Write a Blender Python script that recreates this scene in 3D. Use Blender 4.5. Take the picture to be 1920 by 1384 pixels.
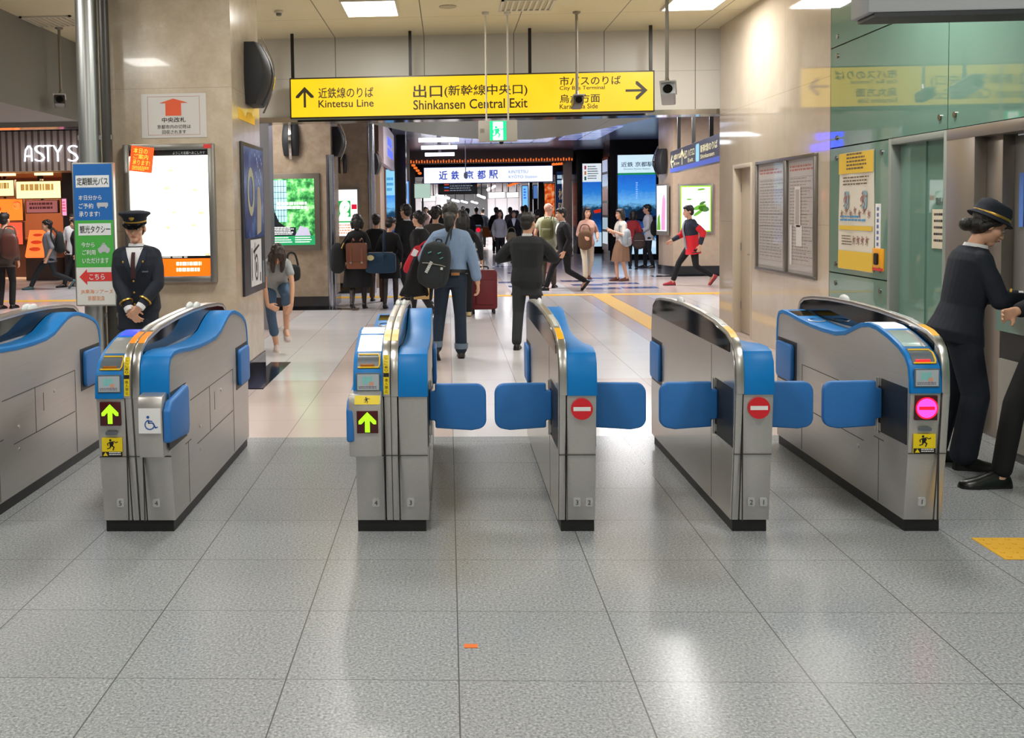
import bpy, bmesh, math, random
from mathutils import Vector, Matrix, Euler
for _o in list(bpy.data.objects): bpy.data.objects.remove(_o)
SC = bpy.context.scene
COL = SC.collection
random.seed(7)
# ------------------------------------------------------------------ camera
CAM_H, YAW, PIT, ROL = 1.61794, -0.0471494, 0.0553466, 0.0153779
FPX, PPX, PPY = 1888.31, 752.12, 500.67
_f0 = Vector((math.sin(YAW), math.cos(YAW), 0)); _r0 = Vector((math.cos(YAW), -math.sin(YAW), 0)); _z = Vector((0, 0, 1))
_fw = _f0*math.cos(PIT) - _z*math.sin(PIT); _up = _f0*math.sin(PIT) + _z*math.cos(PIT)
_rt = _r0*math.cos(ROL) - _up*math.sin(ROL); _up2 = _r0*math.sin(ROL) + _up*math.cos(ROL)
cam = bpy.data.cameras.new('camera'); cam.sensor_width = 36; cam.sensor_fit = 'HORIZONTAL'
cam.lens = FPX/1920*36; cam.shift_x = (960-PPX)/1920; cam.shift_y = -(692-PPY)/1920
cam.clip_start = .05; cam.clip_end = 200
camo = bpy.data.objects.new('camera', cam); COL.objects.link(camo)
_m = Matrix((_rt, _up2, -_fw)).transposed().to_4x4(); _m.translation = (0, 0, CAM_H)
camo.matrix_world = _m; SC.camera = camo
# ------------------------------------------------------------------ world, exposure
W = bpy.data.worlds.new('world'); SC.world = W; W.use_nodes = True
W.node_tree.nodes['Background'].inputs[0].default_value = (.62, .66, .70, 1)
W.node_tree.nodes['Background'].inputs[1].default_value = .42
vs = SC.view_settings; vs.view_transform = 'Standard'; vs.look = 'None'; vs.gamma = 1; vs.use_curve_mapping = False
vs.exposure = -0.13
SC.cycles.use_denoising = True
SC.cycles.max_bounces = 8; SC.cycles.sample_clamp_indirect = 6
# ------------------------------------------------------------------ lamps of the halls (below the ceiling panels; the concourse ones are added)
def area(name, loc, sx, sy, power, col=(1, .985, .96), rot=(0, 0, 0)):
    l = bpy.data.lights.new(name, 'AREA'); l.shape = 'RECTANGLE'; l.size = sx; l.size_y = sy; l.energy = power; l.color = col
    o = bpy.data.objects.new(name, l); COL.objects.link(o); o.location = loc; o.rotation_euler = rot
    return o
CEIL = 4.0
LAMPS = [(-.87, 11.85), (2.9, 11.95), (-.87, 7.4), (2.9, 7.4), (-.87, 2.9), (2.9, 2.9), (-4.6, 7.4), (-4.6, 2.9), (-.87, -1.6), (2.9, -1.6)]
for _x, _y in LAMPS:
    area('ceiling_lamp', (_x, _y, 3.955), .56, .8, 62)
HALL = [(-6.5, 16.5, 190), (-3.4, 15.6, 90), (0.8, 20.6, 230), (4.9, 17.0, 190), (-7.5, 21.5, 170), (4.0, 22.5, 190), (9.0, 21.0, 120)]
for _x, _y, _p in HALL:
    area('concourse_fill_lamp', (_x, _y, 3.64), 1.1, 1.1, _p*.85, (1, .97, .96))  # fill lamps added for the concourse, out of sight above the beam
for _x, _y, _p in ((-.2, 43, 260), (1.0, 50, 380), (2.6, 44.5, 220), (1.0, 56, 380)):
    area('far_hall_lamp', (_x, _y, 2.83), 1.3, .3, _p, (.97, .98, 1))
area('shop_lamp', (-11.4, 26.2, 2.6), 2.6, .8, 230, (1, .62, .34))
# ------------------------------------------------------------------ helpers: materials
def lin(c):
    if isinstance(c, str):
        c = [int(c[i:i+2], 16)/255 for i in (0, 2, 4)]
    return tuple(x/12.92 if x <= .04045 else ((x+.055)/1.055)**2.4 for x in c)+(1,)
_mats = {}
def mat(name, col, rough=.5, metal=0., emit=0., spec=.5, bump=None, var=0., vscale=8., coat=0., stretch=(1, 1, 1), alpha=None, trans=0.):
    if name in _mats: return _mats[name]
    m = bpy.data.materials.new(name); m.use_nodes = True; nt = m.node_tree; b = nt.nodes['Principled BSDF']
    c = lin(col)
    b.inputs['Base Color'].default_value = c; b.inputs['Roughness'].default_value = rough; b.inputs['Metallic'].default_value = metal
    b.inputs['Specular IOR Level'].default_value = spec
    if coat: b.inputs['Coat Weight'].default_value = coat; b.inputs['Coat Roughness'].default_value = .04
    if trans: b.inputs['Transmission Weight'].default_value = trans
    if emit: b.inputs['Emission Color'].default_value = c; b.inputs['Emission Strength'].default_value = emit
    if var or bump:
        tc = nt.nodes.new('ShaderNodeTexCoord'); mp = nt.nodes.new('ShaderNodeMapping'); mp.inputs['Scale'].default_value = stretch
        nt.links.new(tc.outputs['Object'], mp.inputs['Vector'])
        n = nt.nodes.new('ShaderNodeTexNoise'); n.inputs['Scale'].default_value = vscale; n.inputs['Detail'].default_value = 5
        nt.links.new(mp.outputs[0], n.inputs['Vector'])
        if var:
            r = nt.nodes.new('ShaderNodeMixRGB'); r.blend_type = 'MIX'
            r.inputs[1].default_value = tuple(x*(1-var) for x in c[:3])+(1,); r.inputs[2].default_value = tuple(min(1, x*(1+var)) for x in c[:3])+(1,)
            nt.links.new(n.outputs['Fac'], r.inputs[0]); nt.links.new(r.outputs[0], b.inputs['Base Color'])
        if bump:
            bp = nt.nodes.new('ShaderNodeBump'); bp.inputs['Strength'].default_value = bump; bp.inputs['Distance'].default_value = .01
            nt.links.new(n.outputs['Fac'], bp.inputs['Height']); nt.links.new(bp.outputs[0], b.inputs['Normal'])
    _mats[name] = m
    return m
class NT:
    """tiny node-graph builder"""
    def __init__(s, name, rough=.5, metal=0., coat=0., spec=.5):
        s.m = bpy.data.materials.new(name); s.m.use_nodes = True; s.t = s.m.node_tree; s.b = s.t.nodes['Principled BSDF']
        s.b.inputs['Roughness'].default_value = rough; s.b.inputs['Metallic'].default_value = metal; s.b.inputs['Specular IOR Level'].default_value = spec
        if coat: s.b.inputs['Coat Weight'].default_value = coat; s.b.inputs['Coat Roughness'].default_value = .03
        tc = s.t.nodes.new('ShaderNodeTexCoord'); s.pos = tc.outputs['Object']
        sp = s.t.nodes.new('ShaderNodeSeparateXYZ'); s.t.links.new(s.pos, sp.inputs[0]); s.x, s.y, s.z = sp.outputs
    def math(s, op, a, b=None):
        n = s.t.nodes.new('ShaderNodeMath'); n.operation = op
        for i, q in enumerate((a, b)):
            if q is None: continue
            if isinstance(q, (int, float)): n.inputs[i].default_value = q
            else: s.t.links.new(q, n.inputs[i])
        return n.outputs[0]
    def joint(s, ax, period, off, width):
        f = s.math('FRACT', s.math('DIVIDE', s.math('SUBTRACT', ax, off), period))
        d = s.math('ABSOLUTE', s.math('SUBTRACT', f, .5))
        return s.math('GREATER_THAN', d, .5-width/period/2)
    def mix(s, f, a, b):
        n = s.t.nodes.new('ShaderNodeMixRGB')
        for i, q in enumerate((f, a, b)):
            if isinstance(q, (int, float)): n.inputs[i].default_value = q
            elif isinstance(q, (str, tuple)): n.inputs[i].default_value = lin(q)
            else: s.t.links.new(q, n.inputs[i])
        return n.outputs[0]
    def noise(s, scale, detail=4, rough=.5, vec=None, stretch=None):
        n = s.t.nodes.new('ShaderNodeTexNoise'); n.inputs['Scale'].default_value = scale; n.inputs['Detail'].default_value = detail; n.inputs['Roughness'].default_value = rough
        v = vec or s.pos
        if stretch:
            mp = s.t.nodes.new('ShaderNodeMapping'); mp.inputs['Scale'].default_value = stretch; s.t.links.new(v, mp.inputs[0]); v = mp.outputs[0]
        s.t.links.new(v, n.inputs['Vector']); return n.outputs['Fac']
    def cell(s, a, b):
        c = s.t.nodes.new('ShaderNodeCombineXYZ'); s.t.links.new(s.math('FLOOR', a), c.inputs[0]); s.t.links.new(s.math('FLOOR', b), c.inputs[1])
        w = s.t.nodes.new('ShaderNodeTexWhiteNoise'); s.t.links.new(c.outputs[0], w.inputs['Vector']); return w.outputs['Value']
    def ramp(s, f, stops):
        n = s.t.nodes.new('ShaderNodeValToRGB'); e = n.color_ramp.elements
        while len(e) < len(stops): e.new(.5)
        for q, (p, c) in zip(e, stops): q.position = p; q.color = lin(c)
        s.t.links.new(f, n.inputs[0]); return n.outputs[0]
    def out(s, col, emit=None, base=True):
        if base: s.t.links.new(col, s.b.inputs['Base Color'])
        else: s.b.inputs['Base Color'].default_value = (.05, .04, .01, 1)
        if emit: s.t.links.new(col, s.b.inputs['Emission Color']); s.b.inputs['Emission Strength'].default_value = emit
        return s.m
# ------------------------------------------------------------------ helpers: meshes
V = Vector
def rrect(cx, cz, w, h, r, n=5):
    p = []
    for sx, sz, a0 in ((1, 1, 0), (-1, 1, 90), (-1, -1, 180), (1, -1, 270)):
        for i in range(n+1):
            a = math.radians(a0+90*i/n); p.append((cx+sx*(w/2-r)+r*math.cos(a), cz+sz*(h/2-r)+r*math.sin(a)))
    return p
def circ(cx, cz, r, n=24, a0=0, a1=360, rz=None):
    full = abs(a1-a0) >= 360
    return [(cx+r*math.cos(math.radians(a0+(a1-a0)*i/(n if full else n-1))), cz+(rz or r)*math.sin(math.radians(a0+(a1-a0)*i/(n if full else n-1)))) for i in range(n)]
def smoothpath(pts, n=4):
    """Catmull-Rom through 2D/3D points"""
    P = [V(p) for p in pts]; out = []
    for i in range(len(P)-1):
        a, b, c, d = P[max(0, i-1)], P[i], P[i+1], P[min(len(P)-1, i+2)]
        for k in range(n):
            t = k/n; out.append(.5*((2*b)+(-a+c)*t+(2*a-5*b+4*c-d)*t*t+(-a+3*b-3*c+d)*t**3))
    out.append(P[-1]); return out
_JOBS = []
class MB:
    def __init__(s): s.v = []; s.f = []; s.mi = []; s.cur = 0; s.T = None; s.g = []
    def add(s, vs_, fs):
        o = len(s.v); s.v += [tuple(s.T @ V(p)) if s.T is not None else tuple(p) for p in vs_]
        s.f += [tuple(i+o for i in f) for f in fs]; s.mi += [s.cur]*len(fs); return s
    def box(s, x0, x1, y0, y1, z0, z1):
        return s.add([(x0, y0, z0), (x1, y0, z0), (x1, y1, z0), (x0, y1, z0), (x0, y0, z1), (x1, y0, z1), (x1, y1, z1), (x0, y1, z1)],
                     [(0, 3, 2, 1), (4, 5, 6, 7), (0, 1, 5, 4), (1, 2, 6, 5), (2, 3, 7, 6), (3, 0, 4, 7)])
    def _prism(s, poly, a, b, f):
        n = len(poly); vs_ = [f(p, a) for p in poly]+[f(p, b) for p in poly]
        return s.add(vs_, [tuple(range(n)), tuple(range(2*n-1, n-1, -1))]+[(i, i+n, (i+1) % n+n, (i+1) % n) for i in range(n)])
    def px(s, poly, x0, x1): return s._prism(poly, x0, x1, lambda p, a: (a, p[0], p[1]))
    def py(s, poly, y0, y1): return s._prism(poly, y0, y1, lambda p, a: (p[0], a, p[1]))
    def pz(s, poly, z0, z1): return s._prism(poly, z0, z1, lambda p, a: (p[0], p[1], a))
    def loft(s, rings, close=False, caps=True):
        n = len(rings[0]); vs_ = [p for r in rings for p in r]; fs = []
        for k in range(len(rings)-1+(1 if close else 0)):
            k2 = (k+1) % len(rings)
            for i in range(n if n > 2 else 1): j = (i+1) % n; fs.append((k*n+i, k*n+j, k2*n+j, k2*n+i))
        if caps and not close: fs += [tuple(range(n-1, -1, -1)), tuple(range((len(rings)-1)*n, len(rings)*n))]
        return s.add(vs_, fs)
    def tube(s, pts, rad, n=12, caps=True, flat=1.):
        P = [V(p) for p in pts]; R = rad if isinstance(rad, (list, tuple)) else [rad]*len(P); rings = []; ref = None
        for i, p in enumerate(P):
            d = (P[min(i+1, len(P)-1)]-P[max(i-1, 0)]).normalized()
            if ref is None:
                ref = V((0, 0, 1)) if abs(d.z) < .9 else V((1, 0, 0))
            u = d.cross(ref).normalized(); w = u.cross(d).normalized(); ref = w
            rings.append([p+(u*math.cos(2*math.pi*k/n)+w*flat*math.sin(2*math.pi*k/n))*R[i] for k in range(n)])
        return s.loft(rings, caps=caps)
    def cyl(s, p0, p1, r0, r1=None, n=20): return s.tube([p0, p1], [r0, r0 if r1 is None else r1], n)
    def ball(s, c, r, n=12, R=None):
        r = (r, r, r) if isinstance(r, (int, float)) else r; c = V(c); vs_ = []; fs = []; m = max(6, n//2+1)
        for j in range(1, m):
            t = math.pi*j/m
            for i in range(n):
                a = 2*math.pi*i/n; q = V((r[0]*math.sin(t)*math.cos(a), r[1]*math.sin(t)*math.sin(a), r[2]*math.cos(t)))
                vs_.append(c+(R @ q if R is not None else q))
        q = V((0, 0, r[2])); vs_ += [c+(R @ q if R is not None else q), c-(R @ q if R is not None else q)]; T, B = len(vs_)-2, len(vs_)-1
        for j in range(m-2):
            for i in range(n): k = (i+1) % n; fs.append((j*n+i, (j+1)*n+i, (j+1)*n+k, j*n+k))
        for i in range(n): k = (i+1) % n; fs += [(T, i, k), (B, (m-2)*n+k, (m-2)*n+i)]
        return s.add(vs_, fs)
    def chain(s, pts, rad, n=12):
        """rounded limb through points with a radius at each: tapered tubes and balls at the joints"""
        for i in range(len(pts)-1): s.cyl(pts[i], pts[i+1], rad[i], rad[i+1], n)
        for p, r in zip(pts, rad): s.ball(p, r*1.0, n)
        return s
    def lathe(s, prof, c=(0, 0, 0), n=24, sx=1., sy=1.):
        return s.loft([[(c[0]+r*sx*math.cos(2*math.pi*k/n), c[1]+r*sy*math.sin(2*math.pi*k/n), c[2]+z) for k in range(n)] for r, z in prof])
    def sheet(s, fn, nu, nv):
        vs_ = [fn(i/nu, j/nv) for j in range(nv+1) for i in range(nu+1)]
        return s.add(vs_, [(j*(nu+1)+i, j*(nu+1)+i+1, (j+1)*(nu+1)+i+1, (j+1)*(nu+1)+i) for j in range(nv) for i in range(nu)])
    def text(s, txt, x0, x1, z0, z1, y, keep=False, align=0., bold=0.):
        """lettering in the xz plane facing -y, fitted into the box"""
        vs_, fs = glyphs(txt, bold)
        if not vs_: return s
        ax, bx = min(p[0] for p in vs_), max(p[0] for p in vs_); az, bz = min(p[1] for p in vs_), max(p[1] for p in vs_)
        kx = (x1-x0)/max(bx-ax, 1e-6); kz = (z1-z0)/max(bz-az, 1e-6); ox = x0
        if keep:
            kk = min(kx, kz); ox = x0+(x1-x0-(bx-ax)*kk)*align; kx = kz = kk
        s.g.append((len(s.v), len(s.v)+len(vs_), len(s.f), len(s.f)+len(fs)))
        return s.add([(ox+(p[0]-ax)*kx, y, z0+(p[1]-az)*kz) for p in vs_], fs)
    def build(s, name, mats, parent=None, bevel=0., sm=40, remesh=0., it=4, kind=None, solid=0., seg=2):
        if name in ('lettering', 'characters', 'letter', 'print') and len(s.g) > 1 and s.g[-1][1] == len(s.v) and s.g[0][0] == 0 and all(p[1] == q[0] for p, q in zip(s.g, s.g[1:])):     # one part per line of lettering
            for a, b, c, d in s.g:
                q = MB(); q.v = s.v[a:b]; q.f = [tuple(i-a for i in f) for f in s.f[c:d]]; q.mi = [0]*len(q.f); o = q.build(name, mats, parent, sm=sm)
            return o
        me = bpy.data.meshes.new(name); me.from_pydata(s.v, [], s.f)
        ml = mats if isinstance(mats, (list, tuple)) else [mats]
        for m in ml: me.materials.append(m)
        if len(ml) > 1: me.polygons.foreach_set('material_index', s.mi)
        if not remesh:
            bm = bmesh.new(); bm.from_mesh(me); bmesh.ops.recalc_face_normals(bm, faces=bm.faces); bm.to_mesh(me); bm.free()
        o = bpy.data.objects.new(name, me); COL.objects.link(o)
        if parent is not None: o.parent = parent
        if kind: o['kind'] = kind
        if bevel:
            q = o.modifiers.new('b', 'BEVEL'); q.width = bevel; q.segments = seg; q.limit_method = 'ANGLE'; q.angle_limit = math.radians(35)
        if solid:
            q = o.modifiers.new('s', 'SOLIDIFY'); q.thickness = solid; q.offset = 0
        if remesh:
            q = o.modifiers.new('r', 'REMESH'); q.mode = 'VOXEL'; q.voxel_size = remesh
            if it: q = o.modifiers.new('m', 'SMOOTH'); q.factor = .5; q.iterations = it
            sm = 180
        if bevel or solid or remesh: _JOBS.append((o, sm))
        else: _shade(me, sm)
        return o
def _shade(me, sm):
    if sm:
        me.polygons.foreach_set('use_smooth', [True]*len(me.polygons))
        if sm < 180: me.set_sharp_from_angle(angle=math.radians(sm))
    me.update()
def bake_modifiers():
    dg = bpy.context.evaluated_depsgraph_get(); new = []
    for o, sm in _JOBS: new.append((o, bpy.data.meshes.new_from_object(o.evaluated_get(dg), depsgraph=dg), sm))
    for o, me, sm in new:
        nm = o.data.name; o.modifiers.clear(); old = o.data; o.data = me; bpy.data.meshes.remove(old); me.name = nm; _shade(me, sm)
    _JOBS.clear()
_gl = {}
def glyphs(txt, bold=0.):
    k = (txt, bold)
    if k in _gl: return _gl[k]
    c = bpy.data.curves.new('t', 'FONT'); c.body = txt; c.resolution_u = 3; c.offset = bold; c.space_line = 1.15
    o = bpy.data.objects.new('t', c); COL.objects.link(o)
    me = bpy.data.meshes.new_from_object(o)
    r = ([tuple(v.co) for v in me.vertices], [tuple(p.vertices) for p in me.polygons])
    bpy.data.objects.remove(o); bpy.data.curves.remove(c); bpy.data.meshes.remove(me)
    _gl[k] = r; return r
def tag(o, label, cat, group=None, kind=None):
    o['label'] = label; o['category'] = cat
    if group: o['group'] = group
    if kind: o['kind'] = kind
    return o
def thing(name, loc, rz, label, cat, group=None):
    o = bpy.data.objects.new(name, None); COL.objects.link(o); o.location = loc; o.rotation_euler = (0, 0, math.radians(rz)); o.empty_display_size = .1
    return tag(o, label, cat, group)
def struct(name, mb, m, bevel=0., sm=40): return mb.build(name, m, None, bevel, sm, kind='structure')
def bars(mb, x0, x1, z0, z1, y, rows, seed=1, fill=.55, gap=.25):
    """rows of small unreadable print"""
    rnd = random.Random(seed); h = (z1-z0)/rows; n0, f0 = len(mb.v), len(mb.f)
    for i in range(rows):
        x = x0; zt = z1-i*h; end = x1-(x1-x0)*rnd.random()*.3
        while x < end:
            w = (x1-x0)*rnd.uniform(.05, .16); w = min(w, end-x)
            mb.add([(x, y, zt-h*fill), (x+w, y, zt-h*fill), (x+w, y, zt), (x, y, zt)], [(0, 1, 2, 3)]); x += w+(x1-x0)*.025
    mb.g.append((n0, len(mb.v), f0, len(mb.f)))
    return mb
def quad(mb, x0, x1, z0, z1, y): return mb.add([(x0, y, z0), (x1, y, z0), (x1, y, z1), (x0, y, z1)], [(0, 1, 2, 3)])
def poly(mb, pts, y): return mb.add([(p[0], y, p[1]) for p in pts], [tuple(range(len(pts)))])
# ================================================================== SETTING
YS = 7.14            # where the granite ends and the pale tiles begin
# floor of grey granite slabs
n = NT('granite_floor', rough=.23, spec=.5)
sp = n.ramp(n.noise(95, 3, .7), [(.30, '474b52'), (.44, '888c90'), (.56, 'a5a8ab'), (.70, 'cfd1d1')])
sp = n.mix(n.math('MULTIPLY', n.noise(60, 2, .6), .5), sp, '9a9c9c')
pv = n.cell(n.math('DIVIDE', n.math('SUBTRACT', n.x, .0174), .6), n.math('DIVIDE', n.math('SUBTRACT', n.y, 3.392), .6))
sp = n.mix(n.math('MULTIPLY', pv, .16), sp, '7e8080')
j = n.math('MAXIMUM', n.joint(n.x, .6, .0174, .005), n.joint(n.y, .6, 3.392, .0035))
M_granite = n.out(n.mix(j, sp, '5a5a5a'))
struct('floor', MB().box(-10.5, 5.5, -4, YS, -.05, 0), M_granite)
# pale tiles of the station hall
n = NT('pale_tiles', rough=.17, spec=.5)
cx = n.math('DIVIDE', n.math('SUBTRACT', n.x, .0174), .6); cy = n.math('DIVIDE', n.math('SUBTRACT', n.y, YS), .6)
cl = n.cell(n.math('DIVIDE', n.math('SUBTRACT', n.x, .0174), 1.2), n.math('DIVIDE', n.y, 4.8))
pink = n.math('GREATER_THAN', cl, .52)
tile = n.mix(pink, 'dcdadc', 'd3c1ba')
tile = n.mix(n.math('MULTIPLY', n.cell(cx, cy), .10), tile, 'b9b4b4')
tile = n.mix(n.math('MULTIPLY', n.noise(3, 4), .25), tile, 'c8c0bb')
j = n.math('MAXIMUM', n.joint(n.x, .6, .0174, .005), n.joint(n.y, .6, YS, .003))
M_tile = n.out(n.mix(j, tile, '8d8886'))
struct('floor', MB().box(-22, 16, YS, 70, -.05, 0), M_tile)
M_blackstone = mat('black_polished_granite', '15161a', .08, spec=.6, var=.3, vscale=90)
struct('trim_1', MB().box(-3.9, -1.72, 9.13, 9.149, 0, .004).box(-1.94, -1.72, 9.13, 10.78, 0, .004), M_blackstone)
M_yel = mat('yellow_tactile', 'd9a520', .55, var=.06, vscale=30)
M_inlay = mat('blue_grey_inlay', '5a628c', .15)
def tactile(mb, x0, x1, y0, y1, p=.06):
    mb.box(x0, x1, y0, y1, 0, .005)
    return mb
struct('trim_2', tactile(MB(), -14, 6.4, 18.78, 19.12), M_yel)
mb = tactile(MB(), 2.66, 2.98, 13.2, 18.78)
struct('trim_3', mb, M_yel)
mb = MB().box(2.5, 3.2, 4.6, 4.9, 0, .003)
for i in range(11):
    for k in range(5): mb.lathe([(.013, .003), (.011, .007), (.004, .008)], (2.535+i*.06, 4.63+k*.06, 0), 8)
struct('trim_4', mb, M_yel)
mb = MB()
for x, y, w in ((2.75, 20.2, .7), (2.6, 21.2, .75), (2.5, 22.4, .7), (1.35, 20.0, .45), (1.25, 21.0, .5), (1.1, 22.2, .5), (3.5, 20.3, .7), (3.3, 21.5, .75), (3.2, 23.2, .8), (1.5, 25.5, 1.2), (1.3, 28.5, 1.2)):
    struct('trim_5', MB().box(x, x+w, y, y+.42, 0, .003), M_inlay)
# ceiling, gate hall
n = NT('ceiling_panels', rough=.45, spec=.3)
j = n.math('MAXIMUM', n.joint(n.x, 1.215, -1.51, .012), n.joint(n.y, 1.95, 12.55, .006))
M_ceil = n.out(n.mix(j, n.mix(n.noise(1.2, 2), 'd8cda6', 'e2dabc'), '6a6455'))
struct('ceiling', MB().box(-5.08, 5.5, -4, 13.85, CEIL, CEIL+.1), M_ceil)
M_bulk = mat('grey_bulkhead', '85847f', .6, var=.03)
struct('wall_left', MB().box(-5.2, -5.08, -4, 13.84, 2.93, 4.1), M_bulk)
struct('ceiling', MB().box(-10.5, -5.2, -4, 13.84, 2.93, 3.0), M_bulk)
struct('wall_left', MB().box(-10.6, -10.5, -4, 13.84, 0, 3.0), M_bulk)
struct('wall_back', MB().box(-10.5, 5.5, -4.1, -4, 0, 4.1), mat('rear_wall', 'a9a59c', .5))
# beam over the gate line
n = NT('beam_panels', rough=.4, spec=.35)
j = n.math('MAXIMUM', n.joint(n.x, 1.215, -1.51, .010), n.joint(n.z, .58, 2.87, .003))
M_beam = n.out(n.mix(j, n.mix(n.noise(2, 2), 'cac6bc', 'd4d1c8'), '6d6a62'))
struct('wall_front', MB().box(-22, 3.75, 13.85, 14.2, 2.93, 4.1), M_beam)
M_mirror = mat('polished_steel', 'b9b6b0', .12, 1.)
struct('trim_6', MB().box(-22, 3.75, 13.83, 14.2, 2.86, 2.93), M_mirror)
n = NT('soffit_panels', rough=.35)
j = n.math('MAXIMUM', n.joint(n.x, 1.6, .75, .02), n.joint(n.y, 2.0, 14.2, .012))
M_soff = n.out(n.mix(j, '7f8676', '50544c'))
struct('ceiling', MB().pz([(-1.2, 14.2), (-.98, 15.0), (-.7, 15.9), (-.3, 16.9), (.1, 17.6), (.6, 18.2), (1.1, 18.5), (1.6, 18.5), (2.0, 17.9), (2.4, 16.7), (2.75, 15.2), (3.0, 14.2)], 2.885, 3.68), M_soff)
M_greypost = mat('satin_grey_metal', '9a9da6', .3, .7, var=.05, vscale=4, stretch=(1, 1, .1))
struct('wall_left', MB().box(-2.62, -2.45, 13.85, 14.15, 0, 2.86), M_greypost)
# marble column on the left of the gates
n = NT('beige_marble', rough=.16, spec=.5, coat=.25)
v1 = n.noise(5, 8, .62); v2 = n.noise(26, 5, .6); v3 = n.noise(1.6, 3)
c = n.ramp(v1, [(.25, 'b5a58f'), (.5, 'c7b8a2'), (.75, 'd6cab8')])
c = n.mix(n.math('MULTIPLY', v2, .6), c, 'a99780'); c = n.mix(n.math('MULTIPLY', n.math('GREATER_THAN', v1, .69), .25), c, 'd9d2c4')
M_marble = n.out(n.mix(n.joint(n.z, 1.3, .17, .004), c, 'a09380'))
struct('wall_left', MB().box(-3.35, -1.95, 9.15, 10.48, .17, CEIL), M_marble)
struct('baseboard_left', MB().box(-3.36, -1.94, 9.14, 10.49, 0, .17), M_blackstone)
# wall on the right: polished limestone, then glass
n = NT('cream_limestone', rough=.06, spec=.55, coat=.3)
c = n.mix(n.noise(3, 5, .6), 'bdae9b', 'd2c6b4'); c = n.mix(n.math('MULTIPLY', n.noise(18, 4, stretch=(1, 1, 4)), .3), c, 'c0ae98')
M_cream = n.out(n.mix(n.math('MAXIMUM', n.joint(n.z, 1.42, 0, .003), n.joint(n.y, 1.3, 9.84, .003)), c, '9a8b76'))
XR = 3.65
mb = MB()
mb.box(XR, 3.95, 9.84, 12.31, 0, CEIL).box(XR, 3.95, 13.11, 13.75, 0, CEIL).box(XR, 3.95, 12.31, 13.11, 2.14, CEIL)
struct('wall_right', mb, M_cream)
M_frame = mat('beige_door_paint', 'b9aa96', .35)
d = struct('door_1', MB().box(XR+.09, XR+.13, 12.36, 13.06, .01, 2.09), M_frame, .003)
MB().box(XR-.006, XR+.1, 12.31, 12.36, 0, 2.14).box(XR-.006, XR+.1, 13.06, 13.11, 0, 2.14).box(XR-.006, XR+.1, 12.36, 13.06, 2.09, 2.14).build('door_frame', mat('door_frame_paint', 'c4b7a4', .35), d, .003)
mb = MB().box(XR+.08, XR+.09, 12.42, 12.47, .93, 1.12).tube([(XR+.09, 12.445, 1.02), (XR+.035, 12.445, 1.02), (XR+.03, 12.56, 1.02)], .009)
mb.build('door_handle', mat('satin_steel', 'a8a6a2', .3, 1.), d)
mb = MB()
for z in (.35, 1.1, 1.85): MB().cyl((XR+.088, 13.05, z-.05), (XR+.088, 13.05, z+.05), .008).build('hinge', mat('satin_steel', 'a8a6a2', .3, 1.), d)
n = NT('green_back_painted_glass', rough=.03, spec=.6, coat=.5)
M_glassgreen = n.out(n.mix(n.noise(1.5, 2), '688a7c', '719384'))
M_gap = mat('dark_joint', '3a4440', .6)
mb = MB()
YB = 6.3
def panel(y0, y1, z0, z1): mb.box(XR, XR+.02, y0+.006, y1-.006, z0+.006, z1-.006)
for y0, y1 in ((8.55, 9.835), (7.57, 8.55), (6.45, 7.57)):
    panel(y0, y1, 3.09, CEIL); 
panel(7.57, 9.835, 2.15, 3.09); panel(YB, 7.57, 2.15, 3.09)
panel(8.55, 9.835, .975, 2.15); panel(8.55, 9.835, 0, .975)
struct('wall_right', mb, M_glassgreen)
mb = MB().box(XR+.02, XR+.2, 8.545, 9.84, 0, CEIL).box(XR+.02, XR+.2, YB, 8.5, 2.15, CEIL)
struct('wall_right', mb, M_gap)
mb = MB()
for y, z in ((9.66, 3.0), (9.66, 3.18), (9.66, 2.24), (9.66, 2.05), (8.68, 2.05), (9.66, 1.06), (8.68, 1.06), (9.66, .88), (8.68, .88), (7.68, 2.25), (7.46, 2.25), (9.66, 3.7)):
    struct('trim_7', MB().cyl((XR-.012, y, z), (XR+.01, y, z), .022), mat('bolt_steel', '8d8a84', .3, 1.))
d = struct('door_2', MB().box(XR+.09, XR+.11, 7.62, 8.07, .01, 2.1).box(XR+.075, XR+.095, 8.06, 8.5, .01, 2.1), M_glassgreen)
MB().box(XR-.004, XR+.12, 8.5, 8.55, 0, 2.15).box(XR-.004, XR+.12, 7.57, 7.62, 0, 2.15).box(XR-.004, XR+.12, 7.62, 8.5, 2.1, 2.15).build('door_frame', mat('door_surround_grey', '8f9690', .4, .2), d, .003)
MB().T
mb = MB(); mb.T = Matrix.Translation((XR+.088, 8.06, 0)) @ Matrix.Rotation(-math.pi/2, 4, 'Z')
mb.text('関係者以外', .14, .36, 1.6, 1.66, 0)
mb.build('door_lettering', mat('black_vinyl', '1c1c1c', .5), d)
M_dsteel = mat('dark_brushed_steel', '8f867e', .34, .6, var=.12, vscale=3, stretch=(1, 1, .15))
M_dsteel2 = mat('grey_brushed_steel', '9d9b95', .3, .55, var=.1, vscale=3, stretch=(1, 1, .15))
# lift landing: steel surround set back in the glass wall
d = struct('door_3', MB().box(XR+.16, XR+.19, YB, 6.98, .02, 2.06), M_dsteel2)
MB().box(XR-.004, XR+.18, 7.18, 7.57, 0, 2.13).box(XR+.08, XR+.18, 6.98, 7.18, 0, 2.08).box(XR-.007, XR+.2, YB, 7.572, 2.07, 2.15).build('door_surround', M_dsteel, d, .004)
MB().box(XR+.155, XR+.165, 6.6, 6.603, .02, 2.06).build('door_seam', M_gap, d)
struct('wall_right', MB().box(XR, 4.9, 6.2, YB, 0, CEIL).box(4.9, 5.0, -4, 6.2, 0, CEIL), M_glassgreen)
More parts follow.
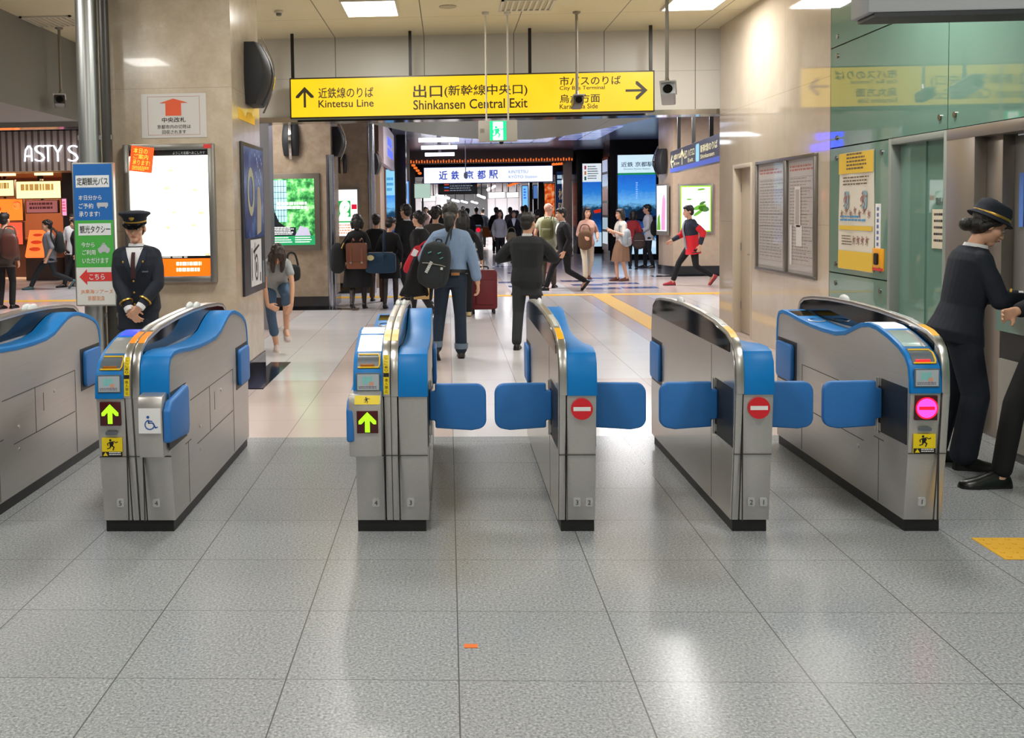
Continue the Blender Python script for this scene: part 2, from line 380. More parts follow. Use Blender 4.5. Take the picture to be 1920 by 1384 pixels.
# ================================================================== TICKET GATES
n = NT('gate_stainless', rough=.38, metal=.7)
c = n.mix(n.noise(1.0, 3, stretch=(60, 2, 260)), 'b7b4b0', 'd0cdca')
M_ss = n.out(n.mix(n.math('MULTIPLY', n.noise(2.5, 3), .35), c, 'bebab5'))
M_ssp = mat('gate_side_stainless', 'c2bfba', .22, .85, var=.06, vscale=3)
M_chrome = mat('gate_edge_chrome', 'cdcac6', .3, 1.)
M_glass = mat('black_glass', '060708', .05, spec=.3)
M_blue = mat('gate_blue_plastic', '0579c4', .42, spec=.3, var=.05, vscale=5)
M_flap = mat('gate_flap_blue', '2b74bd', .5, var=.05, vscale=60)
M_rub = mat('black_plinth', '141414', .5)
M_dark = mat('dark_recess', '1d2024', .5)
M_grey = mat('grey_reader_plastic', '5d656c', .35)
M_seam = mat('panel_seam', '3d3a37', .6)
M_yedge = mat('reader_yellow_edge', 'f0c419', .4)
M_stick_y = mat('caution_yellow', 'ecd012', .4)
M_black = mat('black_print', '111111', .5)
M_white = mat('white_print', 'e8e8e8', .5)
M_redsign = mat('no_entry_red', 'd5202b', .35)
LG = 2.03
SPINE = [(.07, .06), (.03, .40), (0, .70), (.003, .80), (.012, .86), (.035, .915), (.08, .955), (.16, .985), (.40, 1.02), (.74, 1.037), (1.1, 1.043), (1.45, 1.037), (1.75, 1.02), (1.90, 1.0), (1.975, .965), (2.015, .90), (2.03, .80), (2.03, .70), (2.03, .06)]
READ = [(0, .70), (.004, .76), (.02, .83), (.06, .88), (.14, .92), (.26, .955), (.40, .983), (.50, .988), (.60, .975), (.70, .945), (.82, .905), (.96, .885), (1.15, .882), (1.35, .886), (1.55, .898), (1.78, .918), (1.88, .92), (1.95, .905), (1.985, .86), (1.995, .78), (2.0, .70)]
def prof_at(P, y):
    for (a, b), (c_, d_) in zip(P, P[1:]):
        if a <= y <= c_ and c_ > a: return b+(d_-b)*(y-a)/(c_-a)
    return P[-1][1]
def xr(s, a, b, xc): return (xc+min(s*a, s*b), xc+max(s*a, s*b))
SW, HW = .038, .185          # spine half width, half-gate width
def arrow(cx, cz, w, h):
    return [(cx-w*.14, cz-h/2), (cx+w*.14, cz-h/2), (cx+w*.14, cz+h*.08), (cx+w*.34, cz-h*.1), (cx+w*.5, cz-h*.1), (cx+w*.5, cz+h*.06), (cx, cz+h/2), (cx-w*.5, cz+h*.06), (cx-w*.5, cz-h*.1), (cx-w*.34, cz-h*.1), (cx-w*.14, cz+h*.08)]
def runner(mb, cx, cz, k, y):
    """a running figure pictogram"""
    P = lambda pts: poly(mb, [(cx+a*k, cz+b*k) for a, b in pts], y)
    poly(mb, [(cx-.13*k+.1*k*math.cos(t*.6), cz+.36*k+.1*k*math.sin(t*.6)) for t in range(10)], y)
    P([(-.22, .22), (.1, .28), (.16, .12), (.05, -.1), (-.2, -.02)]); P([(.1, .28), (.3, .12), (.5, .2), (.47, .27), (.3, .2), (.14, .32)])
    P([(-.22, .22), (-.42, .08), (-.36, -.12), (-.3, -.1), (-.33, .06), (-.16, .16)]); P([(-.05, -.02), (.08, -.08), (.22, -.2), (.1, -.48), (.02, -.46), (.1, -.22), (-.08, -.1)])
    P([(-.2, -.02), (-.02, -.08), (-.14, -.3), (-.42, -.38), (-.42, -.3), (-.2, -.24)])
def flap_plate(mb, x0, x1, y, th=.036):
    """door leaf spanning x0 (hinge) to x1 (free end), seen from the front"""
    s = 1 if x1 > x0 else -1; L = abs(x1-x0)
    pts = [(0, -.075), (.03, -.075), (.03, -.115), (.22, -.128)] + [(L-.05+.05*math.sin(a), -.122+.05-.05*math.cos(a)) for a in [k*math.pi/12 for k in range(1, 7)]] + \
          [(L-.05+.05*math.cos(a), .118-.055+.055*math.sin(a)) for a in [k*math.pi/12 for k in range(0, 6)]] + [(.25, .118), (.03, .12), (.03, .08), (0, .08)]
    pts = [(x0+s*a, .59+b) for a, b in pts]
    mb.py(pts if s > 0 else pts[::-1], y-th/2, y+th/2)
def half(g, xc, s, reader, flap, nums, front, o):
    """one aisle side of a gate: s = +1 right of the seam, -1 left of it"""
    X = lambda a, b: xr(s, a, b, xc)
    P = READ if reader else [(LG-.03-y+.0, z) for y, z in READ[::-1]]
    # spine
    MB().px([(y, z) for y, z in SPINE], *X(.001, SW-.006)).build('spine', M_ss, g, .003)
    band = MB(); pts = SPINE[2:-1]
    inner = []
    for i, (y, z) in enumerate(pts):
        a = pts[max(0, i-1)]; b = pts[min(len(pts)-1, i+1)]; t = V((b[0]-a[0], b[1]-a[1])).normalized(); inner.append((y+t.y*.018, z-t.x*.018))
    out_ = [(y-.004*(V((pts[min(len(pts)-1, i+1)][1]-pts[max(0, i-1)][1], 0)).normalized().x), z+.004) for i, (y, z) in enumerate(pts)]
    x0, x1 = X(.002, SW)
    rings = [[(x0, p[0], p[1]), (x1, p[0], p[1]), (x1, q[0], q[1]), (x0, q[0], q[1])] for p, q in zip(out_, inner)]
    band.loft(rings); band.build('edge_band', M_chrome, g, .0015)
    # dark glass strip along the crown of the spine, facing the aisle side of the console
    gl = [(y+.012 if y < 1 else y-.012, z-.012) for y, z in SPINE[6:-4]]; gl = [(gl[0][0], .897)]+gl+[(gl[-1][0], .897)]
    MB().px(gl, *X(SW-.008, SW-.002)).build('glass_panel', M_glass, g)
    # console body of brushed steel
    body = [(.07, .06), (.03, .40), (.006, .70)]+[(max(.006, y), z-.012) for y, z in P[1:-1]]+[(LG-.03-.006, .70), (LG-.05, .06)]
    MB().px(body, *X(SW, HW-.004)).build('console_body', [M_ss], g, .003)
    # blue cover that follows the top of the console
    cov = MB(); inner = []; outr = []
    for i, (y, z) in enumerate(P):
        a = P[max(0, i-1)]; b = P[min(len(P)-1, i+1)]; t = V((b[0]-a[0], b[1]-a[1])).normalized(); inner.append((y+t.y*.022, z-t.x*.022)); outr.append((y-t.y*.003, z+t.x*.003))
    x0, x1 = X(SW, HW)
    cov.loft([[(x0, p[0], p[1]), (x1, p[0], p[1]), (x1, q[0], q[1]), (x0, q[0], q[1])] for p, q in zip(outr, inner)])
    cov.build('console_cover', M_blue, g, .004)
    # seams on the outer side
    xs = xc+s*HW; sm = MB(); e0, e1 = sorted((xs-s*.0045, xs-s*.0025))
    for y0, y1, z in ((.42, 1.5, .612), (.30, .42, .40), (.55, 1.48, .345)): sm.box(e0, e1, y0, y1, z-.002, z+.002)
    for y, z0, z1 in ((.36, .07, .40), (1.5, .07, .612), (.86, .345, .612), (.98, .45, .56)): sm.box(e0, e1, y-.0015, y+.0015, z0, z1)
    sm.build('seam', M_seam, g)
    for y, z in ((.62, .30), (.62, .43), (1.15, .54)): MB().cyl((xs-s*.006, y, z), (xs+s*.001, y, z), .011, n=12).build('lock', M_chrome, g)
    # front seams
    MB().box(*X(SW-.001, SW+.001), .015, .03, .07, .72).box(*X(0, HW-.005), .0235, .04, .399, .402).build('front_seam', M_seam, g)
    # rear leaf, folded back into its recess
    MB().box(*sorted((xs-s*.0048, xs-s*.002)), 1.60, 1.965, .455, .735).build('flap_recess', M_dark, g)
    rf = MB(); rf.px(rrect(1.79, .595, .30, .24, .035), *sorted((xs-s*.004, xs+s*.022))); rf.build('flap', M_flap, g, .008, seg=3)
    # front leaf
    if flap == 'closed':
        MB().box(*sorted((xs-s*.0048, xs-s*.001)), .04, .36, .44, .72).build('flap_recess', M_dark, g)
        MB().box(*sorted((xs-s*.001, xs+s*.003)), .325, .395, .68, .72).box(*sorted((xs-s*.001, xs+s*.003)), .325, .395, .445, .485).cyl((xs+s*.004, .36, .43), (xs+s*.004, .36, .72), .009, n=10).build('hinge', M_chrome, g)
        mb = MB(); flap_plate(mb, xs, xs+s*.298, .33); mb.build('flap', M_flap, g, .009, seg=3)
    elif flap == 'open':
        MB().box(*sorted((xs-s*.0048, xs-s*.001)), -.01, .33, .44, .725).build('flap_recess', M_dark, g)
        mb = MB(); mb.px([(-.09, -.10), (.27, -.13), (.29, -.09), (.29, .10), (.27, .13), (-.04, .10), (-.09, .06)], -.014, .024)
        mb.T = None; mb.v = [(xs+s*(.004+(p[0])), p[1], .595+p[2]) for p in mb.v]
        mb.build('flap', M_flap, g, .012, seg=3)
        MB().box(*sorted((xs-s*.001, xs+s*.003)), .295, .335, .68, .72).box(*sorted((xs-s*.001, xs+s*.003)), .295, .335, .46, .50).build('hinge', M_chrome, g)
        bx = MB(); a, b = X(SW+.012, HW-.012) if not reader else X(SW+.004, HW+.016)
        bx.px([(-.075, .42), (-.09, .68), (-.07, .725), (.02, .735), (.05, .42)], a, b); bx.build('bumper_box', M_ss, g, .006)
        if reader:
            q = quad(MB(), a+.03, b-.006, 0, .04, 0); q.v = [(x, -.0925+.02*z/.04, .682+z) for x, y, z in q.v]; q = q.build('caution_sticker', M_stick_y, g)
            q2 = MB(); runner(q2, (a+b)/2+.01, .02, .03, 0); q2.v = [(x, -.0935+.02*z/.04, .682+z) for x, y, z in q2.v]; q2.build('running_figure', M_black, q)
        if o.get('wheel'):
            st = quad(MB(), a+.006, b-.006, .545, .67, -.0925).build('access_sticker', M_white, g)
            w = MB(); cxx, czz = (a+b)/2, .60
            w.loft([[(cxx+r*math.cos(t), -.0935, czz-.012+r*math.sin(t)) for r in (.020, .026)] for t in [math.radians(q) for q in range(100, 365, 15)]], caps=False)
            for pts in ([(-.010, .012), (-.003, .012), (-.001, -.006), (-.008, -.006)], [(-.008, -.006), (.018, -.006), (.018, 0), (-.008, 0)], [(.013, -.004), (.02, -.002), (.032, -.026), (.026, -.03)], [(.026, -.03), (.04, -.026), (.04, -.02), (.028, -.024)], [(-.003, .01), (.014, .008), (.014, .003), (-.003, .004)]): poly(w, [(cxx+p, czz+q) for p, q in pts], -.0936)
            poly(w, circ(cxx-.008, czz+.026, .0075, 12), -.0936)
            w.build('symbol', mat('access_blue', '2b5aa8', .5), st)
    # reader end facing the hall
    if reader:
        a, b = X(SW+.012, HW-.016); 
        def onface(y0, y1, lift, a_, b_, nm, m, par=g, th=.004):
            # follow the profile between y0 and y1
            ys = [y0+(y1-y0)*k/8 for k in range(9)]; r = []
            for y in ys:
                z = prof_at(P, y); z2 = prof_at(P, y+.004); t = V((.004, z2-z)).normalized()
                oy, oz = y-t.y*(.003+lift), z+t.x*(.003+lift); r.append([(a_, oy, oz), (b_, oy, oz), (b_, oy+t.y*th, oz-t.x*th), (a_, oy+t.y*th, oz-t.x*th)])
            return MB().loft(r).build(nm, m, par)
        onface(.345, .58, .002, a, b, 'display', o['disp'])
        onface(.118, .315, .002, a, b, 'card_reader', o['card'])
        rd = onface(.026, .105, .004, a+.004, b, 'ticket_slot', M_grey, th=.012)
        # yellow outline and slot mouth
        z1, z0 = prof_at(P, .098), prof_at(P, .026)
        yo = [(a+.008, z0+.004), ((a+b)/2, z0+.004), (b-.010, z0+.004), (b-.004, z0+.016), (b-.004, (z0+z1)/2), (b-.004, z1-.012), (b-.014, z1-.002), (a+.008, z1-.002)]
        def yof(z):
            for q in range(200):
                if prof_at(P, q*.001) >= z: return q*.001
            return .1
        MB().tube([(x, yof(z)-.0085, z+.004) for x, z in yo], .0045, 8).build('yellow_edge', M_yedge, rd)
        MB().box(a+.02, b-.03, yof(z0+.016)-.014, yof(z0+.016)+.004, z0+.008, z0+.024).build('slot_mouth', o['slot'], rd, .002)
        # card picture plate
        pl = MB().box(a, b, -.006, .004, .732, .822).build('picture_plate', M_grey, g, .002)
        pz = quad(MB(), a+.006, b-.006, .738, .816, -.0066).build('picture', mat('picture_face', 'aeb9bf', .4), pl)
        w = (b-a); mb = MB(); 
        for k in range(3): quad(mb, a+w*(.26+.14*k), a+w*(.38+.14*k), .768, .804, -.0072)
        mb.build('ticket_drawing', mat('picture_cyan', '7fc6c4', .5), pl)
        quad(MB(), a+w*.55, a+w*.72, .760, .778, -.0076).build('hand_drawing', mat('picture_skin', 'd89a82', .5), pl)
        bars(MB(), a+w*.1, b-w*.1, .742, .757, -.0072, 2, seed=4, fill=.6).build('print', mat('picture_print', '7a6a7a', .5), pl)
        # second reader for the far direction on the sloping rear
        onface(1.62, 1.80, .002, a, b, 'rear_display', M_glass)
        rg = MB(); yc = 1.45; zc = prof_at(P, yc)+.006
        rg.loft([[((a+b)/2+(.045+.006*math.cos(q))*math.cos(t), yc+(.06+.006*math.cos(q))*math.sin(t), zc+.003*math.sin(q)+.06*math.sin(t)*.06) for q in (0, 2.1, 4.2)] for t in [k*2*math.pi/24 for k in range(24)]], close=True)
        rg.build('rear_reader_ring', M_chrome, g)
    # caution strip on the chrome front edge
    if o.get('strip') == s:
        mb = MB(); mb.cur = 0
        S = SPINE[2:8]; pts = []
        for q in range(21):
            z = .715+.19*q/20; y = prof_at([(z_, y_) for y_, z_ in S], z); y2 = prof_at([(z_, y_) for y_, z_ in S], z+.004); nn = V((-.004, y2-y)).normalized(); pts.append((y+nn.x*.0062, z+nn.y*.0062))
        def strip(x0, x1, k0, k1, lift): 
            q = pts[k0:k1+1]; return [[(x0, p[0]-lift, p[1]+lift*.3), (x1, p[0]-lift, p[1]+lift*.3)] for p in q]
        a, b = X(.006, SW-.005)
        def ribbon(nm, m, k0, k1, lift, a, b, par):
            r = strip(a, b, k0, k1, lift); mb = MB(); vs_ = [p for t in r for p in t]
            mb.add(vs_, [(2*i, 2*i+1, 2*i+3, 2*i+2) for i in range(len(r)-1)]); return mb.build(nm, m, par)
        cs = ribbon('caution_strip', M_stick_y, 0, len(pts)-1, .0015, a, b, g)
        ribbon('warning_triangle', M_black, 9, 11, .0028, a, b, cs)
        mb = MB(); w = b-a
        for (z0, z1, t) in ((.722, .795, '進入禁止'), (.825, .905, 'ここに乗り')):
            for i, ch in enumerate(t):
                zz = z1-(z1-z0)*(i+1)/len(t); zt = z1-(z1-z0)*i/len(t)
                yy = min(prof_at([(z, y) for y, z in pts], zz), prof_at([(z, y) for y, z in pts], zt))-.002
                mb.text(ch, a+w*.2, b-w*.2, zz+.002, zt-.001, yy)
        mb.build('lettering', M_black, cs)
    # orange marker on the crown
    y0 = .20
    mk = MB(); a, b = X(.003, SW-.002)
    def crown(nm, m, y0, y1, lift, a, b, par=g):
        ys = [y0+(y1-y0)*k/6 for k in range(7)]; S = [(y, z) for y, z in SPINE[3:-3]]
        r = [[(a, y-lift*.3, prof_at(S, y)+.0045+lift), (b, y-lift*.3, prof_at(S, y)+.0045+lift)] for y in ys]; mb = MB()
        mb.add([p for t in r for p in t], [(2*i, 2*i+1, 2*i+3, 2*i+2) for i in range(6)]); return mb.build(nm, m, par, solid=.002)
    crown('crown_marker', o['marker'], .10, .26, .001, a, b)
    crown('crown_lamp', mat('clear_lamp_cover', 'cfd6d8', .15), .30, .62, .001, a+.006, b-.006)
    dm = MB().ball((xc+s*SW*.5, 1.25, 1.045), (.017, .075, .03), 16); dm.build('sensor_dome', mat('frosted_dome', 'dfe3e2', .2), g)
    # front panel fittings
    a, b = X(SW, HW-.004); cxx = (a+b)/2
    yf = -.004
    if front == 'arrow':
        z0, z1 = o.get('az', (.565, .685))
        yf = o.get('yf', yf); pl = MB().box(cxx-.052, cxx+.052, yf, yf+.02, z0, z1).build('arrow_panel', mat('led_dark_red', '4a1018', .3), g, .002)
        mb = MB(); poly(mb, arrow(cxx, (z0+z1)/2, .086, .10), yf-.001); mb.build('arrow_light', mat('led_green', 'a6ee1e', .4, emit=1.0), pl)
    if front == 'noentry':
        mb = MB(); mb.py(circ(cxx, .635, .053, 32), yf-.001, yf+.01); pl = mb.build('no_entry_sign', M_redsign, g)
        quad(MB(), cxx-.042, cxx+.042, .626, .646, yf-.0016).build('bar', M_white, pl)
    if front == 'led':
        pl = MB().box(cxx-.052, cxx+.052, yf, yf+.02, .57, .69).build('stop_panel', mat('led_dark_red', '4a1018', .3), g, .002)
        mb = MB(); mb.py(circ(cxx, .63, .050, 32), yf-.003, yf); mb.build('stop_light', mat('led_magenta', 'ff3aa0', .4, emit=2.2), pl)
        mb = MB(); mb.loft([[(cxx+r*math.cos(t), yf-.0032, .63+r*math.sin(t)) for r in (.047, .053)] for t in [k*2*math.pi/32 for k in range(32)]], close=True, caps=False)
        quad(mb, cxx-.037, cxx+.037, .622, .638, yf-.0038); mb.build('stop_ring', mat('led_red', 'ff0a2a', .4, emit=1.6), pl)
    if front in ('arrow', 'led') and not o.get('nosticker', False) or front == 'plain_sticker':
        MB().py(rrect(cxx, .525, .06, .018, .008), .004, .014).build('small_window', M_grey, g)
        st = MB().box(cxx-.052, cxx+.052, .012, .02, .405, .50); st = st.build('caution_sticker', M_stick_y, g)
        quad(MB(), cxx-.052, cxx+.052, .405, .430, .0112).build('caution_bar', M_black, st)
        mb = MB(); runner(mb, cxx, .466, .062, .0112); mb.build('running_figure', M_black, st)
        mb = MB(); poly(mb, [(cxx-.047, .409), (cxx-.022, .409), (cxx-.0345, .428)], .0108); mb.build('warning_triangle', M_stick_y, st)
        bars(MB(), cxx-.016, cxx+.048, .409, .428, .0108, 2, seed=3).build('caution_print', M_white, st)
    # aisle numbers
    for t, u in nums:
        px_ = xc+s*u; pl = MB(); pl.py(rrect(px_, .155, .036, .042, .008), .0525, .062)
        pl.v = [(p[0], p[1]+(.155-p[2])*.09-.0015, p[2]) for p in pl.v]
        pl = pl.build('number_label', mat('number_label_grey', 'b9bab8', .45), g)
        mb = MB(); mb.text(t, px_-.012, px_+.012, .143, .167, 0, keep=True, align=.5); mb.v = [(p[0], .0525-.003+(.155-p[2])*.09, p[2]) for p in mb.v]; mb.build('number', mat('number_ink', '30343a', .5), pl)
SC_white = mat('lit_panel_white', 'f4f6f8', .12, coat=.5, emit=.75)  # glow stands in for ceiling light mirrored in the white panels
M_lcd = mat('lcd_blue', '3a4ff0', .2, emit=.8)
M_card = mat('card_reader_silver', 'c9ced2', .12, .6)
M_slot_o = mat('slot_orange', '9a5a18', .4, emit=.15)
M_slot_r = mat('slot_red_lamp', 'f0282c', .4, emit=1.0)
M_mk_y = mat('crown_marker_yellow', 'f2b40a', .35)
M_mk_o = mat('crown_marker_orange', 'f08a28', .35, emit=.25)
GY = 4.93
def gate(xc, label, halves, base):
    g = thing('ticket_gate', (xc, GY, 0), 0, label, 'ticket gate', 'automatic ticket gates in a row')
    mb = MB().box(base[0], base[1], .08, LG-.06, 0, .062); mb.build('base', M_rub, g)
    if len(halves) == 1:       # a single-sided gate shows its flat outer face
        s = -halves[0][0]; P = SPINE
        xo = s*.001
        a, b = sorted((xo-s*.004, xo+s*.002))
        out_ = [(y+.008 if y < 1 else y-.008, z-.006 if z > .5 else z) for y, z in SPINE]
        MB().px(out_, *sorted((xo, xo+s*.004))).build('side_panel', M_ssp, g)
        gl = [(y+.012 if y < 1 else y-.012, z-.012) for y, z in SPINE[6:-4]]; gl = [(gl[0][0], .897)]+gl+[(gl[-1][0], .897)]
        MB().px(gl, *sorted((xo+s*.003, xo+s*.007))).build('glass_panel', M_glass, g)
        xs = xo+s*.004
        MB().box(*sorted((xs-s*.001, xs+s*.0012)), 1.68, 2.0, .445, .735).build('flap_recess', M_dark, g)
        MB().px(rrect(1.84, .59, .29, .245, .035), *sorted((xs, xs+s*.02))).build('flap', M_flap, g, .008, seg=3)
        if halves[0][7].get('outer_flap'):
            MB().box(*sorted((xs-s*.001, xs+s*.0012)), .035, .36, .43, .725).build('flap_recess', M_dark, g)
            MB().box(*sorted((xs, xs+s*.005)), .05, .33, .42, .435).box(*sorted((xs, xs+s*.004)), .325, .40, .68, .72).box(*sorted((xs, xs+s*.004)), .325, .40, .445, .485).cyl((xs+s*.006, .36, .43), (xs+s*.006, .36, .72), .009, n=10).build('hinge', M_chrome, g)
            mb = MB(); flap_plate(mb, xs, xs+s*.298, .33); mb.build('flap', M_flap, g, .009, seg=3)
        MB().box(*sorted((xs-s*.001, xs+s*.0008)), .44, .443, .07, .89).build('seam', M_seam, g)
    for (s, off, reader, flap, nums, front, _u, o) in halves:
        half(g, off, s, reader, flap, nums, front, o)
    return g
oA = dict(disp=M_lcd, card=M_card, slot=M_slot_o, marker=M_mk_o, strip=-1)
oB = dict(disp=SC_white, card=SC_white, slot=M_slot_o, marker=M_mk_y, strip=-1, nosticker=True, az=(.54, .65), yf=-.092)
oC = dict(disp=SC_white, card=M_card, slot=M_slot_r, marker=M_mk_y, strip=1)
gate(-1.595, 'wide ticket gate numbered 5 and 4 with blue wheelchair sticker and green arrow light',
     [(-1, 0, True, 'none', [('5', .09)], 'arrow', 0, oA), (1, .006, False, 'open', [('4', .09)], 'none', 0, dict(oA, wheel=True, strip=0))], (-.175, .175))
gate(-.295, 'wide ticket gate numbered 4 and 3, white glossy reader panels and yellow crown markers',
     [(-1, 0, True, 'open', [('4', .085)], 'arrow', 0, oB), (1, 0, False, 'closed', [('3', .09)], 'none', 0, dict(oB, strip=0))], (-.18, .165))
gate(.535, 'narrow ticket gate numbered 3 and 2 with red no-entry disc, nearest the middle',
     [(1, 0, False, 'closed', [('3', .09), ('2', .15)], 'noentry', 0, dict(oB, outer_flap=True, strip=0))], (.012, .178))
gate(1.39, 'narrow ticket gate numbered 2 and 1 with red no-entry disc and two closed flaps',
     [(1, 0, False, 'closed', [('2', .09), ('1', .15)], 'noentry', 0, dict(oB, outer_flap=True, strip=0))], (.005, .172))
gate(2.405, 'rightmost ticket gate numbered 1 with lit pink stop light and red slot lamp',
     [(-1, 0, True, 'closed', [('1', .10)], 'led', 0, oC)], (-.172, -.004))
gate(-2.63, 'leftmost ticket gate, cut off by the photo edge, blue rear flap folded in',
     [(-1, 0, True, 'none', [('6', .09)], 'arrow', 0, dict(oA)), (1, 0, False, 'none', [('5', .09)], 'none', 0, dict(oA, strip=0))], (-.18, .175))
# ================================================================== SIGNS, LAMPS AND FITTINGS AROUND THE GATES
M_post = mat('dark_post', '2b2a28', .4, .6)
M_steel = mat('satin_steel', 'a8a6a2', .3, 1.)
M_lampwhite = mat('lamp_diffuser', 'fff8ea', .4, emit=9.0)
M_lampframe = mat('lamp_frame', 'cfcabc', .4)
def ceiling_light(x, y, label, w=.6, d=.88):
    t = thing('ceiling_light', (x, y, CEIL), 0, label, 'ceiling light', 'recessed ceiling lights')
    mb = MB(); mb.T = Matrix.Translation((0, 0, 0))
    mb.box(-w/2-.02, w/2+.02, -d/2-.02, -d/2, -.03, 0).box(-w/2-.02, w/2+.02, d/2, d/2+.02, -.03, 0).box(-w/2-.02, -w/2, -d/2, d/2, -.03, 0).box(w/2, w/2+.02, -d/2, d/2, -.03, 0)
    mb.build('frame', M_lampframe, t); MB().box(-w/2, w/2, -d/2, d/2, -.022, -.004).build('diffuser', M_lampwhite, t)
ceiling_light(-.87, 11.85, 'bright square ceiling light above and left of the yellow sign')
ceiling_light(2.9, 11.95, 'bright square ceiling light nearest the cream wall, right of the yellow sign')
for x, y in LAMPS[2:]:
    o = bpy.data.objects
    ceiling_light(x, y, 'square ceiling light behind the photographer, lighting the granite floor')
def vent(x, y, label, lit):
    t = thing('ceiling_vent', (x, y, CEIL), 0, label, 'ceiling vent', 'slatted ceiling panels')
    w, d = .62, .62
    MB().box(-w/2, w/2, -d/2, -d/2+.03, -.02, 0).box(-w/2, w/2, d/2-.03, d/2, -.02, 0).box(-w/2, -w/2+.03, -d/2, d/2, -.02, 0).box(w/2-.03, w/2, -d/2, d/2, -.02, 0).build('frame', M_lampframe, t)
    MB().box(-w/2+.03, w/2-.03, -d/2+.03, d/2-.03, -.004, 0).build('backing', mat('vent_backing', 'bdb49a', .5), t)
    mb = MB()
    for k in range(8): mb.box(-w/2+.06+k*.068, -w/2+.085+k*.068, -d/2+.03, d/2-.03, -.02, -.006)
    mb.build('slats', mat('vent_slats', 'd9d2bc', .4), t)
vent(.95, 11.93, 'slatted ceiling vent above the middle of the yellow sign', 0)
vent(-4.75, 12.2, 'slatted ceiling vent at the far left, left of the steel pole', 0)
t = thing('smoke_detector', (-1.96, 11.94, CEIL), 0, 'small round smoke detector on the ceiling beside the marble column', 'smoke detector')
MB().lathe([(.05, 0), (.055, -.02), (.05, -.03)]).build('base', M_lampframe, t); MB().lathe([(.035, -.03), (.03, -.06), (.01, -.065)]).build('sensor', mat('sensor_grey', '77756f', .4), t)
o = MB().lathe([(.10, 0), (.105, -.008), (.08, -.014), (.0, -.012)]).build('ceiling_speaker', mat('speaker_grille', 'b3a98d', .6)); o.location = (.03, 11.94, CEIL)
tag(o, 'flat round speaker cover on the ceiling between light and vent', 'speaker')
# ---- big yellow direction sign
YG = 13.4
t = thing('direction_sign', (0, YG, 0), 0, 'long lit yellow direction sign with black lettering hung under the beam', 'sign')
x0, x1, z0, z1 = -2.06, 2.70, 2.885, 3.385
MB().box(x0-.02, x1+.02, .012, .20, z0-.02, z1+.02).build('housing', mat('sign_housing', '3a3833', .4, .5), t, .004)
n = NT('yellow_sign_face', rough=.3)
edge = n.math('MULTIPLY', n.math('SUBTRACT', n.noise(1.6, 2), .5), .9)
M_yface = n.out(n.mix(n.math('ADD', n.math('ABSOLUTE', edge), .0), 'ffd200', 'fba800'), emit=1.18, base=False)
fc = MB().box(x0, x1, 0, .012, z0, z1).build('face', M_yface, t)
M_sink = mat('sign_ink', '2a2412', .5)
SX = lambda px: x0+(px-545)/(1226-545)*(x1-x0)
SZ = lambda py, px=885: z1-(py-(147-(px-545)*.0147))/70.5*(z1-z0)
mb = MB()
def st(txt, a, b, top, bot): mb.text(txt, SX(a), SX(b), SZ(bot, (a+b)/2), SZ(top, (a+b)/2), -.002)
def st(txt, a, b, top, bot, bold=.012): mb.text(txt, SX(a), SX(b), SZ(bot, (a+b)/2), SZ(top, (a+b)/2), -.002, bold=bold)
st('近鉄線のりば', 597, 702, 162, 182); st('Kintetsu Line', 597, 702, 185, 199)
st('出口', 777, 832, 158, 182, .015); st('(新幹線中央口)', 836, 992, 158, 181); st('Shinkansen Central Exit', 777, 992, 185, 203)
st('市バスのりば', 1052, 1166, 144, 161); st('City Bus Terminal', 1052, 1136, 162, 171); st('烏丸方面', 1052, 1127, 177, 193); st('Karasuma Side', 1052, 1123, 195, 204)
mb.build('lettering', M_sink, fc)
mb = MB(); cx, cz, k = SX(571), SZ(180, 571), .13
arw = [(-.12, -1), (.12, -1), (.12, .45), (.62, -.08), (.92, -.08), (.92, .1), (0, 1.0), (-.92, .1), (-.92, -.08), (-.62, -.08), (-.12, .45)]
poly(mb, [(cx+a*k, cz+b*k*1.05) for a, b in arw], -.002); mb.build('up_arrow', M_sink, fc)
mb = MB(); cx, cz = SX(1195), SZ(171, 1195)
poly(mb, [(cx+b*k*1.1, cz-a*k) for a, b in arw], -.002); mb.build('right_arrow', M_sink, fc)
for px_ in (547, 772, 998, 1224):
    MB().box(SX(px_)-.02, SX(px_)+.02, .08, .12, z1+.02, CEIL).build('hanger', M_post, t)
# ---- emergency exit sign
t = thing('exit_sign', (.64, 12.3, 0), 0, 'small green lit exit sign hanging on two white rods under the beam', 'exit sign')
def U(px, py, Y):      # point of the photograph at distance Y
    dx, dy = px-PPX, py-PPY; d = _fw+_rt*(dx/FPX)-_up2*(dy/FPX); k = Y/d.y
    return V((0, 0, CAM_H))+d*k
def F(px, py):         # point of the floor under a pixel
    dx, dy = px-PPX, py-PPY; d = _fw+_rt*(dx/FPX)-_up2*(dy/FPX); k = -CAM_H/d.z
    return V((0, 0, CAM_H))+d*k
a, b = U(897, 226, 12.3), U(970, 265, 12.3); x0, x1, z1, z0 = a.x-.64, b.x-.64, a.z, b.z
MB().py(rrect((x0+x1)/2, (z0+z1)/2, x1-x0, z1-z0, .012), 0, .06).build('housing', mat('exit_housing', 'b3ada1', .4), t, .004)
gx0, gx1 = x0+(x1-x0)*.29, x0+(x1-x0)*.72
pl = quad(MB(), gx0, gx1, z0+.015, z1-.01, -.003).build('lit_face', mat('exit_green', '0fc886', .4, emit=1.0), t)
w = gx1-gx0; mb = quad(MB(), gx0+w*.2, gx1-w*.2, z0+.02, z1-.02, -.005); mb.build('doorway', mat('exit_white', 'f2fff8', .4, emit=1.1), pl)
mb = MB(); runner(mb, (gx0+gx1)/2-.005, (z0+z1)/2-.01, .15, -.007); mb.build('running_figure', mat('exit_green', '0fc886'), pl)
quad(MB(), x0+.02, x0+.07, (z0+z1)/2-.02, (z0+z1)/2+.03, -.002).build('small_panel', mat('exit_panel_grey', '8f8b80', .5), t)
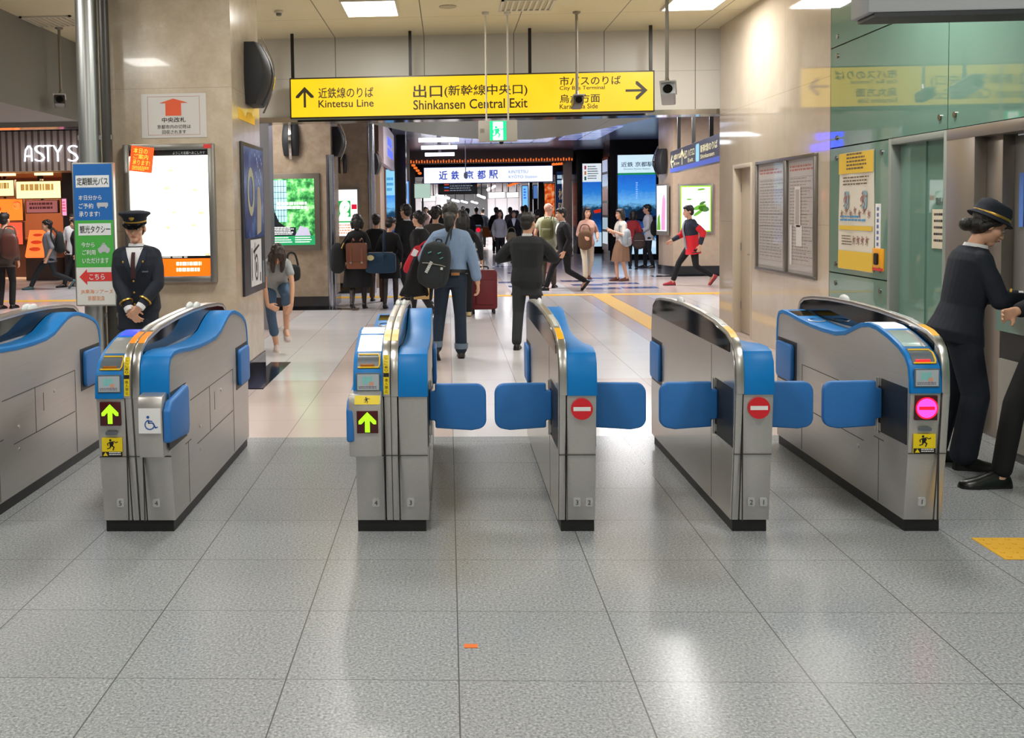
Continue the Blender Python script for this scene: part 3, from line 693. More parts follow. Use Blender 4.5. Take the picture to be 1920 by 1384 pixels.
for px_ in (912, 953):
    q = U(px_, 200, 12.3); MB().cyl((q.x-.64, .03, z1), (q.x-.64, .03, CEIL), .011, n=10).lathe([(.045, CEIL), (.04, CEIL-.03), (.012, CEIL-.05)], (q.x-.64, .03, 0), 14).build('rod', mat('white_rod', 'cbc5b3', .4), t)
MB().cyl((.02, .03, z0-.03), (.02, .03, z0), .02, .03, n=10).build('test_knob', M_post, t)
# ---- surveillance cameras on drop rods
def cctv(px, py, Y, label, col, yaw=0, tilt=12, k=1., rod=None, floor=True):
    c = U(px, py, Y); t = thing('surveillance_camera', (c.x, c.y, c.z), 0, label, 'surveillance camera', 'surveillance cameras on ceiling rods')
    M = mat('camera_body_'+col, col, .35, .3)
    top = (rod or CEIL)-c.z
    MB().cyl((0, .05*k, .12*k), (0, .05*k, top), .018, n=10).lathe([(.05, top), (.045, top-.02), (.02, top-.03)], (0, .05*k, 0), 14).build('rod', mat('rod_grey', '8c8578', .4, .4), t)
    MB().chain([(0, .05*k, .13*k), (0, .04*k, .08*k), (0, .03*k, .05*k)], [.02*k, .028*k, .024*k], 10).build('bracket', M_steel, t)
    R = Matrix.Rotation(math.radians(yaw), 4, 'Z') @ Matrix.Rotation(math.radians(tilt), 4, 'X')
    mb = MB(); mb.T = R; mb.py(rrect(0, 0, .12*k, .10*k, .015*k), -.12*k, .14*k); mb.build('housing', M, t, .004)
    mb = MB(); mb.T = R; mb.py(rrect(0, .052*k, .14*k, .012*k, .004*k), -.16*k, .14*k); mb.build('sunshield', mat('camera_shield', 'b9b9b6', .3, .4), t, .002)
    mb = MB(); mb.T = R; mb.py(circ(0, -.004*k, .04*k, 20), -.128*k, -.118*k); mb.build('lens', M_glass, t)
cctv(1083, 192, 12.4, 'dark camera on a ceiling rod in front of the yellow sign', '55524c', tilt=-10, k=1.0)
cctv(1253, 176, 10.2, 'silver camera on a ceiling rod right of the yellow sign', 'a8a9ab', yaw=-14, tilt=-16, k=1.15)
cctv(112, 190, 12.6, 'small dark camera on a thin rod at far left above the shop', '3c3b39', yaw=20, tilt=-6, k=1.1)
# ---- steel pole pair with the bus and taxi sign
t = thing('pole', (-3.14, 8.95, 0), 0, 'tall paired stainless steel pole standing beside the marble column', 'pole')
for x, r, m_ in ((-.06, .095, mat('pole_steel', 'c2c3c1', .32, .85)), (.095, .045, mat('pole_dark', '4a4744', .4, .6))): MB().cyl((x, 0, 0), (x, 0, CEIL), r, n=28).build('tube', m_, t)
for z in (.7, 2.3, 3.6): MB().box(-.165, .145, -.02, .02, z, z+.04).build('clamp', M_steel, t)
t = thing('information_sign', (0, 8.78, 0), 0, 'tall blue, green and white sign board strapped to the steel pole', 'sign')
x0, x1, z0, z1 = -3.30, -2.955, .83, 2.075
MB().box(x0-.012, x1+.012, 0, .06, z0-.012, z1+.012).build('frame', mat('sign_frame_aluminium', 'a5a49f', .35, .8), t, .003)
zb, zg = z1-(570-305)*0, None
H_ = z1-z0; zz = lambda f: z1-H_*f
f1 = quad(MB(), x0, x1, zz(.398), z1, -.002).build('blue_field', mat('sign_blue', '1f68b4', .45), t)
f2 = quad(MB(), x0, x1, zz(.733), zz(.398), -.002).build('green_field', mat('sign_green', '4cae4a', .45), t)
f3 = quad(MB(), x0, x1, z0, zz(.733), -.002).build('white_field', mat('sign_white', 'dcdcd8', .45), t)
Wd = x1-x0; xx = lambda f: x0+Wd*f
M_w = mat('sign_lettering_white', 'e4e8ea', .5)
q = quad(MB(), xx(.06), xx(.93), zz(.165), zz(.08), -.004).build('white_band', M_w, f1); MB().text('定期観光バス', xx(.09), xx(.90), zz(.15), zz(.095), -.005, bold=.012).build('lettering', M_black, f1)
MB().text('本日分から', xx(.12), xx(.72), zz(.255), zz(.22), -.004, bold=.01).text('ご予約', xx(.12), xx(.5), zz(.315), zz(.277), -.004, bold=.01).text('承ります!', xx(.12), xx(.66), zz(.372), zz(.335), -.004, bold=.01).build('lettering', M_w, f1)
mb = MB(); poly(mb, rrect(xx(.74), zz(.288), .10, .036, .008), -.004); poly(mb, circ(xx(.64), zz(.307), .009, 12), -.0045); poly(mb, circ(xx(.83), zz(.307), .009, 12), -.0045); mb.build('bus_symbol', mat('symbol_grey', 'b9bcc0', .5), f1)
quad(MB(), xx(.09), xx(.94), zz(.505), zz(.42), -.004).build('white_band', M_w, f2); MB().text('観光タクシー', xx(.13), xx(.92), zz(.49), zz(.435), -.005, bold=.012).build('lettering', M_black, f2)
MB().text('今から', xx(.15), xx(.5), zz(.59), zz(.553), -.004, bold=.01).text('ご利用', xx(.17), xx(.52), zz(.645), zz(.607), -.004, bold=.01).text('いただけます', xx(.17), xx(.86), zz(.705), zz(.665), -.004, bold=.01).build('lettering', M_w, f2)
mb = MB(); cx, cz = xx(.74), zz(.60)
poly(mb, [(cx-.05, cz-.03), (cx+.05, cz-.03), (cx+.055, cz), (cx+.03, cz+.015), (cx+.02, cz+.035), (cx-.02, cz+.035), (cx-.03, cz+.015), (cx-.055, cz)], -.004); quad(mb, cx-.012, cx+.012, cz+.037, cz+.05, -.004); poly(mb, circ(cx-.03, cz-.03, .013, 12), -.0045); poly(mb, circ(cx+.03, cz-.03, .013, 12), -.0045); mb.build('taxi_symbol', mat('symbol_grey', 'b9bcc0', .5), f2)
mb = MB(); poly(mb, [(xx(.08), zz(.80)), (xx(.28), zz(.745)), (xx(.28), zz(.768)), (xx(.94), zz(.768)), (xx(.94), zz(.832)), (xx(.28), zz(.832)), (xx(.28), zz(.858))], -.004); mb.build('red_arrow', mat('sign_red', 'd63a36', .5), f3)
MB().text('こちら', xx(.34), xx(.74), zz(.82), zz(.78), -.005, bold=.012).build('lettering', M_w, f3)
MB().text('JR東海ツアーズ', xx(.1), xx(.95), zz(.925), zz(.89), -.004).text('京都支店', xx(.28), xx(.72), zz(.97), zz(.937), -.004).build('lettering', mat('sign_orange', 'e98a4a', .5), f3)
# ---- lit map box and notices on the marble column
YC = 9.15
t = thing('light_box', (0, YC, 0), 0, 'bright white lit map box in a steel frame on the marble column', 'light box')
x0, x1, z0, z1 = -2.95, -2.115, 1.0, 2.26; b = .055
fr = MB().box(x0, x0+b, -.07, 0, z0, z1).box(x1-b, x1, -.07, 0, z0, z1).box(x0+b, x1-b, -.07, 0, z0, z0+b).box(x0+b, x1-b, -.07, 0, z1-b, z1); fr.build('frame', mat('lightbox_frame', '9d9a94', .3, .8), t, .004)
M_lit = mat('lit_white', 'fffdf6', .3, emit=2.6)
MB().box(x0+b, x1-b, -.04, -.01, z0+b, z1-b).build('screen', M_lit, t)
hd = quad(MB(), x0+b, x1-b, z1-b-.05, z1-b, -.042).build('header', mat('header_black', '101010', .4), t)
MB().text('ようこそ京都へおこしやす', x0+b+.40, x1-b-.03, z1-b-.04, z1-b-.012, -.044).build('lettering', M_w, hd)
ft = quad(MB(), x0+b, x1-b, z0+b, z0+b+.16, -.042).build('footer', mat('lit_orange', 'ff6a10', .3, emit=1.1), t)
bars(MB(), x1-b-.32, x1-b-.05, z0+b+.02, z0+b+.13, -.044, 2, seed=9, fill=.6).build('print', mat('lit_cream', 'fff0c8', .3, emit=1.6), ft)
ln = quad(MB(), x0+b, x1-b, z0+b+.16, z0+b+.185, -.042).build('note_line', mat('header_black', '101010'), t); bars(MB(), x0+b+.02, x1-b-.02, z0+b+.163, z0+b+.182, -.043, 1, seed=2, fill=.8).build('print', M_w, ln)
mb = MB(); rnd = random.Random(5)
for cx, cz in ((-2.52, 2.02), (-2.30, 1.84), (-2.32, 1.52), (-2.56, 1.86), (-2.56, 1.50), (-2.2, 1.25), (-2.30, 1.42), (-2.5, 1.64), (-2.25, 1.63)):
    w = rnd.uniform(.02, .045); poly(mb, rrect(cx, cz, w, w*.6, .004), -.041)
mb.build('map_marks', mat('map_marks', 'e6d3a8', .4, emit=.9), t)
MB().box(x1-.09, x1-.02, -.073, -.07, z1-.045, z1-.008).build('red_tag', mat('sign_red', 'd63a36'), t)
o = thing('notice_sheet', (-2.775, YC-.075, 2.125), 0, 'tilted orange sticker with yellow lettering on the lit map box', 'sticker')
R = Matrix.Rotation(math.radians(7), 4, 'Y')
mb = MB(); mb.T = R; mb.box(-.105, .105, 0, .003, -.115, .115); mb.build('sheet', mat('lit_orange_sheet', 'f0561c', .4, emit=.75), o)
mb = MB(); mb.T = R; mb.text('本日の', -.08, .05, .05, .10, -.002, bold=.01).text('ご案内', -.075, .06, 0, .045, -.002, bold=.01).text('承ります!', -.08, .08, -.055, -.008, -.002, bold=.01); bars(mb, -.08, .08, -.105, -.065, -.002, 3); mb.build('lettering', mat('sticker_yellow', 'ffd84a', .4, emit=.6), o)
o = thing('notice_sheet', (-2.487, YC, 2.52), 0, 'white laminated sheet with orange up arrow taped above the map box', 'notice')
sh = MB().box(-.30, .30, -.004, 0, -.20, .20).build('sheet', mat('laminated_paper', 'cfcac4', .15, coat=.4), o)
mb = MB(); 
for a_, b_, c_, d_ in ((-.24, .24, .172, .175), (-.24, .24, -.175, -.172), (-.24, -.237, -.175, .175), (.237, .24, -.175, .175)): quad(mb, a_, b_, c_, d_, -.005)
mb.build('border_line', mat('border_red', 'b56a60', .5), sh)
mb = MB(); poly(mb, [(-.075, .0), (.07, .0), (.07, .115), (.135, .115), (0, .155), (-.13, .115), (-.075, .115)], -.006); mb.build('up_arrow', mat('arrow_orange', 'dc5a34', .5), sh)
MB().text('中央改札', -.11, .11, -.06, -.015, -.006, bold=.008).text('京都市内の切符は', -.155, .155, -.118, -.082, -.006).text('回収されます', -.11, .11, -.165, -.13, -.006).build('lettering', M_black, sh)
# right-hand face of the column (facing +x): loudspeaker, sticker, framed poster
XC = -1.95
def speaker(loc, rz, label, w=.34, h=.56, d=.20):
    t = thing('loudspeaker', loc, rz, label, 'loudspeaker', 'curved black loudspeakers on the columns')
    rings = []
    for k in range(11):
        u = k/10; z = -h/2+h*u; dep = d*(.55+.45*math.sin(math.pi*u)); ww = w/2*(.86+.14*math.sin(math.pi*u))
        rings.append([(-ww, 0, z), (-ww, -dep*.75, z), (-ww*.6, -dep*.97, z), (0, -dep, z), (ww*.6, -dep*.97, z), (ww, -dep*.75, z), (ww, 0, z)])
    MB().loft(rings).build('cabinet', mat('speaker_black', '1c1d20', .6), t, .004)
    pts = [(-.0, -d*(.55+.45*math.sin(math.pi*u))-.012, -h*.62+h*1.24*u) for u in [k/16 for k in range(17)]]
    pts = [(0, -d*(.50+.5*math.sin(math.pi*min(1, max(0, (z+h*.62)/(1.24*h)))))-.02, z) for _, y, z in pts]
    rg = [[(-.022, p[1], p[2]), (.022, p[1], p[2]), (.022, p[1]+.01, p[2]), (-.022, p[1]+.01, p[2])] for p in pts]
    MB().loft(rg).build('chrome_band', M_mirror, t)
speaker((XC, 9.98, 2.98), 90, 'black loudspeaker with curved chrome band on the nearest marble column', .5, .6, .24)
o = thing('sticker', (XC, 9.85, 2.56), 90, 'jagged yellow sticker under the nearest loudspeaker', 'sticker')
mb = MB(); mb.py([(-.42, -.05), (.36, -.05), (.36, .04), (.28, .03), (.2, .06), (.02, .05), (-.1, -.02), (-.2, .03), (-.42, .06)], -.004, 0); mb.build('sheet', mat('sticker_yellow_plain', 'efbb18', .4), o)
t = thing('poster', (XC, 9.98, 1.58), 90, 'dark blue moonlit poster on the side of the marble column', 'poster')
MB().box(-.55, .53, -.025, 0, -.75, .72).build('frame', mat('poster_frame_dark', '23262e', .4), t, .004)
n = NT('poster_night', rough=.2); c = n.ramp(n.noise(3.5, 4), [(.3, '101a3c'), (.5, '28437e'), (.68, '5d7ab0')]); 
pl = quad(MB(), -.5, .48, -.2, .68, -.027).build('picture', n.out(c), t)
mb = MB(); mb.loft([[(-.18+r*math.cos(a_)*.9, -.029, .25+r*1.25*math.sin(a_)) for r in (.12, .19)] for a_ in [k*2*math.pi/28 for k in range(28)]], close=True, caps=False); mb.build('moon_ring', mat('moon_cream', 'a9a98a', .4), pl)
mb = MB()
for k in range(14): mb.py(circ(.05+.025*k+(k % 3)*.02, .62-.06*((k*5) % 9)*.6, .018, 8), -.0295, -.028)
mb.build('blossoms', mat('blossom_pale', '9fb0d6', .4), pl)
poly(MB(), [(.1, -.18), (.32, -.15), (.36, .1), (.28, .3), (.16, .32), (.12, .1)], -.0285).build('figure_shape', mat('poster_beige', 'a39b86', .4), pl)
pw = quad(MB(), -.26, .30, -.68, -.22, -.028).build('white_card', mat('poster_white', 'd6d8da', .4), t)
mb = MB(); mb.loft([[(.02+r*math.cos(a_), -.03, -.5+r*1.5*math.sin(a_)) for r in (.07, .09)] for a_ in [k*2*math.pi/24 for k in range(24)]], close=True, caps=False); poly(mb, [(-.14, -.33), (.16, -.27), (.18, -.29), (-.12, -.36)], -.03); poly(mb, [(-.05, -.25), (-.03, -.25), (-.06, -.42), (-.08, -.42)], -.03)
poly(mb, circ(.02, -.5, .03, 14, rz=.06), -.03); quad(mb, -.22, -.19, -.62, -.3, -.03); quad(mb, .2, .24, -.65, -.56, -.03); mb.build('ink_drawing', M_black, pw)
quad(MB(), .34, .44, -.68, -.45, -.0285).build('print_block', mat('poster_grey', '6d7480', .4), t)
M_pane = bpy.data.materials.new('cabinet_glass'); M_pane.use_nodes = True; _t = M_pane.node_tree; _t.nodes.clear()
_a, _b, _c, _o = (_t.nodes.new('ShaderNode'+k) for k in ('BsdfTransparent', 'BsdfGlossy', 'MixShader', 'OutputMaterial')); _b.inputs['Roughness'].default_value = .03; _c.inputs[0].default_value = .10
_t.links.new(_a.outputs[0], _c.inputs[1]); _t.links.new(_b.outputs[0], _c.inputs[2]); _t.links.new(_c.outputs[0], _o.inputs['Surface'])
# ---- right wall: notice cabinet, poster, strips
t = thing('notice_board', (XR, 11.1, 1.5), -90, 'steel framed double notice cabinet with timetables on the cream wall', 'notice board')
w, h, b = .96, .63, .035
MB().box(-w, w, -.04, 0, -h, -h+b).box(-w, w, -.04, 0, h-b, h).box(-w, -w+b, -.04, 0, -h+b, h-b).box(w-b, w, -.04, 0, -h+b, h-b).box(-b*.8+.08, b*.8+.08, -.045, 0, -h+b, h-b).build('frame', mat('cabinet_steel', '8f8a84', .3, .8), t, .003)
MB().box(-w+b, w-b, -.008, 0, -h+b, h-b).build('backing', mat('board_grey', 'b9b3ae', .5), t)
for x0, x1, sd in ((-w+b+.03, .03, 1), (.14, w-b-.03, 2)):
    p = quad(MB(), x0, x1, -h+b+.03, h-b-.03, -.010).build('timetable', mat('timetable_paper', 'cfc9c5', .4), t)
    mb = MB()
    for k in range(8): quad(mb, x0+.02, x1-.02, -.5+k*.13, -.497+k*.13, -.0112)
    for k in range(1, 6): quad(mb, x0+(x1-x0)*k/6, x0+(x1-x0)*k/6+.003, -.5, .41, -.0112)
    bars(mb, x0+.03, x1-.03, -.48, .40, -.0112, 26, seed=sd, fill=.3); mb.build('print', mat('timetable_ink', 'a39b98', .5), p)
    bars(MB(), x0+.03, x1-.03, .46, .53, -.0112, 2, seed=sd+5).build('red_print', mat('timetable_red', 'c08078', .5), p)
MB().box(-w+b, w-b, -.030, -.028, -h+b, h-b).build('pane', M_pane, t)
for (x, z, w2, h2, lb) in ((.42, .1, .17, .42, 'white notice pinned inside the right pane of the notice cabinet'), (.47, -.2, .17, .22, 'small blank notice below the larger one inside the notice cabinet'), (.22, -.3, .06, .42, 'narrow tilted paper strip inside the notice cabinet')):
    p = thing('pinned_notice', (XR-.014, 11.1-x, 1.5+z), -90, lb, 'notice'); MB().box(-w2/2, w2/2, -.003, 0, -h2/2, h2/2).build('sheet', mat('notice_paper', 'ebe9e6', .5), p)
    if w2 > .1 and h2 > .3: quad(MB(), -w2/2+.025, w2/2-.025, -h2/2+.03, h2/2-.03, -.004).build('print_panel', mat('notice_print_panel', 'c0b6b2', .5), p)
t = thing('poster', (XR, 9.2, 1.555), -90, 'yellow and white manners poster taped to the green glass wall', 'poster')
w, h = .385, .53
P0 = MB().sheet(lambda u, v: (-w+2*w*u, -.006-.004*math.sin(u*9+v*5), -h+2*h*v), 10, 14).build('sheet', mat('poster_paper', 'ddd6c6', .4), t, solid=.002)
quad(MB(), -w+.005, w-.005, .34, h-.005, -.0135).build('yellow_header', mat('poster_yellow', 'e3bd3e', .45), t)
quad(MB(), -w+.005, w-.005, -h+.005, -.36, -.0135).build('yellow_footer', mat('poster_yellow', 'e3bd3e'), t); quad(MB(), -w+.02, w-.02, -.17, -.13, -.0135).build('yellow_band', mat('poster_yellow', 'e3bd3e'), t)
mb = bars(MB(), -.2, .25, .36, .52, -.0145, 5, seed=6, fill=.5); bars(mb, -.28, .33, .22, .31, -.0135, 3, seed=8, fill=.4); bars(mb, -.3, -.05, -.32, -.22, -.0135, 4, seed=9, fill=.4); mb.build('print', mat('poster_print', '6d5a3a', .5), t)
bars(MB(), -.34, .3, -.1, -.04, -.0135, 2, seed=2).build('blue_print', mat('poster_blue', '3f8fc4', .5), t)
mb = MB(); rnd = random.Random(3)
for cx, cz, k, c in ((-.2, .1, 1.7, 0), (.18, .1, 1.5, 0)): runner(mb, cx, cz, .16, -.0138)
for k in range(7): runner(mb, -.3+k*.1, -.005+.03*(k % 2)-.02, .08, -.0138)
for k in range(4): runner(mb, -.02+k*.095, -.26, .09, -.0138)
mb.build('figure_drawings', mat('poster_figures', '9a6a62', .5), t)
mb = MB(); 
for cx in (-.2, .2): poly(mb, rrect(cx, .1, .1, .16, .02), -.0136)
mb.build('colour_shapes', mat('poster_blue2', '86a9b4', .5), t)
t = thing('notice_strip', (XR, 8.74, 1.42), -90, 'narrow vertical white strip notice beside the yellow poster', 'notice')
MB().box(-.05, .05, -.004, 0, -.2, .2).build('sheet', mat('notice_paper', 'dcdad6'), t)
mb = MB(); 
for k in range(7): quad(mb, -.02, .02, .14-k*.05, .17-k*.05, -.005)
mb.build('print', mat('strip_blue', '5a6fa6', .5), t)
t = thing('emergency_button', (XR, 8.72, 1.14), -90, 'small orange and yellow emergency plate low on the green glass', 'emergency plate')
MB().box(-.11, .11, -.012, 0, -.09, .10).build('plate', mat('plate_orange', 'e8a21c', .4), t, .003)
quad(MB(), -.11, .11, -.09, -.065, -.0126).build('red_band', mat('sign_red', 'd63a36'), t); MB().py(rrect(-.01, .01, .06, .1, .02), -.03, -.012).build('handset', M_black, t)
t = thing('notice', (XR+.085, 7.83, 1.42), -90, 'cream paper notice taped to the green sliding door', 'notice')
MB().box(-.13, .13, -.004, 0, -.15, .15).build('sheet', mat('notice_cream', 'cfc6b0', .5), t); bars(MB(), -.10, .10, -.13, .12, -.005, 5, seed=4, fill=.35).build('print', M_black, t)
t = thing('notice', (XR+.155, 6.66, 1.70), -90, 'white plate with black emblem on the steel lift door', 'notice')
MB().box(-.16, .16, -.004, 0, -.055, .055).build('plate', mat('notice_paper', 'dcdad6'), t); quad(MB(), -.14, -.06, -.045, .045, -.005).build('emblem', M_black, t); bars(MB(), -.03, .14, -.035, .035, -.005, 2).build('print', mat('pale_teal', '7fb0a8', .5), t)
t = thing('notice', (XR+.155, 6.88, 1.62), -90, 'thin vertical blue strip on the steel lift door', 'notice'); MB().box(-.025, .025, -.004, 0, -.17, .19).build('strip', mat('strip_blue_bright', '5d86d8', .4), t)
# ---- monitor housing hung near the camera, top right
t = thing('hanging_monitor', (0, 5.0, 0), 0, 'back of a pale grey hanging display housing at the top right', 'display')
MB().box(2.03, 3.5, 0, .22, 2.535, 3.2).build('housing', mat('housing_pale_grey', 'a3a6a8', .4), t, .012)
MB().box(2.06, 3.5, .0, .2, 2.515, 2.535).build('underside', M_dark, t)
for x in (2.4, 3.2): MB().cyl((x, .11, 3.2), (x, .11, CEIL), .02).build('rod', M_steel, t)
# ---- staffed window counter by the lift
t = thing('counter', (0, 0, 0), 0, 'staffed counter with green glass front beside the last gate', 'counter')
MB().box(3.46, 3.64, 5.98, 6.62, .97, 1.0).build('top', mat('counter_top', '8d8f8e', .3, .6), t, .004)
MB().box(3.50, 3.52, 5.98, 6.6, .80, .965).build('glass_front', mat('counter_glass', '7fa498', .1, coat=.5), t)
MB().box(3.53, 3.56, 5.98, 6.58, .62, .80).build('dark_gap', M_dark, t)
MB().box(3.51, 3.55, 5.98, 6.58, .06, .62).build('front_panel', mat('counter_panel', 'a29f97', .35), t); MB().box(3.508, 3.512, 5.98, 6.58, .36, .37).build('panel_trim', M_steel, t)
MB().box(3.55, 3.64, 5.98, 6.58, 0, .97).build('body', mat('counter_body', '77756f', .5), t)
# ---- small orange tape on the floor
o = MB().box(-.025, .025, -.016, .016, 0, .002).build('floor_tape', mat('tape_orange', 'e8721e', .5)); o.location = (.065, 3.665, 0)
tag(o, 'small orange tape patch stuck on the grey granite floor', 'tape')
# ================================================================== PEOPLE
M_skin = mat('skin', 'd2a184', .5, var=.04, vscale=20); M_skin2 = mat('skin_tanned', 'b9825f', .5); M_skin3 = mat('skin_pink', 'd9a08a', .5)
M_hair = mat('black_hair', '17130f', .4, bump=.6, vscale=60, stretch=(3, 3, .4)); M_hairb = mat('brown_hair', '2e1f17', .4, bump=.6, vscale=60, stretch=(3, 3, .4))
M_eye = mat('eye_dark', '1a1411', .25); M_lip = mat('lips', 'a8625a', .45); M_brow = mat('eyebrow', '1c1612', .6)
M_eyew = mat('eye_white', 'd9d4cc', .3)
def fab(name, col, **k): return mat('cloth_'+name, col, .85, var=.10, vscale=14, bump=.25, **k)
C_navy = fab('navy', '141b28'); C_black = fab('black', '0e0e11'); C_char = fab('charcoal', '1d2024'); C_white = fab('white', 'd8d8da'); C_shoe = mat('shoe_leather', '0c0b0b', .3)
C_jean = fab('denim', '1d2b3d'); C_jean2 = fab('denim_light', '47617d'); C_blue = fab('chambray', '7e95b4'); C_grey = fab('grey', '8c8d92'); C_brown = fab('brown', '5a4234'); C_khaki = fab('khaki', '4a4034')
C_tights = mat('black_tights', '2c211f', .5)
def ik(a, b, l1, l2, pole):
    a, b = V(a), V(b); d = b-a; L = min(max(d.length, abs(l1-l2)+.002), l1+l2-.002); dn = d.normalized(); b2 = a+dn*L
    x = (l1*l1-l2*l2+L*L)/(2*L); h = math.sqrt(max(0, l1*l1-x*x)); p = V(pole); p = p-dn*p.dot(dn)
    p = p.normalized() if p.length > 1e-5 else V((0, 0, 1)); return a+dn*x+p*h, b2
RINGS = {'m': [(-.11, .125, .095, 0), (-.03, .16, .108, .01), (.05, .155, .106, .005), (.14, .142, .102, -.004), (.25, .155, .112, -.008), (.35, .172, .118, -.008), (.43, .172, .105, 0), (.48, .14, .082, .004), (.52, .075, .06, .004)],
         'f': [(-.11, .125, .095, 0), (-.03, .162, .110, .012), (.05, .148, .100, .004), (.14, .122, .088, -.002), (.25, .138, .105, -.014), (.34, .150, .108, -.016), (.42, .152, .092, 0), (.47, .125, .075, .004), (.51, .065, .052, .004)]}
def sup(a, e=2.5):
    c, s_ = math.cos(a), math.sin(a); return math.copysign(abs(c)**(2/e), c), math.copysign(abs(s_)**(2/e), s_)
class Person:
    """a posed figure: local frame faces -y, x to the viewer's right when it faces the camera"""
    def __init__(s, label, loc, rz, H=1.7, sex='m', group=None, pelvis=(0, 0, .90), lean=0., side=0., twist=0., feet=None, hands=None, head=(0, 0, 0), vox=.009, feetyaw=(0, 0), knee=None, elbow=None, toe=(0, 0)):
        s.k = k = H/1.7; s.sex = sex; s.vox = vox
        s.t = thing('person', (loc[0], loc[1], loc[2] if len(loc) > 2 else 0), rz, label, 'person', group)
        s.P = P = V(pelvis)*k
        s.R = Matrix.Rotation(math.radians(twist), 3, 'Z') @ Matrix.Rotation(math.radians(side), 3, 'Y') @ Matrix.Rotation(math.radians(lean), 3, 'X')
        s.U, s.F, s.X = s.R @ V((0, 0, 1)), s.R @ V((0, -1, 0)), s.R @ V((1, 0, 0))
        s.lean = lean
        sh = .168 if sex == 'm' else .146
        s.sh = [P+s.pt(.455)+s.X*(i*sh*k) for i in (-1, 1)]
        s.nk = P+s.pt(.515); tw = math.radians(twist)*.5
        s.hip = [P+V((math.cos(tw), math.sin(tw), 0))*(i*.085*k)+V((0, 0, -.02*k)) for i in (-1, 1)]
        feet = feet or [(-.10, 0, 0), (.10, 0, 0)]
        s.feet = [V(f)*1.0 for f in feet]; s.fy = feetyaw; s.toe = toe
        s.knee = []; s.ank = []
        drop = 0
        for i in (0, 1):
            h_, a_ = s.hip[i], s.feet[i]+V((0, 0, .085*k)); hd = math.hypot(h_.x-a_.x, h_.y-a_.y); drop = max(drop, h_.z-a_.z-math.sqrt(max(.01, (.800*k)**2-hd*hd)))
        if drop > 0: s.P = P = P-V((0, 0, drop)); s.sh = [q-V((0, 0, drop)) for q in s.sh]; s.nk -= V((0, 0, drop)); s.hip = [q-V((0, 0, drop)) for q in s.hip]
        for i in (0, 1):
            yaw = math.radians(s.fy[i]); a = s.feet[i]+V((0, 0, .085*k))
            pole = V((knee[i] if knee else (math.sin(yaw)*.6+(i*2-1)*.06, -1, 0)))
            kn, an = ik(s.hip[i], a, .412*k, .396*k, pole); s.knee.append(kn); s.ank.append(an)
        hands = hands or [None, None]; s.elb = []; s.wri = []
        for i in (0, 1):
            sg = i*2-1; h = hands[i]
            h = V(h)*1.0 if h is not None else s.sh[i]+V((sg*.055, -.03, -.50))*k
            pole = V(elbow[i]) if elbow and elbow[i] else V((sg*.45, 1, -.2))
            e, w = ik(s.sh[i], h, .285*k, .255*k, pole); s.elb.append(e); s.wri.append(w)
        hy, hp, hr = head; s.HR = s.R @ Matrix.Identity(3); base = Matrix.Rotation(math.radians(twist), 3, 'Z') @ Matrix.Rotation(math.radians(lean*.35), 3, 'X')
        s.HR = base @ Matrix.Rotation(math.radians(hy), 3, 'Z') @ Matrix.Rotation(math.radians(hp), 3, 'X') @ Matrix.Rotation(math.radians(hr), 3, 'Y')
        s.hc = s.nk+s.U*.042*k+s.HR @ V((0, -.02, .112))*k; s.hk = 1.06
    def pt(s, q): return s.U*(q*s.k)
    def M(s):
        m = (s.HR*s.k*s.hk).to_4x4(); m.translation = s.hc; return m
    def torso(s, mb, q0, q1, inf=0., flare=0., n=24, top=True):
        """loft of the trunk between heights q0..q1 above the pelvis"""
        rs = []; R = RINGS[s.sex]
        qs = sorted(set([q0, q1]+[r[0] for r in R if q0 < r[0] < q1]))
        for q in qs:
            for a, b in zip(R, R[1:]):
                if a[0] <= q <= b[0]: u = (q-a[0])/(b[0]-a[0]); w, d, o = [a[j]+(b[j]-a[j])*u for j in (1, 2, 3)]; break
            else:
                a = R[0] if q < R[0][0] else R[-1]; w, d, o = a[1:]
                if q < R[0][0]: w, d, o = .162, .112, .01
            fl = flare*max(0, (0.05-q)/.3); w, d = (w+inf+fl)*s.k, (d+inf+fl)*s.k
            up = s.U if q > 0 else s.U*.3+V((0, 0, .7)); c = s.P+(s.U*q*s.k if q > 0 else V((0, 0, q*s.k))*.8+s.U*q*s.k*.2)-s.F*o*s.k
            rs.append([c+s.X*(w*sup(2*math.pi*i/n)[0])+s.F*(d*sup(2*math.pi*i/n)[1]) for i in range(n)])
        mb.loft(rs)
    def front(s, x, q, inf, lift=.006):
        """a point on the chest surface at lateral x, height q"""
        R = RINGS[s.sex]
        for a, b in zip(R, R[1:]):
            if a[0] <= q <= b[0]: u = (q-a[0])/(b[0]-a[0]); w, d, o = [a[j]+(b[j]-a[j])*u for j in (1, 2, 3)]; break
        else: w, d, o = R[-1][1:]
        w += inf; d += inf; f = d*max(0, 1-abs(min(.999, abs(x)/w))**2.5)**(1/2.5)
        return s.P+s.pt(q)-s.F*o*s.k+s.X*(x*s.k)+s.F*((f+lift)*s.k)
    def patch(s, name, m, fn, inf, lift, nu=6, nv=8):
        mb = MB(); mb.sheet(lambda u, v: s.front(*fn(u, v), inf, lift), nu, nv); return mb.build(name, m, s.t, solid=.005*s.k)
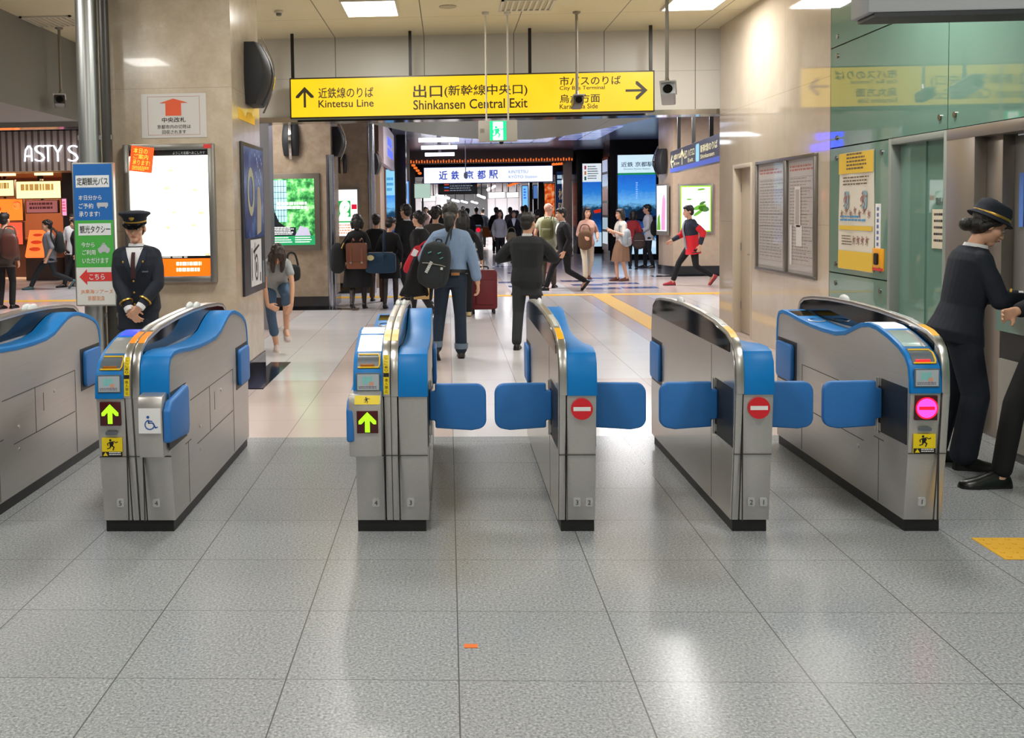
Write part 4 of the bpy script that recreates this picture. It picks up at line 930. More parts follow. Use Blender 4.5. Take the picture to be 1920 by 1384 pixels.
    def body(s, skin=None, hand=(None, None), bare=False):
        k = s.k; mb = MB(); s.torso(mb, -.11, .52, -.012)
        h = lambda *p: s.hc+s.HR @ (V(p)*k*s.hk)
        for c, r in (((0, .012, .03), (.073, .09, .085)), ((0, -.022, -.03), (.060, .066, .082)), ((0, -.050, -.085), (.034, .032, .026)), ((.035, -.04, -.02), (.030, .036, .04)), ((-.035, -.04, -.02), (.030, .036, .04)), ((0, -.06, .045), (.055, .03, .03))):
            mb.ball(h(*c), tuple(x*k for x in r), 18, s.HR)
        mb.chain([h(0, -.083, .012), h(0, -.098, -.020), h(0, -.100, -.030)], [.009*k, .012*k, .013*k], 8)
        for i in (-1, 1): mb.ball(h(i*.076, .012, -.005), (.010*k, .020*k, .031*k), 10, s.HR); mb.ball(h(i*.012, -.092, -.031), .008*k, 8)
        mb.ball(h(0, -.083, -.055), (.022*k, .012*k, .012*k), 10, s.HR)
        rn = .053 if s.sex == 'm' else .046
        mb.chain([s.P+s.pt(.46), s.nk+s.U*.02*k, h(0, .012, -.06)], [rn*1.25*k, rn*k, rn*.98*k], 14)
        for i in (0, 1):
            a, b, c = s.sh[i], s.elb[i], s.wri[i]
            f = 1. if s.sex == 'm' else .86
            mb.chain([a-s.X*(.032*(i*2-1))*k-s.U*.024*k, a.lerp(b, .45), b, b.lerp(c, .3), c], [.047*f*k, .045*f*k, .037*f*k, .038*f*k, .027*f*k], 12)
            s.hand(mb, i, hand[i])
            p, q, r = s.hip[i], s.knee[i], s.ank[i]
            mb.chain([p, p.lerp(q, .5), q, q.lerp(r, .35), r], [.080*k, .066*k, .050*k, .052*f*k, .034*k], 14)
            d = s.fdir(i); mb.chain([r-V((0, 0, .03*k)), r+d*.09*k-V((0, 0, .05*k))], [.034*k, .03*k], 10)
        return mb.build('body', skin or M_skin, s.t, remesh=s.vox, it=3)
    def fdir(s, i):
        y = math.radians(s.fy[i]); d = V((math.sin(y), -math.cos(y), 0)); t = math.radians(s.toe[i]); return d*math.cos(t)+V((0, 0, 1))*math.sin(t)
    def hand(s, mb, i, spec):
        """palm, four fingers of unequal length and a thumb; spec = (direction, palm normal, curl)"""
        k = s.k; w = s.wri[i]; sg = i*2-1
        if spec: d, nrm, curl = V(spec[0]).normalized(), V(spec[1]).normalized(), spec[2]
        else:
            d = (w-s.elb[i]).normalized(); nrm = V((-sg, 0, 0)); curl = .35
        nrm = (nrm-d*nrm.dot(d)).normalized(); sd = d.cross(nrm)          # sd: across the palm
        fw = V((0, -1, 0)) if abs(d.y) < .8 else V((-sg, 0, 0))
        if spec and len(spec) > 3: fw = V(spec[3])
        th = 1 if sd.dot(fw) > 0 else -1                                    # thumb on the forward side
        for u in (-1.25, -.42, .42, 1.25): mb.chain([w+d*.012*k+sd*u*.012*k, w+d*.085*k+sd*u*.019*k], [.015*k, .0125*k], 8)
        mb.ball(w+d*.05*k, (.0*k+.034*k, .034*k, .016*k), 10, Matrix((sd, d, nrm)).transposed())
        for u, L, c2 in ((1.35, .068, 1.0), (.45, .078, 1.05), (-.45, .072, 1.15), (-1.35, .056, 1.25)):
            u2 = u*th; p = w+d*.088*k+sd*u2*.0195*k; pts = [p]; a = curl*c2*.6; dd = (d+sd*u2*.10).normalized()
            for f in (.45, .32, .23):
                v = dd*math.cos(a)+nrm*math.sin(a); p = p+v*L*f*k; pts.append(p); a += curl*c2
            mb.chain(pts, [.0092*k, .0088*k, .008*k, .007*k], 8)
        b = w+d*.030*k+sd*th*.024*k
        t1 = b+(d*.62+sd*th*.62+nrm*.35).normalized()*.036*k; t2 = t1+(d*.85+sd*th*.25+nrm*(.25+curl*.4)).normalized()*.03*k; t3 = t2+(d*.9+nrm*(.3+curl*.5)).normalized()*.022*k
        mb.chain([b, t1, t2, t3], [.014*k, .0115*k, .0098*k, .0085*k], 8)
    def face(s, glasses=False, smile=0.):
        T = s.M()
        for i, nm in ((-1, 'eye'), (1, 'eye')):
            mb = MB(); mb.T = T; mb.ball((i*.031, -.0775, .004), (.0135, .0105, .0050), 12); e = mb.build(nm, M_eyew, s.t)
            mb = MB(); mb.T = T; mb.ball((i*.031, -.0855, .004), (.0062, .0042, .0062), 10); mb.build('iris', M_eye, e)
            mb = MB(); mb.T = T; mb.tube([(i*.014, -.086, .024), (i*.032, -.086, .029), (i*.05, -.076, .024)], [.003, .004, .002], 6); mb.build('eyebrow', M_brow, s.t)
        mb = MB(); mb.T = T; mb.tube([(-.024, -.082, -.055), (-.01, -.0925, -.054), (.01, -.0925, -.054), (.024, -.082, -.055)], [.002, .0055, .0055, .002], 8); mb.build('mouth', M_lip, s.t)
        if glasses:
            mb = MB(); mb.T = T
            for i in (-1, 1): mb.tube([(i*.034+.022*math.cos(t), -.098, .004+.016*math.sin(t)) for t in [q*math.pi/8 for q in range(17)]], .002, 6); mb.tube([(i*.056, -.098, .006), (i*.08, .01, .01)], .002, 6)
            mb.tube([(-.012, -.1, .006), (.012, -.1, .006)], .002, 6); mb.build('glasses', M_steel, s.t)
    def hair(s, style='short', m=None):
        T = s.M(); mb = MB(); mb.T = T
        mb.ball((0, .022, .047), (.082, .092, .082), 18); mb.ball((0, -.018, .075), (.070, .078, .052), 16)
        mb.ball((0, .05, -.01), (.070, .062, .07), 16)
        rnd = random.Random(hash(style) % 1000 if False else len(style)*7+int(s.t.location.x*10))
        for q in range(26):
            a = rnd.uniform(0, 6.28); e = rnd.uniform(.2, 1.2); d = V((math.cos(a)*math.cos(e), math.sin(a)*math.cos(e), math.sin(e)))
            p = V((0, .012, .045))+V((d.x*.078, d.y*.088, d.z*.082)); mb.chain([p*.96, p*1.05+V((0, 0, .004))], [.016, .009], 6)
        if style == 'bob':
            for x in (-1, 1): mb.chain([(x*.066, .01, .04), (x*.082, .02, -.03), (x*.075, .03, -.10)], [.03, .036, .028], 10)
            mb.chain([(0, .07, .0), (0, .075, -.06), (0, .07, -.11)], [.06, .062, .05], 12)
        if style in ('long', 'longfall'):
            for x in (-1, 1): mb.chain([(x*.062, -.01, .05), (x*.08, .0, -.03), (x*.078, .02, -.13), (x*.07, .03, -.20)], [.03, .034, .032, .02], 10)
            mb.chain([(0, .07, .0), (0, .08, -.08), (0, .085, -.2)], [.066, .07, .055], 12)
            if style == 'longfall':
                for x in (-1, 1): mb.chain([(x*.05, -.055, .07), (x*.062, -.085, .0), (x*.058, -.10, -.09), (x*.05, -.105, -.19)], [.028, .03, .034, .022], 10)
                mb.chain([(-.02, -.06, .09), (-.03, -.095, .03)], [.03, .02], 10); mb.chain([(.02, -.06, .09), (.03, -.095, .03)], [.03, .02], 10)
        if style == 'ponytail':
            mb.chain([(0, .095, .02), (0, .115, -.03), (0, .118, -.09), (0, .112, -.15)], [.03, .048, .054, .036], 12); mb.chain([(0, .08, -.02), (0, .09, -.09)], [.066, .052], 12)
        if style == 'bun': mb.chain([(0, .08, -.03), (0, .115, -.045)], [.035, .042], 12); mb.chain([(.066, -.005, .03), (.062, .04, -.02)], [.025, .03], 8); mb.chain([(-.066, -.005, .03), (-.062, .04, -.02)], [.025, .03], 8)
        if style == 'fuzzy':
            for q in range(30):
                a = rnd.uniform(0, 6.28); e = rnd.uniform(-.2, 1.4); d = V((math.cos(a)*math.cos(e)*.095, abs(math.sin(a))*math.cos(e)*.11, .03+math.sin(e)*.09)); mb.ball(d, .028, 8)
        mb.build('hair', m or M_hair, s.t, remesh=max(.006, s.vox*.8), it=2)
    def top(s, name, m, q0=-.17, inf=.022, sleeve=1., sr=(.064, .058, .046, .044), flare=.02, q1=.515, sl2=None):
        """jacket or shirt with sleeves; sleeve 1 = to the wrist, .45 = short"""
        k = s.k; mb = MB(); s.torso(mb, q0, q1, inf, flare)
        f = 1. if s.sex == 'm' else .86
        for i in (0, 1):
            sl = sleeve if not isinstance(sleeve, tuple) else sleeve[i]
            a, b, c = s.sh[i], s.elb[i], s.wri[i]; sg = i*2-1
            mb.ball(a-s.X*sg*.022*k-s.U*.028*k, (.066*f*k, .068*f*k, .056*f*k), 14); mb.chain([s.nk-s.U*.030*k+s.X*sg*.03*k, a-s.X*sg*.035*k-s.U*.004*k], [.052*f*k, .058*f*k], 12)
            pts = [a-s.X*sg*.02*k-s.U*.018*k, a.lerp(b, .5), b, b.lerp(c, .5), b.lerp(c, .86)]; rr = [sr[0], (sr[0]+sr[1])/2, sr[1], (sr[1]+sr[2])/2, sr[3]]
            nseg = {True: 5}.get(sl > .95, None) or max(2, int(round(sl*4))+1)
            if sl < .95:
                tl = sl*2; pts2 = [pts[0], a.lerp(b, min(1, tl))] if tl <= 1 else [pts[0], pts[1], b, b.lerp(c, tl-1)]
                mb.chain(pts2[:-1]+[pts2[-1]], [x*f*k for x in rr[:len(pts2)]], 12)
            else: mb.chain(pts, [x*f*k for x in rr], 12)
        return mb.build(name, m, s.t, remesh=s.vox, it=4)
    def trousers(s, m, name='trousers', r=(.094, .076, .060, .058, .054), to=1.):
        k = s.k; mb = MB(); s.torso(mb, -.11, .07, .010)
        for i in (0, 1):
            t_ = to[i] if isinstance(to, tuple) else to
            p, q, a = s.hip[i], s.knee[i], s.ank[i]; pts = [p, p.lerp(q, .5), q]; rr = list(r[:3])
            if t_ > .5: e = q.lerp(a, (t_-.5)*2*.95); pts += [q.lerp(e, .5), e]; rr += [r[3], r[4]]
            mb.chain(pts, [x*k for x in rr], 14)
        return mb.build(name, m, s.t, remesh=s.vox, it=4)
    def skirt(s, m, z=.52, w=.20, d=.16, name='skirt', pleat=0., q1=.10):
        k = s.k; mb = MB(); rs = []; n = 48; c0 = (s.hip[0]+s.hip[1])/2; kn = (s.knee[0]+s.knee[1])/2
        for j in range(9):
            u = j/8; zz = s.P.z+q1*k+(z*k-s.P.z-q1*k)*u; e = min(1, u*2.2)
            ww = (.135+(w-.135)*(e*.5+u*.5))*k; dd = (.105+(d-.105)*(e*.5+u*.5))*k; c = V((c0.x+(kn.x-c0.x)*u*.7, c0.y+(kn.y-c0.y)*u*.7, zz))
            rs.append([c+V((ww*(1+pleat*u*math.sin(12*2*math.pi*i/n))*sup(2*math.pi*i/n, 2.2)[0], dd*(1+pleat*u*math.sin(12*2*math.pi*i/n))*sup(2*math.pi*i/n, 2.2)[1], 0)) for i in range(n)])
        return mb.loft(rs).build(name, m, s.t, sm=60)
    def legs(s, m, name='tights'):
        k = s.k; mb = MB(); 
        for i in (0, 1):
            p, q, r = s.hip[i], s.knee[i], s.ank[i]; mb.chain([p, p.lerp(q, .5), q, q.lerp(r, .35), r, r-V((0, 0, .03*k))], [.084*k, .070*k, .054*k, .055*k, .037*k, .037*k], 12)
            mb.chain([r, r+s.fdir(i)*.08*k-V((0, 0, .05*k))], [.036*k, .03*k], 10)
        return mb.build(name, m, s.t, remesh=s.vox, it=3)
    def shoes(s, m, sole=None, heel=0., high=0., ln=.26, name='shoe'):
        k = s.k
        for i in (0, 1):
            d = s.fdir(i); an = s.ank[i]; up = V((0, 0, 1)) if abs(s.toe[i]) < 1 else (V((0, 0, 1))-d*d.z).normalized(); sd = d.cross(up)
            b = an-up*.085*k-d*.055*k; R = Matrix((sd, d, up)).transposed()
            mb = MB(); rs = []
            for u, w, h in ((0, .022, .03), (.04, .034, .062), (.13, .038, .085), (.3, .037, .090), (.5, .041, .070), (.7, .046, .050), (.87, .042, .040), (.97, .028, .030), (1.0, .012, .022)):
                z0 = heel*max(0, 1-u*2.2); c = b+d*(u*ln*k)
                rs.append([c+sd*w*k*math.cos(a)+up*((z0+.008)*k+max(0, math.sin(a))*h*k-max(0, -math.sin(a))*.006*k) for a in [2*math.pi*q/14 for q in range(14)]])
            mb.loft(rs)
            if high: mb.chain([an-up*.02*k, an+up*high*k], [.047*k, .048*k], 12)
            sh_ = mb.build(name, m, s.t, sm=60)
            mb = MB(); pl = [(w*1.04, u) for u, w in ((0, .02), (.05, .034), (.3, .036), (.55, .042), (.72, .047), (.9, .04), (.99, .02))]
            ring = [(x, y) for x, y in pl]+[(-x, y) for x, y in pl[::-1]]
            mb.add([b+sd*x*k+d*(y*ln*k)+up*((heel*max(0, 1-y*2.2)+zz)*k) for zz in (0, .014) for x, y in ring], [tuple(range(14)), tuple(range(27, 13, -1))]+[(q, (q+1) % 14, 14+(q+1) % 14, 14+q) for q in range(14)])
            if heel: mb.chain([b+d*.03*k+up*heel*k, b+d*.03*k+up*.008*k], [.02*k, .010*k], 8)
            mb.build('sole', sole or M_rub, sh_)
    def belt(s, m): 
        mb = MB(); s.torso(mb, .035, .075, .034); mb.build('belt', m, s.t)
    def cuffs(s, m, r=.05, at=.93, name='cuff', ln=.02):
        for i in (0, 1):
            b, c = s.elb[i], s.wri[i]; p = b.lerp(c, at); d = (c-b).normalized(); MB().cyl(p-d*ln, p+d*ln, r*s.k, r*s.k*.97, 18).build(name, m, s.t)
def W_(px, py): q = F(px, py); return (q.x, q.y, 0)
# ------------------------------------------------------------------ uniformed station officer by the column
p = Person('station officer in dark navy uniform and peaked cap, hands clasped, before the lit map box', (-2.60, 8.3), 4, 1.635, 'm', vox=.0048,
           hands=[(-.03, -.20, .85), (.065, -.215, .87)], elbow=[(-1, .35, 0), (1, .35, 0)], feet=[(-.1, 0, 0), (.1, 0, 0)], feetyaw=(-12, 12), head=(0, 6, 0))
p.body(hand=((( .55, -.12, -.75), (.3, .9, 0), .5, (.0, 0, 1)), ((-.62, -.10, -.62), (-.2, .95, 0), .55, (0, 0, 1))))
p.face(); p.hair('short')
p.trousers(C_navy); p.top('jacket', C_navy, q0=-.20, inf=.03, flare=.0); p.shoes(C_shoe)
p.patch('shirt', C_white, lambda u, v: ((u-.5)*2*(.012+.062*v), .30+.205*v), .03, -.002)
p.patch('tie', fab('maroon_tie', '3a1d22'), lambda u, v: ((u-.5)*2*(.022-.008*abs(v-.1)), .24+.225*v), .03, .010, 3, 8)
for sgn in (-1, 1):
    p.patch('lapel', fab('navy_lapel', '182131'), lambda u, v: (sgn*(.010+.062*v+u*(.052*(1-abs(v-.62)*1.1))), .275+.205*v), .03, .007, 4, 8)
    c = p.front(sgn*.085, .385, .03, .020); MB().ball(c, (.008, .004, .01), 8).build('lapel_pin', mat('gold_trim', 'c9a24a', .35, .8), p.t)
    q = MB(); b_, c_ = p.elb[(sgn+1)//2], p.wri[(sgn+1)//2]; pp = b_.lerp(c_, .72); d = (c_-b_).normalized(); MB().cyl(pp-d*.006, pp+d*.006, .0575, .0565, 20).build('cuff_stripe', mat('gold_trim', 'c9a24a', .35, .8), p.t)
p.cuffs(C_white, .040, .985, 'shirt_cuff', .018)
for q in (.22, .12, .02): MB().ball(p.front(.0, q, .03, .010), (.009, .004, .009), 10).build('button', mat('gold_trim', 'c9a24a'), p.t)
MB().box(-.025, .025, -.003, .003, -.006, .006).build('name_plate', M_steel, p.t).location = p.front(.10, .30, .03, .012)
T = p.M() @ Matrix.Translation((0, .006, .055)) @ Matrix.Rotation(math.radians(4), 4, 'X')
def cap(p, T, band=True):
    mb = MB(); mb.T = T; n = 32; rs = []
    for r, z, ty in ((.088, -.015, 0), (.092, .0, 0), (.094, .03, 0), (.104, .045, .01), (.126, .062, .02), (.128, .072, .022), (.118, .082, .018), (.07, .092, .008), (.01, .094, 0)):
        rs.append([(r*math.cos(2*math.pi*i/n), r*1.12*math.sin(2*math.pi*i/n), z+(-math.sin(2*math.pi*i/n))*ty) for i in range(n)])
    c = mb.loft(rs).build('cap', C_navy, p.t, sm=60)
    mb = MB(); mb.T = T; mb.sheet(lambda u, v: ((.094+v*.01)*math.cos(math.pi*(1.06+.88*u)), (.10+v*.055*math.sin(math.pi*u))*math.sin(math.pi*(1.06+.88*u)), .0-v*.032*math.sin(math.pi*u)-.004), 18, 4); mb.build('visor', mat('patent_black', '08080a', .12), c, solid=.004)
    mb = MB(); mb.T = T; mb.loft([[((r)*math.cos(2*math.pi*i/n), r*1.12*math.sin(2*math.pi*i/n), z) for i in range(n)] for r, z in ((.0945, .006), (.0955, .012), (.0945, .018))], caps=False); mb.build('gold_band', mat('gold_trim', 'c9a24a'), c)
    mb = MB(); mb.T = T; mb.ball((0, -.118, .046), (.015, .006, .016), 12); mb.ball((0, -.118, .064), (.006, .004, .007), 8); mb.ball((.014, -.116, .05), (.008, .004, .01), 8); mb.ball((-.014, -.116, .05), (.008, .004, .01), 8); mb.build('badge', mat('gold_trim', 'c9a24a'), c)
    return c
cap(p, T)
mb = MB(); mb.loft([[p.nk+p.U*z+p.X*(r*math.cos(a))+p.F*(r*math.sin(a)+.006) for a in [2*math.pi*i/24 for i in range(24)]] for r, z in ((.074, -.035), (.066, .0), (.060, .022))], caps=False); mb.build('shirt_collar', C_white, p.t, solid=.005)
# ------------------------------------------------------------------ uniformed woman at the counter
p = Person('station attendant in navy uniform and round hat leaning over the counter at right', (3.13, 6.28), 84, 1.63, 'f', vox=.0055, pelvis=(0, .03, .905), lean=11,
           hands=[(-.10, -.37, 1.03), (.06, -.36, 1.04)], elbow=[(-.5, .6, -1), (.5, .6, -1)], feet=[(-.10, .02, 0), (.10, .12, 0)], feetyaw=(-5, 12), head=(0, 24, 0))
p.body(hand=(((.35, -.9, -.05), (.3, .2, -1), .5, (1, 0, 0)), ((-.35, -.9, -.05), (-.3, .2, -1), .5, (-1, 0, 0))))
p.face(); p.hair('bun'); p.trousers(C_navy, r=(.105, .092, .082, .080, .082)); p.top('jacket', C_navy, q0=-.10, inf=.028, flare=.05, sr=(.070, .066, .055, .05)); p.shoes(C_shoe)
p.patch('shirt', C_white, lambda u, v: ((u-.5)*2*(.012+.055*v), .33+.17*v), .024, .002)
mb = MB(); rs = [[p.nk+p.U*z+p.X*(r*math.cos(a))+p.F*(r*math.sin(a)*1.05+.004) for a in [2*math.pi*i/20 for i in range(20)]] for r, z in ((.072, -.03), (.064, .0), (.058, .02))]; mb.loft(rs, caps=False); mb.build('collar', C_white, p.t, solid=.006)
for i in (0, 1):
    b_, c_ = p.elb[i], p.wri[i]; pp = b_.lerp(c_, .78); d = (c_-b_).normalized(); MB().cyl(pp-d*.006, pp+d*.006, .050, .049, 20).build('cuff_stripe', mat('gold_trim', 'c9a24a'), p.t)
p.cuffs(C_white, .036, .985, 'shirt_cuff', .014)
T = p.M() @ Matrix.Translation((0, .012, .045)) @ Matrix.Rotation(math.radians(-4), 4, 'X')
mb = MB(); mb.T = T; n = 32
mb.loft([[(r*math.cos(2*math.pi*i/n), r*1.1*math.sin(2*math.pi*i/n), z+.012*max(0, math.sin(2*math.pi*i/n))) for i in range(n)] for r, z in ((.090, .0), (.118, -.016), (.122, -.012), (.096, .012), (.095, .05), (.082, .085), (.05, .10), (.008, .103))]); c = mb.build('round_hat', C_navy, p.t, sm=60)
mb = MB(); mb.T = T; mb.loft([[((r)*math.cos(2*math.pi*i/n), r*1.1*math.sin(2*math.pi*i/n), z) for i in range(n)] for r, z in ((.0975, .012), (.099, .018), (.0975, .026))], caps=False); mb.build('gold_band', mat('gold_trim', 'c9a24a'), c)
# ------------------------------------------------------------------ person cut off by the right edge
p = Person('person in black suit at the right photo edge, facing the attendant', (3.36, 5.72), -88, 1.72, 'm', vox=.008, lean=-4, pelvis=(0, .02, .90), hands=[(-.10, -.16, 1.0), (.22, -.05, .8)], feet=[(-.08, -.24, 0), (.10, .12, 0)], feetyaw=(0, 8))
p.body(); p.face(); p.hair('short'); p.trousers(C_black); p.top('jacket', C_black, q0=-.18, inf=.03, flare=.0); p.shoes(C_shoe, ln=.29)
p.patch('shirt', C_white, lambda u, v: ((u-.5)*2*(.012+.06*v), .30+.205*v), .03, .002)
# ------------------------------------------------------------------ woman standing on one leg rolling up her jeans
p = Person('young woman in grey T-shirt bending to roll up her jeans leg beside the column', (-2.02, 11.62), 12, 1.56, 'f', vox=.0062, pelvis=(.02, .16, .86), lean=52, twist=0, side=0,
           feet=[(.0, .06, 0), (.11, -.22, .22)], feetyaw=(0, 5), toe=(0, -28), knee=[(-.2, -1, 0), (0.05, -1, .5)], hands=[(-.10, -.36, .49), (.17, -.38, .52)], elbow=[(-1, .3, .2), (1, .3, .2)], head=(0, 34, 0))
p.body(hand=(((.7, -.2, -.3), (.2, 1, -.2), .5, (0, 0, 1)), ((-.35, -.2, -.9), (-.4, .8, 0), .5, (0, -1, 0))))
p.face(); p.hair('longfall', M_hairb)
p.trousers(C_jean2, 'jeans', to=(.80, .60), r=(.092, .078, .062, .060, .062)); p.top('t_shirt', fab('grey_marl', '9fa3a4'), q0=-.10, inf=.02, sleeve=.24, flare=.0)
p.shoes(fab('canvas_pale', 'c4b4ae'), sole=mat('rubber_white', 'd9d5cc', .5), ln=.25, name='sneaker')
# ------------------------------------------------------------------ man with the black backpack walking away
p = Person('man in blue shirt and jeans with tied hair walking away past the gates', (.02, 10.9), 176, 1.70, 'm', vox=.0062, pelvis=(0, 0, .90), lean=6,
           feet=[(-.10, -.10, 0), (.16, .12, .05)], feetyaw=(4, -4), toe=(0, -38), hands=[(-.30, -.02, .80), (.26, -.20, .98)], head=(-4, -2, 0))
p.body(hand=(((-.05, -.05, -1), (1, -.2, 0), .55), None))
p.hair('ponytail', mat('dark_grey_hair', '24211f', .45, bump=.6, vscale=60, stretch=(3, 3, .4))); p.face()
p.trousers(C_jean, 'jeans', r=(.098, .082, .068, .066, .066)); p.top('shirt', C_blue, q0=.05, inf=.030, sleeve=(.86, 1.), flare=.0, sr=(.068, .062, .052, .05)); p.belt(mat('leather_black', '121110', .4))
p.shoes(mat('boot_leather', '2a231e', .5), high=.06, ln=.29, name='boot')
for i in (0, 1): MB().cyl(p.ank[i]+V((0, 0, .02)), p.ank[i]+V((0, 0, .08)), .074, .076, 18).build('turned_cuff', fab('denim_pale', '6c7c8c'), p.t)
q = p.P+p.pt(.03)+V((-.06, .142, -.05)); MB().box(q.x-.045, q.x+.045, q.y-.01, q.y+.004, q.z+.045, q.z+.075).build('leather_patch', mat('leather_tan', 'a5713f', .5), p.t)
# ------------------------------------------------------------------ suit man behind the middle gate
p = Person('man in dark charcoal suit seen from behind, walking between the gates and hall', (.93, 12.0), 172, 1.70, 'm', vox=.0075, lean=4, twist=-6, feet=[(-.08, -.42, 0), (.10, .42, 0)], feetyaw=(0, 0), toe=(0, 0),
           hands=[(-.10, -.26, 1.06), (.12, -.26, 1.06)], elbow=[(-1, .3, -.4), (1, .3, -.4)], head=(-22, 4, 0))
p.body(); p.hair('short'); p.face(); p.trousers(C_char, r=(.098, .082, .066, .062, .058)); p.top('jacket', C_char, q0=-.19, inf=.034, flare=.0, sr=(.072, .064, .052, .05)); p.shoes(C_shoe)
mb = MB(); mb.loft([[p.nk+p.U*z+p.X*(r*math.cos(a))+p.F*(r*math.sin(a)) for a in [2*math.pi*i/18 for i in range(18)]] for r, z in ((.066, -.02), (.060, .03))], caps=False); mb.build('shirt_collar', C_white, p.t, solid=.005)
# ------------------------------------------------------------------ group walking away on the left
G = 'people walking away through the station'
def simple(label, loc, rz, H, sex, topm, botm, hair='short', hairm=None, skirt=None, stride=.25, lean=3, skin=None, shoe=None, vox=.010, arms=None, head=(0, 0, 0), sleeve=1., heel=0., tights=None, q0=-.16, face=True, topname='jacket', group=None, collar=False, pleat=0., elbow=None, to=1.0, flare=.02, twist=0):
    p = Person(label, loc, rz, H, sex, group, lean=lean, vox=vox, feet=[(-.08, -stride, 0), (.08, stride*(1.05 if stride > .35 else 1), .11 if stride > .35 else (.03 if stride > .1 else 0))], toe=(0, -50 if stride > .35 else (-25 if stride > .2 else 0)), hands=arms, head=head, elbow=elbow, twist=twist)
    p.body(skin or M_skin)
    if hair: p.hair(hair, hairm)
    if face: p.face()
    p.top(topname, topm, q0=q0, sleeve=sleeve, flare=flare)
    if skirt:
        p.skirt(botm, *skirt, pleat=pleat)
        if tights: p.legs(tights)
    else: p.trousers(botm, to=to)
    p.shoes(shoe or C_shoe, heel=heel)
    if collar:
        mb = MB(); mb.loft([[p.nk+p.U*z+p.X*(r*math.cos(a))+p.F*(r*math.sin(a)) for a in [2*math.pi*i/16 for i in range(16)]] for r, z in ((.066, -.02), (.058, .028))], caps=False); mb.build('shirt_collar', C_white, p.t, solid=.005)
        p.patch('shirt', C_white, lambda u, v: ((u-.5)*2*(.012+.06*v), .30+.205*v), .022, .003)
    return p
pA = simple('woman in black coat and long skirt with brown satchel backpack, walking away', (-1.50, 16.55), 178, 1.60, 'f', C_black, C_black, 'bob', skirt=(.40, .275, .21), stride=.18, tights=C_tights, heel=.05, q0=-.06, flare=.0, vox=.009)
pB = simple('person with short black hair carrying the navy duffel bag, black jacket and skirt', (-.98, 16.75), 176, 1.53, 'f', C_black, C_black, 'short', skirt=(.56, .205, .17), stride=.10, tights=C_tights, heel=.04, q0=-.06, flare=.0, vox=.009, head=(-40, 10, 0))
pC = simple('tall man in black suit turning left at the back of the group', (-.72, 17.9), -150, 1.76, 'm', C_black, C_char, 'short', stride=.2, collar=True, vox=.009, head=(20, 0, 0))
pD = simple('man in black suit in left profile beside the backpack man', (-.42, 15.6), -120, 1.64, 'm', C_black, C_char, 'fuzzy', stride=.22, collar=True, vox=.009, head=(0, -4, 0))
pE = simple('dark haired person half hidden behind the backpack man, brown collar', (-.22, 17.2), 170, 1.70, 'm', fab('olive_brown', '3a352d'), C_black, 'fuzzy', stride=.2, vox=.009)
pF = simple('person in brown trousers mostly hidden behind the woman with the satchel', (-1.28, 17.9), 180, 1.58, 'm', C_black, C_brown, 'short', stride=.12, vox=.010)
pG = simple('person in black with white-toed shoes pulling the red suitcase', (.22, 15.25), 180, 1.62, 'f', C_black, C_black, 'long', stride=.10, vox=.010, shoe=mat('shoe_yellow_white', 'c9b27a', .5), arms=[(-.28, .05, .86), None])
pH = simple('man in black suit striding left across the hall, in profile', (2.30, 20.0), -82, 1.72, 'm', C_black, C_black, 'short', stride=.36, collar=True, lean=5, vox=.010)
pI = simple('bald man in pale green T-shirt and khaki trousers with backpack', (2.02, 20.6), 160, 1.76, 'm', fab('sage', 'a2a48c'), C_khaki, None, skin=M_skin3, stride=.15, sleeve=.26, topname='t_shirt', vox=.010, head=(-30, 0, 0))
pJ = simple('woman in pink top and white trousers facing the camera', (3.08, 22.6), 8, 1.66, 'f', fab('dusty_pink', 'b98f80'), fab('ivory', 'c9bca4'), 'long', stride=.16, sleeve=1., topname='blouse', vox=.010, q0=-.10, arms=[(-.12, -.24, .98), (.20, -.16, .95)], shoe=mat('shoe_brown', '6a3a2a', .5))
pK = simple('woman in white blouse and brown patterned pleated skirt facing left', (3.84, 22.5), -70, 1.60, 'f', fab('off_white', 'cfcabf'), None or fab('brown_pattern', '8a6a52'), 'bob', skirt=(.46, .22, .2), pleat=.05, stride=.07, topname='blouse', vox=.010, sleeve=.5, q0=-.08, arms=[(-.10, -.25, 1.12), (.10, -.26, 1.1)], shoe=mat('shoe_brown', '6a3a2a'))
pL = simple('person in red jacket facing away in front of the blue poster column', (U(1187, 400, 26.5).x, 26.5), 170, 1.56, 'f', fab('red', '8e1f26'), C_black, 'bob', stride=.15, vox=.012)
pM = simple('man in white shirt with black backpack in left profile before the blue poster', (U(1217, 400, 27.2).x, 27.2), -100, 1.70, 'm', C_white, C_char, 'short', stride=.10, vox=.012, topname='shirt', arms=[(-.1, -.25, .95), (.1, -.25, .95)])
pN = simple('man in red and navy jacket striding left near the right column', (5.02, 21.0), -84, 1.74, 'm', fab('navy_jacket', '232a38'), C_black, 'short', stride=.38, lean=6, vox=.009, arms=[(-.32, -.32, .92), (.30, .06, .84)], shoe=fab('red_sneaker', 'a83038'), to=.96)
mb = MB(); pN.torso(mb, -.18, .20, .027, .02); mb.build('red_panel', fab('bright_red', 'd0202a'), pN.t, sm=60)
for i in (0, 1): mb = MB(); mb.chain([pN.sh[i].lerp(pN.elb[i], .55), pN.elb[i], pN.elb[i].lerp(pN.wri[i], .3)], [.068, .064, .06], 12); mb.build('red_sleeve', fab('bright_red', 'd0202a'), pN.t)
pN.patch('t_shirt', C_grey, lambda u, v: ((u-.5)*2*.05, -.08+.56*v), .028, .010)
pO = simple('woman in pale grey blouse and black trousers approaching beside a companion', (1.55, 30.5), 6, 1.62, 'f', fab('pale_grey', 'aaa9a8'), C_black, 'long', M_hairb, stride=.12, vox=.013, topname='blouse', q0=-.08)
